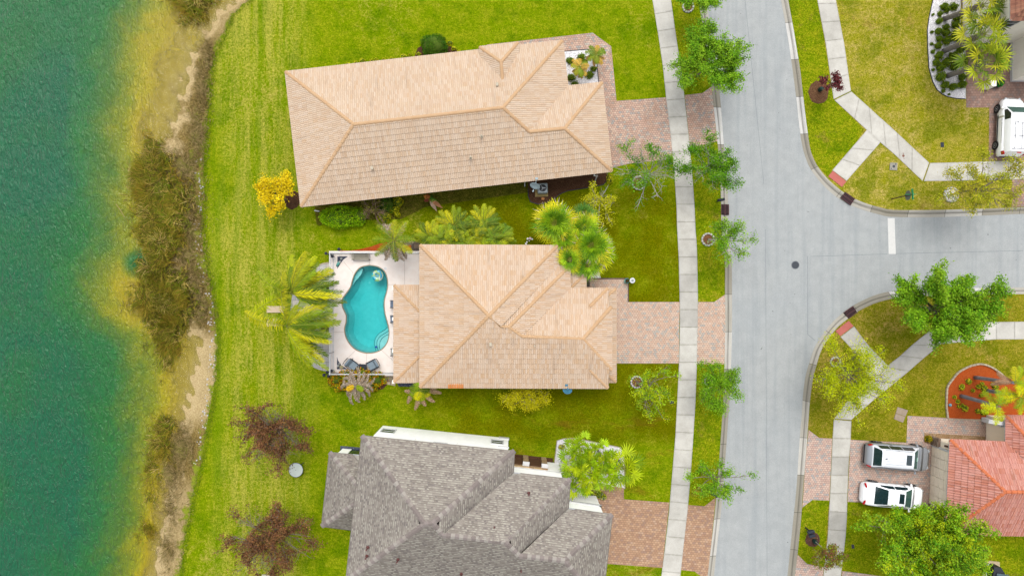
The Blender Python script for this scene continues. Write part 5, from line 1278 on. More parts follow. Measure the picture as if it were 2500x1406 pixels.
for i, (x, y, rx, ry) in enumerate(((970, 494, 13, 14), (961, 512, 12, 10), (938, 528, 17, 12), (970, 524, 7, 6))):
    bush('yellow_shrub', ['yellow leafed shrub tight below the tiled eave', 'yellow leafed shrub in the middle of the clump beside the bare shrub', 'largest yellow leafed shrub touching the bare shrub', 'smallest yellow leafed shrub in the clump beside the bare shrub'][i], 'shrub', x, y, rx, ry, .7, YG, 'yellow shrubs beside the bare shrub', n=420, leaf=.12)
# small palms and crotons
CR = pal((226, 170, 10), (206, 120, 10), (190, 190, 10), (150, 160, 14), (236, 196, 20), (170, 86, 16), (110, 140, 14)) * K
for i, (x, y, rx, ry, h) in enumerate(((820, 926, 20, 16, 1.1), (850, 920, 22, 16, 1.3), (884, 916, 22, 16, 1.4), (916, 926, 22, 18, 1.2), (830, 943, 20, 12, .9), (905, 944, 22, 14, .8))):
    bush('croton_shrub', ['orange yellow croton shrub at the lower left fence corner', 'orange yellow croton shrub left of the curled grey palm', 'tallest orange yellow croton shrub behind the garden table', 'orange yellow croton shrub nearest the tan slabs', 'low croton shrub at the outer left of the bed', 'low croton shrub right of the curled grey palm'][i], 'shrub', x, y, rx, ry, h, CR, 'croton shrubs below the pool fence', n=900, leaf=.15, lump=.3)
bush('green_shrub', 'green shrub below the gutter corner with yellow leaves', 'shrub', 1490, 436, 8, 12, .8, YG, n=260, leaf=.12)
bush('green_shrub', 'dark green fern like shrub under the tiled eave', 'shrub', 944, 500, 22, 20, 1.0, DG, n=900, leaf=.13, lump=.3)
SG = pal((112, 134, 8), (96, 118, 8), (134, 152, 14), (80, 104, 10)) * 2.0
shr = [(2305, 16, 9), (2296, 34, 6.5), (2293, 52, 8), (2312, 24, 8), (2328, 17, 9), (2292, 77, 8.5), (2294, 95, 7), (2291, 112, 8), (2310, 67, 8), (2310, 81, 9), (2332, 89, 12), (2312, 100, 10), (2292, 136, 10), (2286, 153, 8), (2296, 166, 9),
       (2310, 153, 12), (2327, 137, 10), (2329, 163, 11), (2349, 153, 11), (2296, 189, 11), (2307, 208, 9), (2327, 213, 10), (2349, 189, 9), (2349, 207, 10), (2336, 44, 10), (2334, 61, 9), (2345, 122, 9), (2277, 78, 4), (2276, 107, 4), (2280, 170, 4), (2280, 35, 3.5), (2305, 222, 4.5), (2319, 230, 3.5), (2279, 126, 5)]
def uniq(items, fn):
    base = [fn(*it) for it in items]; out = list(base)
    for b_ in set(base):
        idx = sorted([i for i, q in enumerate(base) if q == b_], key=lambda i: (items[i][1], items[i][0]))
        if len(idx) > 1:
            names = ['upper one', 'lower one'] if len(idx) == 2 else ['top one', 'middle one', 'bottom one'] if len(idx) == 3 else ['first from the top', 'second from the top', 'third from the top', 'fourth from the top', 'fifth from the top', 'sixth from the top', 'seventh from the top', 'eighth from the top'][:len(idx)]
            for i, nm in zip(idx, names): out[i] = b_ + ', ' + nm
    return out
def shr_label(x, y, r):
    zy = 'above the uppermost palm trunk' if y < 35 else 'beside the uppermost palm trunk' if y < 70 else 'between uppermost and middle palm trunks' if y < 108 else 'beside the middle palm trunk' if y < 145 else 'between middle and lowest palm trunks' if y < 175 else 'beside the lowest palm trunk' if y < 205 else 'below the lowest palm trunk'
    zx = 'at the gravel rim' if x < 2284 else 'near the lawn' if x < 2301 else 'mid gravel' if x < 2322 else 'near the driveway'
    return ('tiny' if r < 6 else 'small' if r < 8.6 else 'bushy' if r < 10.5 else 'broad') + ' green shrub ' + zx + ', ' + zy
shl = uniq(shr, shr_label)
proto = None
for i, (x, y, r) in enumerate(shr):
    if proto is None: proto = bush('gravel_shrub', shl[i], 'shrub', x, y, 10, 10, .7, SG, 'low green shrubs in the white gravel bed', n=520, leaf=.1, lump=.25); o = proto
    else: o = copy_tree(proto)
    o['label'] = shl[i]; c = W(x, y, .2); s_ = r / 10; o.location = (c[0], c[1], 0.02); o.rotation_euler = (0, 0, rng.uniform(0, 6)); o.scale = (s_ * rng.uniform(.85, 1.15), s_ * rng.uniform(.85, 1.15), s_)
bush('rock_strip_shrub', 'small yellow green shrub at the corner of the river stone strip', 'shrub', 2270, 1072, 9, 8, .6, pal((170, 150, 10), (150, 140, 12), (190, 166, 20)) * K, n=420, leaf=.1)
yp = [(2367, 931), (2350, 942), (2348, 946), (2398, 937), (2389, 944), (2403, 948), (2425, 938), (2430, 944), (2396, 965), (2376, 953), (2331, 969), (2341, 992), (2350, 990), (2356, 997), (2339, 980), (2387, 1003), (2400, 1006), (2410, 1008)]
def yp_label(x, y):
    zy = 'near the upper grey trunk' if y < 950 else 'between the two grey trunks' if y < 970 else 'below the lower grey trunk' if y < 1000 else 'near the paver walk'
    return 'yellow plant in orange mulch, ' + ('left part' if x < 2360 else 'middle' if x < 2400 else 'right part') + ', ' + zy
ypl = uniq(yp, yp_label)
for i, (x, y) in enumerate(yp):
    if i == 0: pr = bush('yellow_plant', ypl[i], 'plant', x, y, 8, 7, .35, YG, 'small yellow plants in the orange mulch bed', n=130, leaf=.11); o = pr
    else: o = copy_tree(pr); o['label'] = ypl[i]; o.location = (*W(x, y, .1)[:2], .02); s_ = rng.uniform(.6, 1.1); o.scale = (s_, s_, s_); o.rotation_euler = (0, 0, rng.uniform(0, 6))
for i, (x, y, rx, ry) in enumerate(((1440, 1206, 18, 7), (1462, 1208, 14, 10), (1473, 1214, 10, 7), (1403, 1186, 6, 6), (1372, 1092, 8, 6), (1398, 1078, 7, 5))):
    bush('flowering_shrub', ['yellow flowering shrub along the white wall, middle one', 'yellow flowering shrub with white blooms near the wall corner', 'yellow flowering shrub at the corner of the brown driveway', 'small yellow shrub at the shingle eave', 'small yellow shrub at the left rim of the lower gravel bed', 'small yellow shrub at the upper rim of the lower gravel bed'][i], 'shrub', x, y, rx, ry, .6, np.concatenate([YG, pal((220, 216, 200))]), 'yellow shrubs round the lower gravel bed', n=400, leaf=.1)
for i, (x, y, r) in enumerate(((1392, 148, 10), (1420, 138, 10), (1394, 188, 11), (1440, 182, 11), (1450, 168, 8), (1404, 206, 10), (1428, 150, 8))):
    bush('gravel_shrub', ['green shrub at the upper left of the small gravel bed', 'green shrub above the middle browning palm', 'green shrub at the left of the small gravel bed, beside the roof', 'green shrub at the right of the small gravel bed', 'green shrub nearest the right rim of the small gravel bed', 'green shrub at the lower left of the small gravel bed', 'green shrub between the two browning palms'][i], 'shrub', x, y, r, r * .8, .5, SG, 'low green shrubs in the top house gravel bed', n=330, leaf=.1, lump=.3)

# ------------------------------------------------------------------ palms
def frond_feather(base, az, L, el0, el1, nl=46, ll=.55, wind=(0, 0), droop=.25, curl=0.0, w=.03, jit=.1):
    """returns quads for one feather frond and its rachis path"""
    k = 16; t = np.linspace(0, 1, k); el = el0 + (el1 - el0) * t ** 1.2; a = az + curl * t ** 1.5
    d = np.stack([np.cos(a) * np.cos(el), np.sin(a) * np.cos(el), np.sin(el)], 1)
    wv_ = np.array([wind[0], wind[1], 0]); d = d + wv_ * t[:, None]; d /= np.linalg.norm(d, axis=1)[:, None]
    P = base + np.concatenate([[np.zeros(3)], np.cumsum(d[:-1] * L / (k - 1), 0)])
    Q = []
    u = np.linspace(.12, 1, nl); i = np.minimum((u * (k - 1)).astype(int), k - 2); fr = (u * (k - 1) - i)[:, None]
    pp = P[i] + (P[i + 1] - P[i]) * fr; T = d[i]; Sd = np.cross(T, [0, 0, 1]); Sd /= np.linalg.norm(Sd, axis=1)[:, None] + 1e-9
    for sgn in (-1, 1):
        ln = ll * np.sin(PI * np.clip(u * .86 + .1, 0, 1)) ** .6 * rng.uniform(.8 - jit, 1.1 + jit, nl)
        dr = Sd * sgn + T * rng.uniform(.45, .8, nl)[:, None] + wv_ * 1.6 + np.array([0, 0, -droop]) + rng.normal(0, jit, (nl, 3))
        dr /= np.linalg.norm(dr, axis=1)[:, None]; mid = pp + dr * ln[:, None] * .55; dr2 = dr + np.array([0, 0, -droop * .9]) + wv_ * .5; dr2 /= np.linalg.norm(dr2, axis=1)[:, None]
        tip = mid + dr2 * ln[:, None] * .45; wd_ = np.cross(dr, [0, 0, 1]); wd_ /= np.linalg.norm(wd_, axis=1)[:, None] + 1e-9
        Q.append(np.stack([pp - wd_ * w * .3, mid - wd_ * w * .5, mid + wd_ * w * .5, pp + wd_ * w * .3], 1))
        Q.append(np.stack([mid - wd_ * w * .5, tip - wd_ * w * .08, tip + wd_ * w * .08, mid + wd_ * w * .5], 1))
    return np.concatenate(Q), P
def feather_palm(name, label, base, crown, z, palette, L=2.2, n=15, wind=(0, 0), dead=None, ndead=0, group=None, trunk_r=.13, ll=.55, azs=None, dead_az=None, els=(.75, -.5), nl=46, trunk=None, curl=.0, lens=None, dead_L=None, droop=.25, fw=.026, jit=.1):
    B = np.array(W(*base)); Cc = np.array(W(crown[0], crown[1], z)); t = thing(name, label, 'palm tree', tuple(B), group)
    mb = MB(); path = bez(B, Cc, (0, 0, 0), 8); rr = np.linspace(trunk_r * 1.15, trunk_r * .85, 8); mb.tube(path, rr, 10); mb.build('trunk', trunk or m_trunk, t, smooth=True)
    Q, Cs = [], []; rb = MB()
    for i in range(n):
        az = azs[i % len(azs)] if azs is not None else 2 * PI * i / n + rng.uniform(-.2, .2)
        young = i % 3 == 0
        e0 = rng.uniform(.5, 1.1) if young else rng.uniform(.1, .6) * els[0] * 1.4; e1 = els[1] + rng.uniform(-.3, .3)
        Li = (lens[i % len(lens)] if lens else L) * rng.uniform(.88, 1.08)
        q, P = frond_feather(Cc, az, Li, e0, e1, nl=nl, ll=ll, wind=wind, droop=droop, curl=curl * rng.uniform(-1, 1), w=fw, jit=jit); Q.append(q)
        c = palette[rng.integers(0, len(palette))] * rng.uniform(.75, 1.3); Cs.append(np.clip((c * .8 + palette[rng.integers(0, len(palette), len(q))] * .2) * (1 + rng.normal(0, .16, (len(q), 1))), 0, .95)); rb.tube(P, np.linspace(.03, .008, len(P)), 4, cap=False)
    quads('fronds', np.concatenate(Q), np.concatenate(Cs), m_palm, t); rb.build('frond_stems', m_stem, t)
    if ndead:
        Q, Cs = [], []; rb = MB()
        for i in range(ndead):
            az = dead_az[i % len(dead_az)] if dead_az is not None else rng.uniform(0, 2 * PI)
            q, P = frond_feather(Cc - np.array([0, 0, .1]), az, (dead_L or L) * rng.uniform(.8, 1.05), rng.uniform(-.2, .3), -.9, nl=nl, ll=ll * .75, wind=wind, droop=.45, curl=rng.choice([-1, 1]) * rng.uniform(.3, 1.0) * (1 + curl), w=.035); Q.append(q); Cs.append(pick(dead, len(q), .15)); rb.tube(P, np.linspace(.03, .01, len(P)), 4, cap=False)
        quads('dead_fronds', np.concatenate(Q), np.concatenate(Cs), m_palm, t)['label'] = 'dried grey brown fronds'; rb.build('dead_stems', m_deadstem, t)
    return t
m_stem = simple('green_stem', C(160, 170, 50), .7); m_deadstem = simple('dry_stem', C(170, 146, 116), .8)
PG = pal((146, 168, 2), (118, 148, 2), (172, 182, 2), (78, 112, 4), (206, 198, 4)) * 1.25
PG2 = pal((110, 148, 8), (88, 130, 10), (144, 168, 12), (68, 110, 12), (170, 180, 16)) * 1.25
DEAD = pal((186, 168, 146), (164, 140, 114), (204, 188, 168), (120, 94, 68), (212, 200, 184)) * 1.0
OR = pal((206, 156, 10), (190, 128, 14), (226, 176, 20), (120, 140, 14), (150, 160, 16)) * K
wp = 'wind blown palms by the slab patio'
def D(*a): return [R(x) for x in a]
feather_palm('queen_palm', 'upper wind swept feather palm leaning over the slab patio', (758, 712), (712, 716), 4.4, PG, fw=.042, jit=.14, curl=.35, L=2.9, n=34, wind=(.46, .1), group=wp, azs=D(60, 35, 15, -5, 80, 100, 160, 200, -25, 45, 25, 70, 5, -15, 50), lens=(3.3, 3.5, 3.9, 4.2, 2.9, 2.0, 1.7, 2.0, 3.2, 3.3), nl=52, ll=.6)
feather_palm('queen_palm', 'lower wind swept feather palm leaning over the slab patio', (748, 788), (702, 796), 4.4, PG, fw=.042, jit=.14, curl=.35, L=2.9, n=34, wind=(.42, -.08), group=wp, azs=D(-50, -25, -5, 20, -70, -58, 45, 100, 165, 10, -40, 65, -62, 5, 35, -15), lens=(4.0, 3.3, 3.6, 3.9, 3.7, 4.3, 3.0, 2.0, 1.8, 3.6), nl=52, ll=.6)
feather_palm('queen_palm', 'feather palm with grey dead fronds and orange tips over the top of the pool deck', (957, 600), (962, 586), 4.0, np.concatenate([OR, OR, PG2]), L=1.75, n=8, dead=DEAD, ndead=15, ll=.42, curl=.5, nl=50, dead_L=1.9)
feather_palm('curled_palm', 'palm of curled dead grey fronds over the croton shrubs', (865, 935), (868, 944), 3.0, np.concatenate([OR, PG]), L=.8, n=2, dead=DEAD, ndead=17, ll=.3, curl=1.6, nl=46, dead_L=1.75)
feather_palm('drooping_palm', 'small palm with green heart and splayed brown dead fronds at the house wall', (1027, 948), (1026, 953), 2.4, PG, L=.85, n=9, dead=pal((196, 160, 124), (214, 182, 150), (176, 136, 104)) * 1.1, ndead=7, dead_az=D(-85, -50, -5, 5, 195, -100, 210), ll=.4, dead_L=1.8, nl=44)
fp = 'feathery palms between the houses'
for i, (x, y, r, l) in enumerate(((1050, 578, 1.25, 'leftmost small feathery palm at the upper wall of the pool house'), (1078, 584, 1.2, 'small feathery palm low against the upper wall, second from the left'), (1108, 552, 1.45, 'feathery palm standing apart above the first pair'), (1104, 584, 1.15, 'small feathery palm tucked below the one standing apart'),
                                  (1150, 574, 1.35, 'feathery palm in the middle of the row beside the pale stone'), (1180, 545, 1.4, 'topmost feathery palm above the row'), (1190, 578, 1.35, 'feathery palm below the topmost one'), (1222, 580, 1.15, 'rightmost feathery palm of the row along the upper wall'))):
    feather_palm('small_palm', l, (x, y + 2), (x, y), 1.5, np.concatenate([PG2, PG]) if i % 2 else PG, L=r * 1.08, n=22, wind=(.08, .38), group=fp, ll=.42, nl=34, trunk_r=.07, els=(1.0, -.1), fw=.03, droop=.3)
feather_palm('pygmy_palm', 'browning little palm in the middle of the small gravel bed', (1408, 178), (1416, 165), 1.9, pal((150, 150, 20), (100, 130, 20), (190, 150, 60)) * K, L=.85, n=8, dead=pal((214, 180, 110), (190, 150, 84)) * K, ndead=9, ll=.3, trunk_r=.07)
feather_palm('pygmy_palm', 'browning little palm at the upper right rim of the small gravel bed', (1448, 138), (1455, 134), 1.9, pal((120, 140, 20), (90, 120, 20), (190, 150, 60)) * K, L=.85, n=8, dead=pal((206, 168, 90), (186, 140, 70)) * K, ndead=7, ll=.3, trunk_r=.07)
mp = 'palms in the orange mulch bed'
PY = pal((196, 202, 6), (170, 186, 6), (212, 212, 10), (126, 156, 8)) * 1.3
feather_palm('royal_palm', 'bright yellow green palm leaning over the lower rim of the orange mulch bed', (2346, 966), (2433, 990), 4.2, PY, L=1.5, n=8, group=mp, azs=D(178, 130, 60, 100, -85, 25, 200, -60), ll=.4, fw=.03, jit=.16, dead=DEAD, ndead=1, dead_az=D(-35), dead_L=1.1, trunk=m_trunk_grey, trunk_r=.14, els=(.5, -.5), nl=40, droop=.12)
feather_palm('royal_palm', 'palm with brown pink dead fronds along the top of the orange mulch bed', (2380, 921), (2476, 934), 4.4, pal((150, 180, 10), (176, 170, 20), (190, 150, 20)) * K, L=1.3, n=6, group=mp, azs=D(100, -20, 20, 70, -60, 0), ll=.4, dead=pal((200, 156, 120), (180, 136, 100)) * 1.1, ndead=4, dead_az=D(172, 178, 160, 10), dead_L=1.6, trunk=m_trunk_grey, trunk_r=.14, nl=60, droop=.12)
feather_palm('royal_palm', 'green palm cut off by the right edge beside the orange mulch bed', (2408, 953), (2489, 966), 4.3, PY, L=1.4, n=9, group=mp, ll=.4, fw=.03, jit=.16, trunk=m_trunk_grey, trunk_r=.14, els=(.5, -.5), nl=40, droop=.12)

def fan_frond(base, az, el, Lp, Rr, nseg=24, spread=2.0, droop=.35, palette=None, w=.05):
    d = np.array([math.cos(az) * math.cos(el), math.sin(az) * math.cos(el), math.sin(el)])
    hub = base + d * Lp + np.array([0, 0, -.1 * Lp])
    s = np.cross(d, [0, 0, 1]); s /= np.linalg.norm(s) + 1e-9; nrm = np.cross(s, d)
    ths = np.linspace(-spread, spread, nseg); Q = []; C_ = []
    ln = Rr * (1 - .22 * (np.abs(ths) / spread) ** 1.5) * rng.uniform(.88, 1.08, nseg)
    dr = np.outer(np.cos(ths), d) + np.outer(np.sin(ths), s) + rng.normal(0, .05, (nseg, 3)) + nrm * .06
    dr /= np.linalg.norm(dr, axis=1)[:, None]
    dr2 = dr + np.array([0, 0, -droop]) + rng.normal(0, .08, (nseg, 3)); dr2 /= np.linalg.norm(dr2, axis=1)[:, None]
    mid = hub + dr * ln[:, None] * .55; tip = mid + dr2 * ln[:, None] * .5
    wd_ = np.cross(dr, nrm); wd_ /= np.linalg.norm(wd_, axis=1)[:, None] + 1e-9
    Q = np.concatenate([np.stack([hub + wd_ * .006, mid + wd_ * w / 2, mid - wd_ * w / 2, hub - wd_ * .006], 1), np.stack([mid + wd_ * w / 2, tip + wd_ * .004, tip - wd_ * .004, mid - wd_ * w / 2], 1)])
    return Q, (base, hub)
def fan_palm(name, label, base, crown, z, palette, tipcol=None, n=26, Lp=.8, Rr=.85, group=None, nseg=22, fw=.05, trunk_r=.14, boots=False, yellow_outer=None, azr=None):
    B = np.array(W(*base)); Cc = np.array(W(crown[0], crown[1], z)); t = thing(name, label, 'palm tree', tuple(B), group)
    path = bez(B, Cc, (0, 0, 0), 12); mb = MB(); mb.tube(path, np.linspace(trunk_r * 1.1, trunk_r, 12), 10); mb.build('trunk', m_trunk, t, smooth=True)
    if boots:
        mb = MB(); ax_ = (Cc - B) / np.linalg.norm(Cc - B); s1 = np.cross(ax_, [0, 1, 0]); s1 /= np.linalg.norm(s1); s2 = np.cross(ax_, s1)
        for i in range(90):
            u = .42 + .58 * i / 90; a = i * 2.4; o = s1 * math.cos(a) + s2 * math.sin(a); p = B + (Cc - B) * u + o * trunk_r * .9
            mb.tube([p, p + o * .1 + ax_ * .16], [.05, .018], 4)
        mb.build('leaf_bases', m_boot, t)
    Q, Cs = [], []; rb = MB()
    for i in range(n):
        az = (azr[0] + (azr[1] - azr[0]) * rng.uniform()) if azr else i * 2.399 + rng.uniform(-.15, .15)
        u = (i + .5) / n; el = 1.25 - 1.5 * u ** .8 + rng.uniform(-.1, .1); lp = Lp * (.55 + .6 * u) * rng.uniform(.85, 1.12)
        q, (b0, hub) = fan_frond(Cc, az, el, lp, Rr * rng.uniform(.85, 1.08), nseg=nseg, w=fw); Q.append(q)
        pl_ = yellow_outer if (yellow_outer is not None and u > .5 and rng.uniform() < .75) else palette
        c0_ = pl_[rng.integers(0, len(pl_))] * rng.uniform(.7, 1.35); cc = (c0_ * .75 + pl_[rng.integers(0, len(pl_), len(q))] * .25) * (1 + rng.normal(0, .16, (len(q), 1)))
        if tipcol is not None and u > .4:
            m = np.zeros(len(q), bool); m[len(q) // 2:] = rng.uniform(size=len(q) - len(q) // 2) < .12; cc[m] = tipcol
        Cs.append(np.clip(cc, 0, .95)); rb.tube([b0, (b0 + hub) / 2 + np.array([0, 0, .06]), hub], [.022, .016, .012], 4, cap=False)
    quads('fronds', np.concatenate(Q), np.concatenate(Cs), m_palm, t); rb.build('frond_stems', m_stem, t); return t
m_boot = simple('leaf_base', C(196, 184, 164), .9, var=.3, scale=10)
FG = pal((112, 156, 16), (92, 140, 20), (138, 176, 20), (76, 122, 26), (150, 182, 34)) * K
FY = pal((190, 190, 10), (206, 196, 14), (170, 180, 12), (214, 200, 40)) * K
TC = np.array(C(216, 200, 170)[:3])
ff = 'fan palms at the upper right of the pool house'
fan_palm('fan_palm', 'biggest round fan palm above the corner of the pool house roof', (1350, 560), (1354, 544), 3.3, FG, TC, 34, .95, .95, ff, yellow_outer=FY)
fan_palm('fan_palm', 'large fan palm with white tips over the lawn, right of the biggest one', (1432, 612), (1444, 600), 3.3, FG, TC, 32, .95, .95, ff, yellow_outer=FY)
fan_palm('fan_palm', 'small bluish green fan palm between the biggest one and the wispy shrub', (1420, 530), (1428, 520), 2.2, pal((90, 138, 50), (76, 122, 46), (112, 156, 60)) * K, None, 14, .55, .6, ff)
fan_palm('fan_palm', 'low fan palm hanging over the small entry roof', (1396, 640), (1392, 634), 3.4, FG, None, 15, .6, .65, ff, yellow_outer=FY)
fan_palm('fan_palm', 'fan palm nearest the paver walk and white gravel strip', (1440, 648), (1436, 646), 3.0, FG, TC, 18, .7, .75, ff, yellow_outer=FY)
fan_palm('fan_palm', 'fan palm wedged between the two large ones', (1402, 580), (1404, 572), 2.8, FG, TC, 22, .85, .85, ff, yellow_outer=FY)
fan_palm('fan_palm', 'yellow tipped fan palm at the upper right of the two large ones', (1418, 562), (1424, 556), 3.0, FG, TC, 18, .8, .8, ff, yellow_outer=FY)
fan_palm('fan_palm', 'fan palm reaching furthest over the lawn at the right', (1448, 620), (1462, 618), 2.9, FG, TC, 18, .8, .8, ff, yellow_outer=FY)
fan_palm('fan_palm', 'fan palm at the roof corner below the biggest one', (1372, 584), (1376, 580), 3.2, FG, TC, 16, .75, .75, ff, yellow_outer=FY)
fl = 'fan palms over the lower gravel bed'
FL = pal((140, 170, 8), (120, 154, 8), (168, 184, 12), (104, 138, 10)) * 1.6
for i, (x, y, r, l) in enumerate(((1402, 1126, .8, 'leftmost fan palm of the lower gravel bed, touching the grey shingle roof'), (1438, 1150, .85, 'second fan palm from the grey shingle roof'), (1476, 1152, .8, 'third fan palm from the grey shingle roof'), (1522, 1142, .95, 'rightmost fan palm reaching over the lawn'), (1418, 1100, .6, 'small fan palm at the upper rim of the lower gravel bed'), (1470, 1118, .6, 'small fan palm in the middle of the lower white gravel'), (1415, 1175, .7, 'fan palm squeezed between the gravel bed and the white wall'))):
    fan_palm('fan_palm', l, (1250 + (x - 1250) * .95, 703 + (y - 703) * .95), (x, y), 2.9, FL, None, 12, 1.0, r * .95, fl, nseg=15, fw=.1, trunk_r=.09)
ft = 'three tall palms with patterned trunks'
FT = pal((140, 164, 20), (110, 140, 20), (172, 184, 30), (84, 118, 30), (200, 196, 40)) * 1.3
fan_palm('cabbage_palm', 'uppermost of the three tall palms with patterned trunks', (2305, 47), (2398, 14), 4.3, FT, None, 17, 1.2, .9, ft, nseg=14, fw=.1, trunk_r=.19, boots=True)
fan_palm('cabbage_palm', 'middle one of the three tall palms with patterned trunks', (2303, 126), (2402, 84), 4.4, FT, None, 18, 1.25, .9, ft, nseg=14, fw=.1, trunk_r=.19, boots=True)
fan_palm('cabbage_palm', 'lowest of the three tall palms with patterned trunks, beside the mauve driveway', (2313, 186), (2410, 152), 4.3, FT, None, 18, 1.25, .9, ft, nseg=14, fw=.1, trunk_r=.19, boots=True)
# bird of paradise
t = thing('banana_plant', 'broad leafed plant with torn orange brown leaves below the top house', 'plant', W(1048, 484))
Q, Cc_ = [], []
c = np.array(W(1049, 486, .7))
for i, (a, L, cols) in enumerate(((150, .6, (230, 150, 70)), (120, .5, (214, 120, 60)), (-50, .8, (110, 170, 40)), (-30, 1.0, (120, 180, 50)), (-60, 1.1, (236, 200, 170)), (-35, 1.25, (226, 160, 110)), (200, .5, (160, 80, 60)), (60, .4, (90, 140, 30)), (-45, .7, (200, 120, 60)), (-20, .6, (100, 160, 40)))):
    d = np.array([math.cos(R(a)), math.sin(R(a)), .15]); s_ = np.array([-d[1], d[0], 0]); w = .17
    for k in range(5):
        u0, u1 = k / 5, (k + 1) / 5; w0, w1 = w * math.sin(PI * min(.97, u0 + .08)) ** .7, w * math.sin(PI * min(.97, u1 + .02)) ** .7
        p0 = c + d * L * u0 + np.array([0, 0, .3 * u0 - .5 * u0 ** 2]); p1 = c + d * L * u1 + np.array([0, 0, .3 * u1 - .5 * u1 ** 2])
        j = rng.normal(0, .02, 3)
        Q += [np.stack([p0, p0 + s_ * w0 + j, p1 + s_ * w1, p1]), np.stack([p0, p1, p1 - s_ * w1, p0 - s_ * w0 - j])]; Cc_ += [np.array(C(*cols)[:3]) * rng.uniform(.7, 1.3)] * 2
quads('leaves', np.array(Q), np.clip(np.array(Cc_), 0, .95), m_leaf, t)
b = MB()
for i in range(5): b.tube([W(1048, 484, 0), tuple(c + rng.normal(0, .12, 3))], [.035, .02], 5)
b.build('stalks', m_stem, t)

# ------------------------------------------------------------------ reeds along the lake
def reeds(name, label, blobs, n, palette, L=(.5, 1.1), lean=.8, w=.04, wind=None):
    P = []
    for (x, y, rx, ry, wt) in blobs:
        k = int(n * wt); a = rng.uniform(0, 2 * PI, k); r = np.minimum(np.abs(rng.normal(0, .62, k)), 1.5) * (1 + .25 * np.sin(a * 3 + x) + .15 * np.sin(a * 7 + y))
        P.append(np.stack([(x + rx * r * np.cos(a) - 1250) / S, (703 - (y + ry * r * np.sin(a))) / S], 1))
    P = np.concatenate(P); z = bed_z(P[:, 0], P[:, 1]); B = np.stack([P[:, 0], P[:, 1], np.maximum(z, -1.0)], 1); k = len(B)
    # clumped lean directions
    a = 3.2 * np.sin(P[:, 0] * 1.3 + .8 * np.sin(P[:, 1] * 1.9)) + 2.6 * np.cos(P[:, 1] * 1.1 + np.sin(P[:, 0] * 2.3)) + rng.normal(0, .9, k)
    ln = rng.uniform(L[0], L[1], k); le = rng.uniform(.25, 1, k) * lean
    hd = np.stack([np.cos(a), np.sin(a)], 1)
    if wind: hd = hd * .6 + np.array(wind)
    d1 = np.stack([hd[:, 0] * le * .6, hd[:, 1] * le * .6, np.ones(k)], 1); d1 /= np.linalg.norm(d1, axis=1)[:, None]
    d2 = np.stack([hd[:, 0] * le * 2.2, hd[:, 1] * le * 2.2, np.full(k, .35)], 1); d2 /= np.linalg.norm(d2, axis=1)[:, None]
    mid = B + d1 * (ln * .5)[:, None]; tip = mid + d2 * (ln * .55)[:, None]; s_ = np.cross(d1 + d2 * .3, [0, 0, 1]); s_ /= np.linalg.norm(s_, axis=1)[:, None] + 1e-9
    Q = np.concatenate([np.stack([B - s_ * w / 2, mid - s_ * w / 2, mid + s_ * w / 2, B + s_ * w / 2], 1), np.stack([mid - s_ * w / 2, tip - s_ * .004, tip + s_ * .004, mid + s_ * w / 2], 1)])
    hsh = .5 + .25 * np.sin(P[:, 0] * 2.1 + 1.7 * np.sin(P[:, 1] * 1.3)) + .25 * np.cos(P[:, 1] * 2.7 + P[:, 0])
    idx = np.clip((hsh * .55 + rng.uniform(0, .45, k)) * len(palette), 0, len(palette) - 1).astype(int)
    c = palette[idx] * (1 + rng.normal(0, .18, (k, 1))); c = np.clip(np.concatenate([c, c]), 0, .95)
    o = quads(name, Q, c, m_reed, None, None); struct(o, label, 'stuff'); return o
RD = pal((100, 82, 20), (136, 108, 32), (116, 108, 18), (150, 130, 44), (92, 92, 16), (110, 122, 18), (76, 62, 26), (176, 152, 72), (104, 112, 20), (206, 180, 110)) * 1.7
RDG = pal((96, 136, 20), (120, 156, 24), (140, 150, 40), (100, 120, 24)) * 1.15
RG = pal((120, 104, 60), (146, 124, 78), (102, 92, 44), (164, 142, 96), (116, 104, 56), (136, 134, 56)) * 1.7
reeds('reeds', 'brown and olive reeds standing in the shallows, upper clump', [(372, 405, 32, 48, .22), (360, 470, 42, 48, .28), (372, 535, 46, 52, .3), (392, 590, 40, 30, .2), (338, 425, 22, 20, .05), (385, 625, 30, 24, .1), (430, 500, 34, 60, .12)], 17000, RD, (.6, 1.2), .8)
reeds('reeds', 'green reeds in the middle of the upper clump', [(398, 470, 14, 34, .5), (410, 520, 16, 34, .5)], 2200, RDG, (.5, 1.0), .8)
reeds('reeds', 'brown and olive reeds standing in the shallows, middle clump', [(372, 680, 44, 40, .3), (388, 740, 50, 48, .4), (396, 800, 36, 42, .2), (398, 850, 22, 40, .12), (440, 720, 34, 50, .12)], 14500, RD, (.6, 1.2), .8, wind=(.25, -.35))
reeds('reeds', 'reeds of the long thin lower clump', [(392, 1045, 20, 28, .25), (378, 1090, 22, 36, .35), (362, 1150, 18, 44, .25), (352, 1210, 10, 26, .05), (346, 1300, 15, 26, .16)], 6500, RD, (.5, 1.0), .8)
reeds('reeds', 'reeds at the top edge of the lake', [(462, -6, 46, 36, 1)], 4200, RD, (.6, 1.2), .8)
reeds('dry_grass', 'dry grey brown grass on the lake bank', [(448, 420, 42, 60, .13), (455, 520, 40, 70, .16), (450, 610, 46, 60, .15), (470, 700, 42, 60, .14), (492, 760, 24, 36, .05), (440, 1090, 34, 46, .11), (412, 1160, 34, 46, .09), (410, 1250, 34, 60, .03), (480, 330, 26, 70, .09), (492, 220, 22, 80, .08), (505, 130, 18, 50, .04), (405, 1340, 30, 50, .03)], 19000, RG, (.2, .55), 1.0, w=.024)
TU = pal((120, 160, 12), (150, 176, 26), (100, 140, 12), (176, 180, 50)) * 1.1
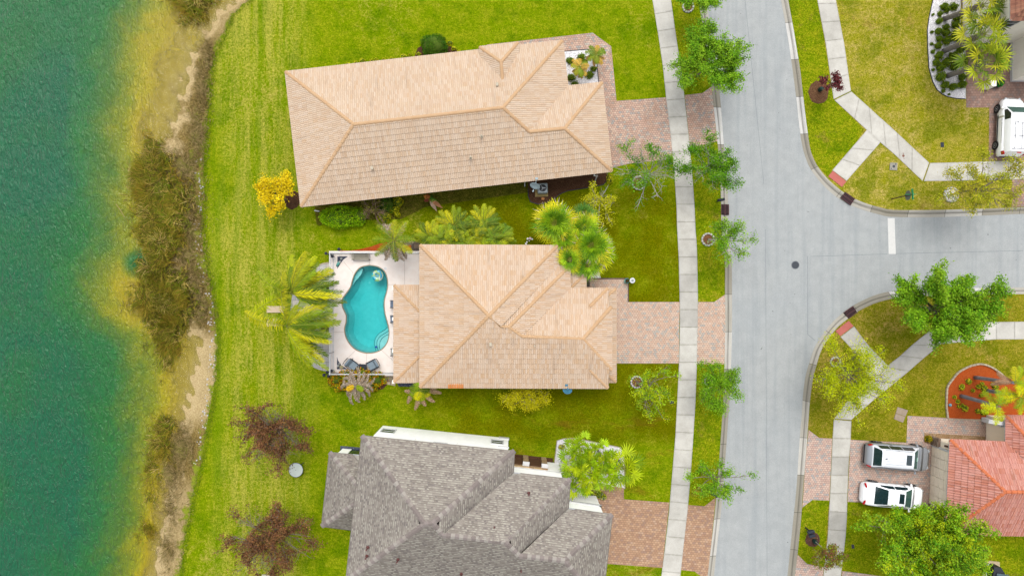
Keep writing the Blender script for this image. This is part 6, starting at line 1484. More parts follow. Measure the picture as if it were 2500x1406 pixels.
def edge_tufts():
    ys_ = rng.uniform(-25, 26, 9000); x = edge_x(ys_) + rng.normal(.12, .16, 9000)
    B = np.stack([x, ys_, np.full(9000, -.03)], 1); a = rng.uniform(0, 6.28, 9000); d = np.stack([np.cos(a) * .8, np.sin(a) * .8, np.ones(9000)], 1); d /= np.linalg.norm(d, axis=1)[:, None]
    s_ = np.cross(d, [0, 0, 1]); s_ /= np.linalg.norm(s_, axis=1)[:, None]; T = B + d * rng.uniform(.08, .2, 9000)[:, None]
    struct(quads('edge_grass', np.stack([B - s_ * .02, T - s_ * .004, T + s_ * .004, B + s_ * .02], 1), pick(TU, 9000), m_reed), 'longer grass along the lawn edge', 'stuff')
edge_tufts()

# ================================================================== vehicles
def paint(name, c, metal=0.0, rough=.3):
    g = M(name); b = g.bsdf(c, rough, None, metal, .5); b.inputs['Coat Weight'].default_value = .4; b.inputs['Coat Roughness'].default_value = .08; return g.m
m_tyre = simple('tyre_rubber', C(44, 44, 48), .85); m_rim = simple('alloy_rim', C(190, 194, 198), .35, .5, .5)
m_red = simple('red_lamp', C(214, 30, 40), .2); m_lamp = simple('clear_lamp', C(220, 226, 230), .15, .2, .8)
m_wglass = simple('windscreen', C(50, 104, 92), .06, 0, .8, .15, 2); m_trimb = simple('black_trim', C(36, 38, 44), .6)
def car(name, label, px, py, rz, L, Wd, body_prof, wid_prof, cab, pmat, roof_mat=None, side=None, zb=.26, wheel=.33, wb=(-.62, .63), extras=None, tail='vert'):
    c = W(px, py); t = thing(name, label, 'car' if 'van' not in name else 'van', (c[0], c[1], .018), None, R(rz)); hl = L / 2; hw = Wd / 2
    bx = np.array([p[0] for p in body_prof]); bz = np.array([p[1] for p in body_prof]); wx_ = np.array([p[0] for p in wid_prof]); ww_ = np.array([p[1] for p in wid_prof])
    xs_ = np.unique(np.concatenate([np.linspace(-1, 1, 41), bx, wx_]))
    mb = MB(); rows = []
    for x in xs_:
        z = np.interp(x, bx, bz); w = hw * np.interp(x, wx_, ww_); zm = zb + (z - zb) * .55
        prof = [(0, zb), (w * .8, zb), (w * .96, zb + .08), (w, zm - .1), (w, zm + .05), (w * .985, z - .12), (w * .93, z - .04), (w * .84, z), (w * .5, z + .025), (0, z + .035)]
        rows.append([(x * hl, y, zz) for y, zz in prof] + [(x * hl, -y, zz) for y, zz in prof[-2:0:-1]])
    n = len(rows[0])
    for r in rows: mb.v += r
    for i in range(len(rows) - 1):
        for j in range(n): k = (j + 1) % n; mb.f.append((i * n + j, (i + 1) * n + j, (i + 1) * n + k, i * n + k))
    mb.f.append(tuple(range(n))); mb.f.append(tuple(range((len(rows) - 1) * n + n - 1, (len(rows) - 1) * n - 1, -1)))
    body = mb.build('body', pmat, t, smooth=True, local=True)
    xr, xrr, xrf, xf, zr = cab['xr'], cab['xrr'], cab['xrf'], cab['xf'], cab['z']
    belt = lambda x: np.interp(x, bx, bz) - .03
    def zt(x): return np.interp(x, [xr, xrr, (xrr + xrf) / 2, xrf, xf], [belt(xr) + .02, zr - .03, zr, zr - .03, belt(xf) + .02])
    def wbs(x): return hw * np.interp(x, wx_, ww_) * .9
    def wts(x): return wbs(x) - (zt(x) - belt(x)) * cab.get('tumble', .36)
    xs2 = np.unique(np.concatenate([np.linspace(xr, xf, 30), [xrr, xrf]]))
    mb = MB(); rows = []
    for x in xs2:
        b0, z1, w0, w1 = belt(x), zt(x), wbs(x), wts(x)
        dz = z1 - b0; e = min(.07, dz * .4)
        prof = [(w0, b0), (w1 + .01, z1 - e), (w1 - .035, z1 - e * .3), (w1 * .6, z1 + .012), (0, z1 + .02)]
        rows.append([(x * hl, y, zz) for y, zz in prof] + [(x * hl, -y, zz) for y, zz in prof[-2::-1]])
    n = len(rows[0])
    for r in rows: mb.v += r
    for i in range(len(rows) - 1):
        for j in range(n - 1): mb.f.append((i * n + j, (i + 1) * n + j, (i + 1) * n + j + 1, i * n + j + 1))
    mb.build('roof', roof_mat or pmat, t, smooth=True, local=True)
    def glass(nm, xa, xb, ya, lift=.014, mat=None, k=8):
        mb = MB(); vs = []
        for i in range(k + 1):
            x = xa + (xb - xa) * i / k
            for j in range(7): 
                y = (j / 3 - 1) * ya * (wts(x) - .02); vs.append((x * hl, y, zt(x) + lift + .016 * (1 - (j / 3 - 1) ** 2)))
        fs = [(i * 7 + j, (i + 1) * 7 + j, (i + 1) * 7 + j + 1, i * 7 + j + 1) for i in range(k) for j in range(6)]
        mb.add(vs, fs); return mb.build(nm, mat or m_glass, t, smooth=True, local=True)
    ws = glass('windscreen', xrf + .01, xf - .035, .93, mat=m_wglass)
    if cab.get('rear', True): glass('rear_window', xr + .03, xrr - .0, .9, mat=m_glass)
    for s_ in (-1, 1):
        for (xa, xb) in side:
            mb = MB(); vs = []; k = 8
            for i in range(k + 1):
                x = xa + (xb - xa) * i / k
                for u in (.08, .86):
                    b0, z1, w0, w1 = belt(x), zt(x), wbs(x), wts(x); zz = b0 + (z1 - b0) * u; y = w0 + (w1 + .01 - w0) * u / .93 + .012
                    vs.append((x * hl, y * s_, zz))
            mb.add(vs, [(2 * i, 2 * i + 2, 2 * i + 3, 2 * i + 1) for i in range(k)]); mb.build('side_window', m_glass, t, local=True)
        for xw in wb:
            y = s_ * (hw - .1)
            mb = MB(); pr = [(wheel * .62, -.11), (wheel * .95, -.11), (wheel, -.06), (wheel, .06), (wheel * .95, .11), (wheel * .62, .11)]
            mb.lathe((0, 0, 0), pr, 24); mb.v = [(xw * hl + a, y + s_ * .015 + zz, wheel + b_) for a, b_, zz in mb.v]
            wo_ = mb.build('tyre', m_tyre, t, smooth=False, local=True)
            mb = MB(); mb.lathe((0, 0, 0), [(wheel * .62, 0), (wheel * .6, .03), (.06, .01), (.05, .04)], 18); mb.v = [(xw * hl + a, y + s_ * (.1 + zz), wheel + b_) for a, b_, zz in mb.v]
            ro_ = mb.build('rim', m_rim, t, local=True)
            mb = MB(); mb.lathe((0, 0, 0), [(wheel * 1.16, 0), (wheel * 1.16, .012)], 24); mb.v = [(xw * hl + a, s_ * (hw * np.interp(xw, wx_, ww_) + .004 + zz) , wheel + .02 + b_) for a, b_, zz in mb.v if True]
            mb.build('wheel_arch', m_trimb, t, local=True)
        mb = MB(); xm = xf - .08; mb.box((xm * hl, s_ * (hw + .1), belt(xm) + .08), (.14, .22, .15), s_ * .25, bev=.03); mb.box((xm * hl, s_ * (hw + .0), belt(xm) + .04), (.06, .12, .05)); mb.build('wing_mirror', pmat, t, local=True)
        for xh in cab.get('handles', (-.28, .05)):
            mb = MB(); mb.box((xh * hl, s_ * (hw * .985), belt(xh) - .1), (.2, .05, .035), 0, bev=.01); mb.build('door_handle', m_rim, t, local=True)
        w1 = hw * np.interp(.93, wx_, ww_); mb = MB(); zz = np.interp(.9, bx, bz); mb.box((.9 * hl, s_ * w1 * .86, zz - .09), (.34, .22, .14), -s_ * .5, bev=.03); mb.build('headlight', m_lamp, t, local=True)
        w1 = hw * np.interp(-.95, wx_, ww_); zz = np.interp(-.93, bx, bz); mb = MB()
        if tail == 'vert': mb.box((-.93 * hl, s_ * w1 * .97, zz - .05), (.3, .09, .3), s_ * .3, bev=.02)
        else: mb.box((-.945 * hl, s_ * w1 * .8, zz - .045), (.15, .44, .14), s_ * .45, bev=.03)
        mb.build('taillight', m_red, t, local=True)
    # shut lines
    for xs3 in cab.get('seams', ()):
        mb = MB(); y = hw * np.interp(xs3, wx_, ww_) * .8; z = np.interp(xs3, bx, bz)
        mb.tube([(xs3 * hl, yy, z + .037 - .035 * (abs(yy) / y) ** 2) for yy in np.linspace(-y, y, 9)], .008, 4); mb.build('shut_line', m_trimb, t, local=True)
    mb = MB(); mb.box((-.985 * hl, 0, .48), (.1, hw * 1.5, .22), 0, bev=.03); mb.build('rear_bumper', extras.get('bumper', pmat) if extras else pmat, t, local=True)
    mb = MB(); mb.box((.985 * hl, 0, .5), (.06, hw * 1.0, .2), 0, bev=.02); mb.build('grille', m_trimb, t, local=True)
    return t, zt, wts, hl, hw
m_silver = paint('silver_paint', C(186, 190, 196), .35, .35); m_wcar = paint('white_car_paint', (.78, .79, .8, 1)); m_sroof = paint('bright_silver', (.6, .62, .65, 1), .1, .3)
wprof = [(-1, .66), (-.985, .8), (-.94, .9), (-.85, .96), (-.6, 1), (.5, 1), (.75, .97), (.88, .89), (.95, .76), (.985, .58), (1, .42)]
t, zt, wts, hl, hw = car('parked_suv', 'silver suv with a dark sunroof parked facing the garage of the red roofed house', 2178, 1109, -4.5, 5.1, 2.0,
    [(-1, .72), (-.985, .86), (-.93, 1.0), (-.85, 1.12), (-.3, 1.12), (.5, 1.1), (.7, 1.06), (.88, .96), (.96, .84), (1, .66)], wprof, dict(xr=-.88, xrr=-.7, xrf=.3, xf=.57, z=1.76, tumble=.3, seams=(.6,)), m_silver, m_sroof, side=((-.74, -.42), (-.4, -.02), (0, .36)), wheel=.38, extras={'bumper': m_trimb})
b = MB(); b.box((.14 * hl, 0, 1.785), (.42, .8, .012), 0, bev=.004); b.build('sunroof', m_glass, t, local=True)
for yy in (-.42, -.18, .08, .32):
    b = MB(); b.box((-.27 * hl, yy, 1.782), (1.55, .018, .012)); b.build('roof_rib', m_silver, t, local=True)
b = MB(); b.box((-.57 * hl, -.02, 1.80), (.17, .06, .05), 0, bev=.015); b.build('antenna_fin', m_trimb, t, local=True)
b = MB(); b.box((.475 * hl, .02, zt(.475) + .035), (.2, .32, .006), 0, tilt=('Y', .5)); b.build('windscreen_paper', simple('pale_paper', C(180, 226, 206), .8), t, local=True)
for s_ in (-1, 1):
    b = MB(); b.tube([(-.62 * hl, s_ * .66, 1.78), (-.55 * hl, s_ * .68, 1.83), (.15 * hl, s_ * .68, 1.82), (.24 * hl, s_ * .66, 1.76)], .02, 6); b.build('roof_rail', m_silver, t, local=True)
t, zt, wts, hl, hw = car('parked_sedan', 'white sedan with black glass roof panels parked below the silver suv', 2168, 1203, -5.5, 4.95, 1.86,
    [(-1, .6), (-.985, .74), (-.95, .92), (-.88, 1.0), (-.6, 1.03), (.3, .99), (.6, .95), (.8, .86), (.92, .74), (.98, .62), (1, .5)], wprof, dict(xr=-.7, xrr=-.32, xrf=.24, xf=.56, z=1.44, tumble=.42, seams=(.59, -.72), handles=(-.3, .02)), m_wcar, side=((-.52, -.1), (-.07, .36)), wheel=.34, zb=.2, tail='horiz')
b = MB(); b.box((.12 * hl, 0, 1.456), (.4, .78, .012), 0, bev=.004); b.build('sunroof', m_glass, t, local=True)
b = MB(); b.box((-.3 * hl, 0, 1.47), (.14, .05, .05), 0, bev=.015); b.build('antenna_fin', m_wcar, t, local=True)
t, zt, wts, hl, hw = car('parked_van', 'white panel van with a black roof rack on the mauve driveway', 2452, 315, 87.5, 4.72, 1.86,
    [(-1, .7), (-.985, 1.0), (-.95, 1.12), (.3, 1.12), (.6, 1.08), (.74, 1.02), (.86, .9), (.95, .74), (1, .55)], [(-1, .8), (-.985, .9), (-.9, .97), (-.6, 1), (.5, 1), (.72, .95), (.86, .84), (.95, .68), (1, .46)], dict(xr=-.99, xrr=-.93, xrf=.36, xf=.66, z=1.82, tumble=.17, rear=False, handles=(.08, .2), seams=()), m_wcar, side=((.18, .52),), wheel=.32, extras={'bumper': m_trimb})
b = MB(); x0_, x1_ = -.86 * hl, .02 * hl
for yy in (-.55, .0, .55): b.tube([(x0_, yy, 1.98), (x1_, yy, 1.98)], .022, 6)
for xx in (x0_, (x0_ + x1_) / 2, x1_): b.tube([(xx, -.66, 1.98), (xx, .66, 1.98)], .022, 6)
for xx in (x0_, x1_):
    for yy in (-.62, .62): b.tube([(xx, yy, 1.98), (xx, yy, 1.78)], .02, 6)
b.build('roof_rack', m_black, t, local=True)
for xx, yy in ((x1_ + .0, .42), (x1_ - .1, -.2), (x0_ + .15, .42), (x0_ + .15, -.3), (x0_ + .1, -.6)):
    b = MB(); b.tube([(xx - .1, yy, 2.02), (xx + .02, yy, 2.06), (xx + .1, yy + .1, 2.12)], .018, 5); b.build('ladder_clamp', m_black, t, local=True)
for s_ in (-1, 1):
    b = MB(); b.box((-.08 * hl, s_ * (hw + .005), .5), (2.2, .04, .1), 0, bev=.015); b.build('side_rub_strip', m_trimb, t, local=True)
    b = MB(); b.box((-.28 * hl, s_ * (hw * .99), .98), (1.5, .02, .012)); b.build('door_track', m_trimb, t, local=True)
b = MB(); b.box((-.965 * hl, 0, 1.72), (.08, .34, .05), 0, bev=.015); b.build('brake_light', m_red, t, local=True)

# ================================================================== street furniture and garden things
# street sign with stop plate (faces the side street)
c = W(2177, 486); t = thing('street_sign', 'tall brown post with a stop sign seen from behind and two green street name blades', 'street sign', c)
b = MB(); b.tube([(c[0], c[1], 0), (c[0], c[1], 2.85)], .045, 8); b.build('post', simple('brown_post', C(92, 66, 50), .6), t)
b = MB(); n_ = 8; r = .4
vs = [(c[0] + .06, c[1] + r * math.cos(PI / 8 + i * PI / 4), 2.15 + r * math.sin(PI / 8 + i * PI / 4)) for i in range(8)] + [(c[0] + .075, c[1] + r * math.cos(PI / 8 + i * PI / 4), 2.15 + r * math.sin(PI / 8 + i * PI / 4)) for i in range(8)]
b.add(vs, [tuple(range(8)), tuple(range(15, 7, -1))] + [(i, (i + 1) % 8, 8 + (i + 1) % 8, 8 + i) for i in range(8)]); sp_ = b.build('stop_plate', simple('sign_back', C(142, 152, 150), .5, .3), t)
m_sgreen = simple('sign_green', C(20, 176, 110), .5)
b = MB(); b.box((c[0] + .02, c[1], 2.82), (.035, .84, .2), R(4), bev=.008); o = b.build('name_blade', m_sgreen, t); b = MB(); b.box((c[0], c[1], 2.62), (.84, .03, .2), R(2), bev=.008); b.build('name_blade', m_sgreen, t)
b = MB(); b.box((c[0], c[1], 2.93), (.07, .07, .05)); b.build('post_cap', m_sgreen, t)

def mailbox(px, py, rz, label, box=(.22, .5, .24), zt_=1.05, twin=False):
    c = W(px, py); t = thing('mailbox', label, 'mailbox', c, 'black mailboxes by the kerb', R(rz))
    b = MB(); b.box((0, 0, .48), (.1, .1, .96), 0, bev=.01); b.build('post', m_black, t, local=True)
    b = MB(); b.box((0, .0, .84), (.08, .5, .07)); b.build('arm', m_black, t, local=True)
    b = MB(); w, l, h = box; k = 8
    sec = [(-w / 2, 0), (w / 2, 0)] + [(w / 2 * math.cos(PI * i / k), h * .55 + h * .45 * math.sin(PI * i / k)) for i in range(k + 1)]; m_ = len(sec)
    vs = [(x, -l / 2, zt_ - h / 2 + z) for x, z in sec] + [(x, l / 2, zt_ - h / 2 + z) for x, z in sec]
    b.add(vs, [tuple(range(m_)), tuple(range(2 * m_ - 1, m_ - 1, -1))] + [(i, (i + 1) % m_, m_ + (i + 1) % m_, m_ + i) for i in range(m_)]); b.build('box', m_dark, t, local=True)
    b = MB(); b.box((0, l / 2 + .01, zt_), (w * .9, .02, h * .8), 0, bev=.008); b.build('door', m_black, t, local=True)
    if twin: b = MB(); b.box((.3, 0, zt_), (.24, .5, .22), 0, bev=.04); b.build('box', m_dark, t, local=True); b = MB(); b.box((.15, 0, zt_ - .13), (.6, .3, .03)); b.build('shelf', m_black, t, local=True)
    b = MB(); b.box((w / 2 + .02, -.05, zt_ + .1), (.015, .04, .16)); b.build('flag', m_dark, t, local=True)
    return t
mailbox(1751, 492, -80, 'black mailbox on the verge between the grey twigged tree and the storm grate')
mailbox(1735, 1198, 62, 'black mailbox under the straggly tree at the lower left kerb')
mailbox(1966, 1287, -75, 'black double mailbox beside the small red and green tree', twin=True)

def lid(name, px, py, sx, sy, rz, label, cat, mat, z=.03, grp=None):
    c = W(px, py); t = thing(name, label, cat, c, grp); b = MB(); b.box((c[0], c[1], z / 2 + .005), (sx, sy, z), R(rz), bev=.008); b.build('frame', m_joint, t)
    b = MB(); b.box((c[0], c[1], z + .008), (sx - .06, sy - .06, .018), R(rz), bev=.006); b.build('lid', mat, t); return t
lid('valve_box', 1640, 981, .34, .26, 8, 'dark valve box lid in the lawn left of the sidewalk', 'valve box', m_dark, grp='small dark valve boxes in the lawns')
lid('valve_box', 2300, 354, .28, .4, 3, 'dark valve box lid in the dry lawn near the van', 'valve box', m_dark, grp='small dark valve boxes in the lawns')
lid('valve_box', 2082, 1333, .22, .32, 5, 'dark valve box lid on the bare soil beside the biggest tree', 'valve box', m_dark, grp='small dark valve boxes in the lawns')
c = W(2181, 407); t = thing('utility_slab', 'square grey concrete slab with round cap in the upper corner lawn', 'utility cover', c)
b = MB(); b.box((c[0], c[1], .03), (.6, .6, .07), R(-3), bev=.01); b.build('slab', simple('weathered_concrete', C(176, 172, 158), .9), t)
for dx, dy, r in ((0, 0, .11), (.16, .18, .05), (-.2, -.17, .04)): b = MB(); b.lathe((c[0] + dx, c[1] + dy, .065), [(r, 0), (r, .012)], 16); b.build('cap', m_iron, t)
c = W(2205, 381); t = thing('sidewalk_cover', 'round rusty valve cover with two small caps in the diagonal sidewalk', 'valve cover', (c[0], c[1], .03))
for dx, dy, r in ((0, 0, .1), (-.01, .19, .045), (.05, -.22, .035)): b = MB(); b.lathe((c[0] + dx, c[1] + dy, .028), [(r, 0), (r, .01)], 16); b.build('cap', simple('rust_cap', C(150, 100, 84), .8), t)
P4 = [W(*p)[:2] for p in ((2191, 993), (2216, 1001), (2203.7, 1031), (2182, 1022))]; cc = np.mean(np.array(P4), 0)
t = thing('utility_lid', 'tilted taupe two piece utility lid in the lawn below the orange bed', 'utility cover', (*cc, 0))
q = [np.array(p) for p in P4]; m01 = (q[0] + q[3]) / 2; m12 = (q[1] + q[2]) / 2
for quad_ in ((q[0], q[1], m12 + (q[1] - q[2]) * .01, m01), (m01 + (q[3] - q[0]) * .03, m12 + (q[2] - q[1]) * .03, q[2], q[3])):
    b = MB(); b.prism([tuple(x) for x in quad_], 0, .05); b.build('lid', simple('taupe_polymer', C(184, 164, 142), .8), t)

# air conditioners
def ac(px, py, rz, label, s=.8, body=None, pad=None, ps=1.05):
    c = W(px, py); t = thing('air_conditioner', label, 'air conditioner', c, 'outdoor air conditioner units', R(rz))
    b = MB(); b.box((-.08, -.06, .05), (ps, ps, .1), 0, bev=.02); b.build('pad', pad or simple('tan_pad', C(196, 172, 112), .9), t, local=True)
    b = MB(); b.box((0, 0, .46), (s, s, .72), 0, bev=.07); b.build('casing', body or m_steel, t, local=True)
    b = MB(); b.lathe((0, 0, .81), [(s * .36, 0), (s * .36, .03)], 28); b.build('fan_opening', m_black, t, local=True)
    b = MB()
    for i in range(3): a = i * 2.1; b.box((.13 * math.cos(a) * s / .8, .13 * math.sin(a) * s / .8, .845), (.2 * s / .8, .1, .008), a, tilt=('X', .25))
    b.build('fan_blade', m_rim, t, local=True); b = MB(); b.lathe((0, 0, .84), [(.07, 0), (.06, .02)], 12); b.build('fan_hub', m_rim, t, local=True)
    b = MB()
    for r in (.1, .18, .26): b.lathe((0, 0, .862), [(r * s / .8, 0), (r * s / .8 + .006, .004), (r * s / .8, .008)], 24)
    b.build('fan_guard', m_steel, t, local=True) if False else None
    return t
ac(1324, 463, 2, 'grey air conditioner on a tan pad in the brown bed below the top house', body=simple('ac_casing', C(182, 194, 200), .5, .2))
c = W(2420, 1372); t = thing('generator', 'black open generator set on a beige pad at the bottom right edge', 'generator', W(2412, 1378))
b = MB(); b.prism([W(*p)[:2] for p in ((2405, 1366), (2438, 1370), (2440, 1420), (2395, 1420))], 0, .12); b.build('pad', simple('beige_pad', C(222, 202, 164), .9), t)
b = MB(); b.prism([W(*p)[:2] for p in ((2408, 1372), (2425, 1374), (2436, 1392), (2440, 1440), (2400, 1440))], .12, .9); b.build('casing', m_black, t)
b = MB(); b.box((*W(2426, 1400)[:2], .98), (1.0, .8, .12), R(-8), bev=.05); b.build('top_cover', simple('grey_cover', C(96, 116, 124), .5), t)
b = MB(); cx = W(2428, 1402); b.lathe((cx[0], cx[1], 1.045), [(.3, 0), (.3, .02)], 24); b.build('fan_opening', m_black, t)
b = MB(); b.tube([W(2407, 1420, .95), W(2409, 1382, .95), W(2416, 1374, .95)], .035, 6); b.build('white_frame', m_white, t)

def dish(px, py, z, rz, tilt, label, mat, r=.4, foot=None):
    c = np.array(W(px, py, z)); t = thing('satellite_dish', label, 'satellite dish', tuple(c), 'satellite dishes at the eaves')
    b = MB(); b.lathe((0, 0, 0), [(.01, .0), (r * .5, .025), (r * .8, .06), (r, .1), (r * 1.0, .11), (r * .8, .075), (r * .5, .04), (.01, .015)], 28)
    m = Matrix.Rotation(rz, 3, 'Z') @ Matrix.Rotation(tilt, 3, 'X'); b.v = [tuple(m @ Vector(v) + Vector(c)) for v in b.v]; b.build('reflector', mat, t, smooth=True)
    d = m @ Vector((0, 0, .5)); b = MB(); b.tube([tuple(Vector(c) + m @ Vector((0, -r * .9, .1))), tuple(Vector(c) + m @ Vector((0, -r * .35, .5)))], .018, 6); b.build('feed_arm', mat, t)
    b = MB(); e = Vector(c) + m @ Vector((0, -r * .35, .5)); b.box(tuple(e), (.09, .16, .08), rz, bev=.02); b.build('receiver', mat, t)
    b = MB(); f = np.array(foot); b.tube([tuple(c), tuple((c + f) / 2 + np.array([0, 0, -.1])), tuple(f)], .025, 6); b.box(tuple(f), (.22, .16, .04), 0, bev=.01); b.build('mount', mat, t)
dish(1307, 452, 2.9, R(-20), R(62), 'pale grey satellite dish seen edge on above the air conditioner', simple('dish_grey', C(186, 206, 212), .5), .4, foot=W(1310, 436, 3.0))
dish(1385, 953, 3.3, R(0), R(-38), 'blue grey satellite dish at the lower eave of the pool house', simple('dish_blue', C(72, 138, 168), .5), .36, foot=W(1383, 940, 3.55))

# pool furniture
def lounge(px, py, rz, label):
    c = W(px, py); t = thing('lounge_chair', label, 'lounge chair', (c[0], c[1], .054), 'grey cushioned lounge chairs with dark frames', R(rz))
    mc = m_cushion
    b = MB(); b.box((0, .06, .38), (.62, .6, .14), 0, bev=.04); b.build('seat_cushion', mc, t, local=True)
    b = MB(); b.box((0, -.34, .6), (.62, .16, .56), 0, tilt=('X', .45), bev=.04); b.build('back_cushion', mc, t, local=True)
    b = MB(); b.box((0, .02, .28), (.7, .72, .05), 0, bev=.01); b.build('seat_frame', m_black, t, local=True)
    for k in range(6):
        pass
    b = MB()
    for k in range(7): b.box((-.3 + k * .1, -.46, .62), (.02, .03, .56), 0, tilt=('X', .45))
    b.build('back_slats', m_black, t, local=True)
    b = MB(); b.tube([(-.33, -.62, .86), (0, -.66, .88), (.33, -.62, .86)], .025, 6); b.build('top_rail', m_black, t, local=True)
    for s_ in (-1, 1):
        b = MB(); b.tube([(s_ * .36, -.5, .62), (s_ * .38, 0, .6), (s_ * .38, .38, .58)], .03, 6); b.build('armrest', m_black, t, local=True)
        for y in (-.36, .36): b = MB(); b.tube([(s_ * .36, y, 0), (s_ * .37, y, .58)], .025, 6); b.build('leg', m_black, t, local=True)
    return t
m_cushion = simple('grey_cushion', C(150, 168, 180), .9, var=.06)
lounge(864, 890, -128, 'grey cushioned lounge chair left of the dark slatted table')
lounge(912, 890, 118, 'grey cushioned lounge chair right of the dark slatted table')
def slat_table(px, py, rz, label):
    c = W(px, py); t = thing('side_table', label, 'table', (c[0], c[1], .054), None, R(rz))
    for k in range(7):
        b = MB(); b.box((0, -.27 + k * .09, .45), (.6, .07, .03), 0, bev=.005); b.build('slat', m_dark, t, local=True)
    b = MB(); b.box((0, 0, .42), (.62, .66, .03)); b.build('frame', m_black, t, local=True)
    for x in (-.27, .27):
        for y in (-.29, .29): b = MB(); b.box((x, y, .21), (.045, .045, .42)); b.build('leg', m_black, t, local=True)
slat_table(889, 897, 0, 'dark slatted square table between the two lounge chairs')
c = W(888, 897, .55); bush('potted_plant', 'tiny green plant standing on the dark slatted table', 'plant', 888, 897, 3, 3, .25, DG, n=70, leaf=.06, zb=.53)
# bench
c = W(884, 627); t = thing('garden_bench', 'taupe slatted bench with back against the upper pool fence', 'bench', (c[0], c[1], .054))
m_bench = simple('taupe_wood', C(186, 178, 158), .8, var=.1, scale=4)
for k in range(4): b = MB(); b.box((0, -.2 + k * .13, .44), (1.2, .11, .03), 0, bev=.004); b.build('seat_slat', m_bench, t, local=True)
for k in range(3): b = MB(); b.box((0, .3, .56 + k * .13), (1.2, .025, .1), 0, bev=.004); b.build('back_slat', m_bench, t, local=True)
for s_ in (-1, 1):
    b = MB(); b.box((s_ * .64, .03, .64), (.09, .62, .04), 0, bev=.008); b.build('armrest', m_bench, t, local=True)
    for y in (-.24, .3): b = MB(); b.box((s_ * .64, y, .32), (.07, .07, .64)); b.build('leg', m_bench, t, local=True)
def sling_chair(px, py, rz, label, mat, grp=None, base=.054, fr=None):
    c = W(px, py); t = thing('patio_chair', label, 'chair', (c[0], c[1], base), grp, R(rz)); fr = fr or m_black
    b = MB(); b.box((0, 0, .42), (.5, .5, .04), 0, bev=.01); b.build('seat', mat, t, local=True)
    b = MB(); b.box((0, -.27, .7), (.5, .04, .52), 0, tilt=('X', .22), bev=.01); b.build('backrest', mat, t, local=True)
    for s_ in (-1, 1):
        b = MB(); b.tube([(s_ * .28, -.28, .66), (s_ * .29, .25, .64)], .025, 6); b.build('armrest', fr, t, local=True)
        for y in (-.26, .24): b = MB(); b.tube([(s_ * .27, y, 0), (s_ * .28, y, .65)], .02, 6); b.build('leg', fr, t, local=True)
    return t
m_bluegrey = simple('blue_grey_sling', C(128, 142, 164), .8)
sling_chair(963, 742, 90, 'blue grey chair half under the lanai eave, upper of the pair', m_bluegrey, 'chairs peeking out below the lanai roof')
sling_chair(963, 778, 90, 'blue grey chair half under the lanai eave, lower of the pair', m_bluegrey, 'chairs peeking out below the lanai roof')
sling_chair(964, 858, 90, 'pale grey chair peeking out at the lower end of the lanai roof', simple('pale_sling', C(190, 192, 188), .8), 'chairs peeking out below the lanai roof')
m_lime = simple('lime_cushion', C(128, 176, 70), .8); m_wicker = simple('brown_wicker', C(84, 56, 52), .9)
for y, l in ((708, 'upper'), (799, 'lower')):
    c = W(794, y); t = thing('wicker_chair', f'dark brown wicker chair with lime cushion on the slab patio, {l} of the pair', 'chair', (c[0], c[1], .03), 'wicker chairs with lime cushions')
    b = MB(); b.box((0, 0, .2), (.55, .6, .36), 0, bev=.04); b.build('seat', m_wicker, t, local=True); b = MB(); b.box((.3, 0, .45), (.12, .6, .5), 0, bev=.04); b.build('backrest', m_wicker, t, local=True)
    b = MB(); b.box((.2, 0, .52), (.14, .5, .4), 0, tilt=('Y', .25), bev=.05); b.build('cushion', m_lime, t, local=True)
for i, (x, y, r, l) in enumerate(((802, 726, .22, 'largest white globe planter at the fence'), (805, 738, .16, 'white globe just below the largest one'), (805, 757, .17, 'white globe half under palm fronds'), (803, 820, .13, 'small white globe alone at the lower fence'))):
    c = W(x, y); t = thing('globe_lamp', l, 'lamp', (c[0], c[1], .03), 'white globes along the pool fence')
    b = MB(); b.lathe((c[0], c[1], .03), [(.09, 0), (.05, .04), (.03, .1), (.03, .95)], 10); b.build('stem', m_white, t)
    b = MB(); b.ball((c[0], c[1], .95 + r), r, 20, 12); b.build('globe', m_white, t, smooth=True)
m_slabt = simple('beige_slab', C(232, 208, 176), .9, var=.06)
for p_, l in ((((652, 747), (696, 747), (696, 763), (652, 763)), 'beige concrete slab in the lawn half hidden by palm fronds'), (((652, 778), (682, 778), (682, 797), (652, 797)), 'beige concrete slab in the lawn, lower of the pair')):
    small_sheet('stepping_slab', p_, .09, m_slabt, l, 'slab', th=.12, group='beige slabs west of the palms')
b_ = small_sheet('stepping_slab', ((640, 1401), (676, 1404), (676, 1420), (638, 1418)), .08, simple('pale_slab', C(214, 208, 196), .9), 'pale slab cut off by the bottom edge below the red brown tree', 'slab', th=.1)
small_sheet('stepping_stone', ((1457, 427), (1461, 430), (1457, 435), (1453, 432)), .06, simple('pinkish_stone', C(200, 176, 164), .9), 'small square pinkish stone in the bed beside the white downspout', 'stone')
small_sheet('stepping_stone', ((1323, 481), (1330, 484), (1328, 489), (1321, 488)), .08, simple('orange_stone', C(206, 140, 84), .9), 'orange stone in the brown bed below the air conditioner', 'stone')
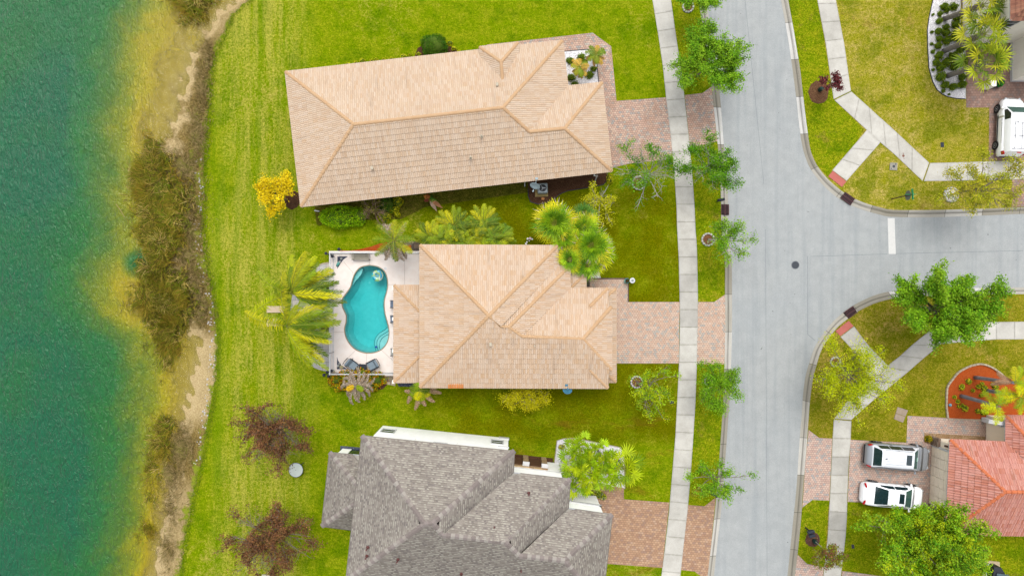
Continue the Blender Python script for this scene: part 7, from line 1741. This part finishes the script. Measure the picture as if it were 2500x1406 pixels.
# corner bed ornaments
mw = simple('ornament_white', C(216, 220, 214), .7); mt_ = simple('ornament_teal', C(110, 196, 186), .6); mtan = simple('ornament_tan', C(196, 184, 144), .8)
def orn(px, py, s, mat, label, k, z=.03):
    c = W(px, py); b = MB()
    if k == 0: b.lathe((c[0], c[1], z), [(s, 0), (s * 1.1, s * .5), (s * .6, s * 1.1), (s * .75, s * 1.6), (s * .3, s * 2.1)], 12)
    elif k == 1: b.lathe((c[0], c[1], z), [(s, 0), (s * 1.05, s * .25), (s * .9, s * .3), (s * .2, s * .34)], 20)
    else: b.tube([(c[0] - s, c[1] - s * 1.6, z + s * .6), (c[0], c[1], z + s * 1.2), (c[0] + s * .8, c[1] + s * 1.6, z + s * .8)], [s * .7, s, s * .6], 8)
    tag(b.build('garden_ornament', mat, loc=(c[0], c[1], z), smooth=True), label, 'garden ornament', 'ornaments in the corner beds')
orn(830, 640, .1, mw, 'white figurine in the upper corner bed', 0); orn(827, 644, .12, mt_, 'teal fish shaped ornament in the upper corner bed', 2); orn(834, 632, .09, mw, 'small white stone at the rim of the upper corner bed', 0)
orn(834, 896, .16, mtan, 'round tan ornament in the lower corner bed', 1); orn(826, 893, .1, mw, 'white figurine in the lower corner bed', 0); orn(829, 887, .08, mw, 'small white pot in the lower corner bed', 0)
def lampball(px, py, label):
    c = W(px, py); t = thing('path_light', label, 'garden light', c, 'dark path lights')
    b = MB(); b.tube([(c[0], c[1], 0), (c[0], c[1], .8)], .02, 6); b.build('stem', m_black, t); b = MB(); b.ball((c[0], c[1], .85), .13, 12, 8); b.build('lamp_head', m_dark, t)
for x, y, l in ((803, 620, 'dark ball light outside the upper left fence corner'), (812, 622, 'dark ball light on the upper left fence corner'), (818, 627, 'dark ball light inside the upper left fence corner'), (834, 610, 'dark spot light in the red mulch near the fence corner'), (816, 902, 'dark ball light inside the lower left fence corner'), (806, 905, 'dark ball light on the lower left fence corner'), (798, 912, 'dark ball light outside the lower left fence corner'), (809, 914, 'dark ball light below the lower left fence corner')): lampball(x, y, l)
# round table on the lawn
c = W(729, 1141); t = thing('round_table', 'round frosted glass table with thin dark rim standing alone on the back lawn', 'table', c)
b = MB(); b.lathe((c[0], c[1], .7), [(.56, 0), (.56, .02)], 40); b.build('glass_top', simple('frosted_glass', C(212, 222, 212), .25, 0, .5, .03), t)
b = MB(); b.tube([(c[0] + .575 * math.cos(i * PI / 16), c[1] + .575 * math.sin(i * PI / 16), .71) for i in range(33)], .02, 6, cap=False); b.build('rim', m_dark, t)
for i in range(4):
    a = PI / 4 + i * PI / 2; b = MB(); b.tube([(c[0] + .45 * math.cos(a), c[1] + .45 * math.sin(a), .7), (c[0] + .6 * math.cos(a), c[1] + .6 * math.sin(a), 0)], .02, 6); b.build('leg', m_dark, t)
b = MB(); b.lathe((c[0], c[1], .72), [(.025, 0), (.025, .01)], 10); b.build('umbrella_hole', m_dark, t)
# solar light and pot near the walk
c = W(1541, 685); t = thing('solar_lamp', 'white round solar lamp with a grey panel at the corner of the paver walk', 'garden light', c)
b = MB(); b.tube([(c[0], c[1], 0), (c[0], c[1], .5)], .02, 6); b.build('stem', m_white, t); b = MB(); b.lathe((c[0], c[1], .48), [(.1, -.05), (.22, 0), (.22, .05), (.19, .07)], 24); b.build('lamp_head', m_white, t)
b = MB(); b.box((c[0] + .01, c[1], .557), (.2, .18, .012), R(-20)); b.build('solar_panel', simple('panel', C(134, 146, 150), .3, 0, .6), t)
c = W(1529, 686); t = thing('flower_pot', 'teal rimmed pot with a ragged plant beside the white solar lamp', 'plant pot', c)
b = MB(); b.lathe((c[0], c[1], 0), [(.12, 0), (.2, .3), (.22, .32), (.18, .32), (.16, .26)], 18); b.build('pot', mt_, t)
n_ = 90; P = np.array([c[0], c[1], .42]) + rng.normal(0, .09, (n_, 3)); quads('plant', leaf_quads(P, np.full(n_, .12)), pick(pal((90, 120, 30), (150, 90, 50), (60, 70, 40)), n_), m_leaf, t)
# walk edging
def edging(name, pts, label, blk=.28, w=.14, h=.16, mat=None, closed=False, grp=None):
    P = [np.array(W(*p)[:2]) for p in pts]; c = P[len(P) // 2]; t = thing(name, label, 'edging', (*c, 0), grp)
    L = [0]; 
    for a, q in zip(P[:-1], P[1:]): L.append(L[-1] + np.linalg.norm(q - a))
    n = int(L[-1] / blk); A = np.array(P); n = min(n, 95)
    for i in range(n):
        s_ = (i + .5) * L[-1] / n; x = np.interp(s_, L, A[:, 0]); y = np.interp(s_, L, A[:, 1]); x2 = np.interp(min(s_ + .05, L[-1]), L, A[:, 0]); y2 = np.interp(min(s_ + .05, L[-1]), L, A[:, 1]); x1 = np.interp(s_ - .05, L, A[:, 0]); y1 = np.interp(s_ - .05, L, A[:, 1])
        b = MB(); b.box((x, y, h / 2), (L[-1] / n * .92, w, h * random.uniform(.92, 1.05)), math.atan2(y2 - y1, x2 - x1) + random.uniform(-.03, .03), bev=.015); b.build('block', mat or m_edge, t)
m_edge = simple('edging_block', C(204, 188, 160), .9, var=.2, scale=2)
edging('stone_edging', BED[:1] + smooth_line(BED[1:12], 3), 'pale stone block edging round the orange mulch bed', .3)
edging('stone_edging', [(2314, 1022), (2404, 1025)], 'low stone edging between the orange mulch bed and the paver walk', .4, .1, .1)
def plastic_edge(pts, label, mat=None, r=.035):
    P = [W(p[0], p[1], .03) for p in pts]; b = MB(); b.tube(P, r, 6); tag(b.build('bed_edging', mat or m_black, loc=P[0]), label, 'edging')
plastic_edge([(2284, -30), (2267.7, 46), (2264, 74), (2265, 118), (2267.7, 166), (2277, 199.7), (2288, 220), (2300, 230), (2314, 236.7), (2336, 241), (2357, 242)], 'thin dark edging of the white gravel bed by the tall palms')
plastic_edge([(2357, 242), (2355.6, 114.6)], 'thin edging between gravel bed and mauve driveway', m_white)
plastic_edge([(1352, 1140), (1360, 1075), (1378, 1070), (1410, 1070), (1470, 1083), (1515, 1092), (1524, 1104), (1526, 1192)], 'pale rim of the lower white gravel bed', m_edge)
plastic_edge([(1289.6, 460), (1289.6, 479), (1295, 493), (1314, 499), (1333, 495), (1355.7, 483), (1369, 473), (1385, 466.5), (1445, 457), (1473, 451), (1484, 438), (1483, 422)], 'thin dark edging of the bed round the air conditioner')
plastic_edge([(1377, 126), (1434, 121), (1443, 125), (1456.7, 151), (1462, 204)], 'thin dark edging of the small gravel bed at the top house')
plastic_edge([(1432, 680), (1534, 680), (1534, 737)], 'dark red edging round the corner of the paver walk', simple('brick_edge', C(120, 96, 88), .9), .05)
plastic_edge(jitter_edge([(806, 641), (788, 644), (768, 652), (748, 664), (732, 680), (720, 700)], 8, .5), 'brown rim of the half round slab patio', simple('rim_stone', C(206, 190, 160), .9), .06)
# young tree supports and bubbler
for (x, y, nm) in ((2001, 220, 'dark green watering bag at the foot of the small dark red tree'), (1987, 1319, 'dark green watering bag at the foot of the tree by the double mailbox')):
    c = W(x, y); b = MB(); b.lathe((c[0], c[1], .01), [(.17, 0), (.19, .2), (.15, .45), (.07, .5)], 14); tag(b.build('watering_bag', simple('bag_green', C(20, 62, 54), .7), loc=c), nm, 'watering bag')
for (x, y, dx, dy, nm) in ((2007, 238, .0, .35, 'wooden stake near the small dark red tree'), (1981, 1312, .1, .3, 'wooden stake beside the double mailbox'), (1984, 1336, .2, -.3, 'lower wooden stake of the small red and green tree')):
    c = W(x, y); b = MB(); b.tube([(c[0], c[1], 0), (c[0] + dx, c[1] + dy, .9)], .025, 5); tag(b.build('tree_stake', simple('stake', C(180, 140, 100), .9), loc=c), nm, 'stake', 'wooden tree stakes')
# bits and pieces
c = W(2403, 217); t = thing('planter_box', 'white square planter pillar with a green plant beside the lowest tall palm', 'planter', (*W(2410, 210)[:2], 0))
b = MB(); cx = W(2405, 213); b.box((cx[0], cx[1], .5), (.45, .45, 1.0), 0, bev=.02); b.build('pillar', m_wall_c, t); b = MB(); cx = W(2424, 210); b.box((cx[0], cx[1], .22), (.9, .4, .44), R(4), bev=.02); b.build('trough', m_black, t)
bush('potted_fern', 'bright green fern in the dark trough near the white van', 'plant', 2437, 206, 9, 8, .5, pal((40, 150, 50), (30, 130, 40)) * K, n=260, leaf=.1, zb=.4)
c = W(776, 516, .0); b = MB(); b.box((c[0], c[1], .25), (.42, .1, .12), R(-8), bev=.03); tag(b.build('hose_reel', m_white, loc=c), 'white hose fitting sticking out left of the clipped hedge', 'hose fitting')
c = W(2439, 1071); t = thing('yard_chair', 'small turquoise seat in the porch of the red roofed house', 'chair', c)
b = MB(); b.box((c[0], c[1], .45), (.3, .34, .04), R(-30)); b.build('seat', simple('turq', C(60, 160, 170), .6), t); b = MB(); b.box((c[0] + .05, c[1] - .16, .68), (.3, .03, .42), R(-30)); b.build('backrest', simple('turq2', C(90, 180, 186), .6), t)
for i in range(4): b = MB(); b.tube([(c[0] + .12 * (-1) ** i, c[1] + .12 * (-1) ** (i // 2), 0), (c[0] + .12 * (-1) ** i, c[1] + .12 * (-1) ** (i // 2), .45)], .015, 5); b.build('leg', m_black, t)
c = W(2318, 988); b = MB(); b.lathe((c[0], c[1], .02), [(.1, 0), (.13, .08), (.06, .2), (.02, .24)], 12); tag(b.build('garden_ornament', simple('pale_blue', C(150, 214, 240), .4), loc=c, smooth=True), 'pale blue drop shaped ornament in the orange mulch', 'garden ornament')
for i, (x, y, s_) in enumerate(((1236 + 52, 584, .09), (1294, 583, .11), (1299, 585, .07), (1286, 592, .07), (1284, 596, .08), (1292, 589, .05))):
    c = W(x, y); b = MB(); b.lathe((c[0], c[1], .02), [(.015, 0), (.015, .35), (s_, .36), (s_ * .8, .39), (.01, .4)], 12)
    tag(b.build('garden_flower', m_white if i != 1 else simple('pinkwhite', C(236, 206, 206), .6), loc=c), ['upper left white flower ornament of the cluster by the fan palm', 'pinkish white flower ornament, largest of its cluster', 'small white flower ornament nearest the fan palm', 'white flower ornament in the lower left of the cluster', 'lowest white flower ornament, nearest the eave', 'smallest white flower ornament, in the middle of the cluster'][i], 'garden ornament', 'round flower ornaments above the pool house eave')
c = W(1140, 591); b = MB(); b.lathe((c[0], c[1], 0), [(.2, 0), (.17, .12), (.05, .2)], 9, 1, .8); tag(b.build('garden_rock', simple('pale_rock', C(190, 200, 206), .8), loc=c), 'pale smooth rock between the small feathery palms', 'rock')

# pale stones scattered along the upper beach line, a drifting stick in the reeds
b = MB()
for i in range(150):
    y = rng.uniform(-14.5, 10.5); x = float(edge_x(y)) - rng.uniform(.1, .75); z = float(bed_z(np.array([x]), np.array([y]))[0]); r = rng.uniform(.025, .09)
    k0 = len(b.v); b.ball((x, y, z + r * .3), r, 6, 4, rng.uniform(.5, .8)); b.v[k0:] = [(vx + rng.normal(0, r * .1), vy + rng.normal(0, r * .1), vz) for vx, vy, vz in b.v[k0:]]
struct(b.build('shore_pebbles', m_ringstone), 'scattered pale pebbles on the lake bank', 'stuff')
b = MB(); p0 = W(283, 498, -.42); p1 = W(304, 530, -.4); b.tube([p0, ((p0[0] + p1[0]) / 2 + .05, (p0[1] + p1[1]) / 2, -.38), p1], .03, 5); tag(b.build('drift_stick', simple('driftwood', C(190, 170, 90), .9), loc=p0), 'thin straight pale stick lying in the lake left of the reeds', 'stick')
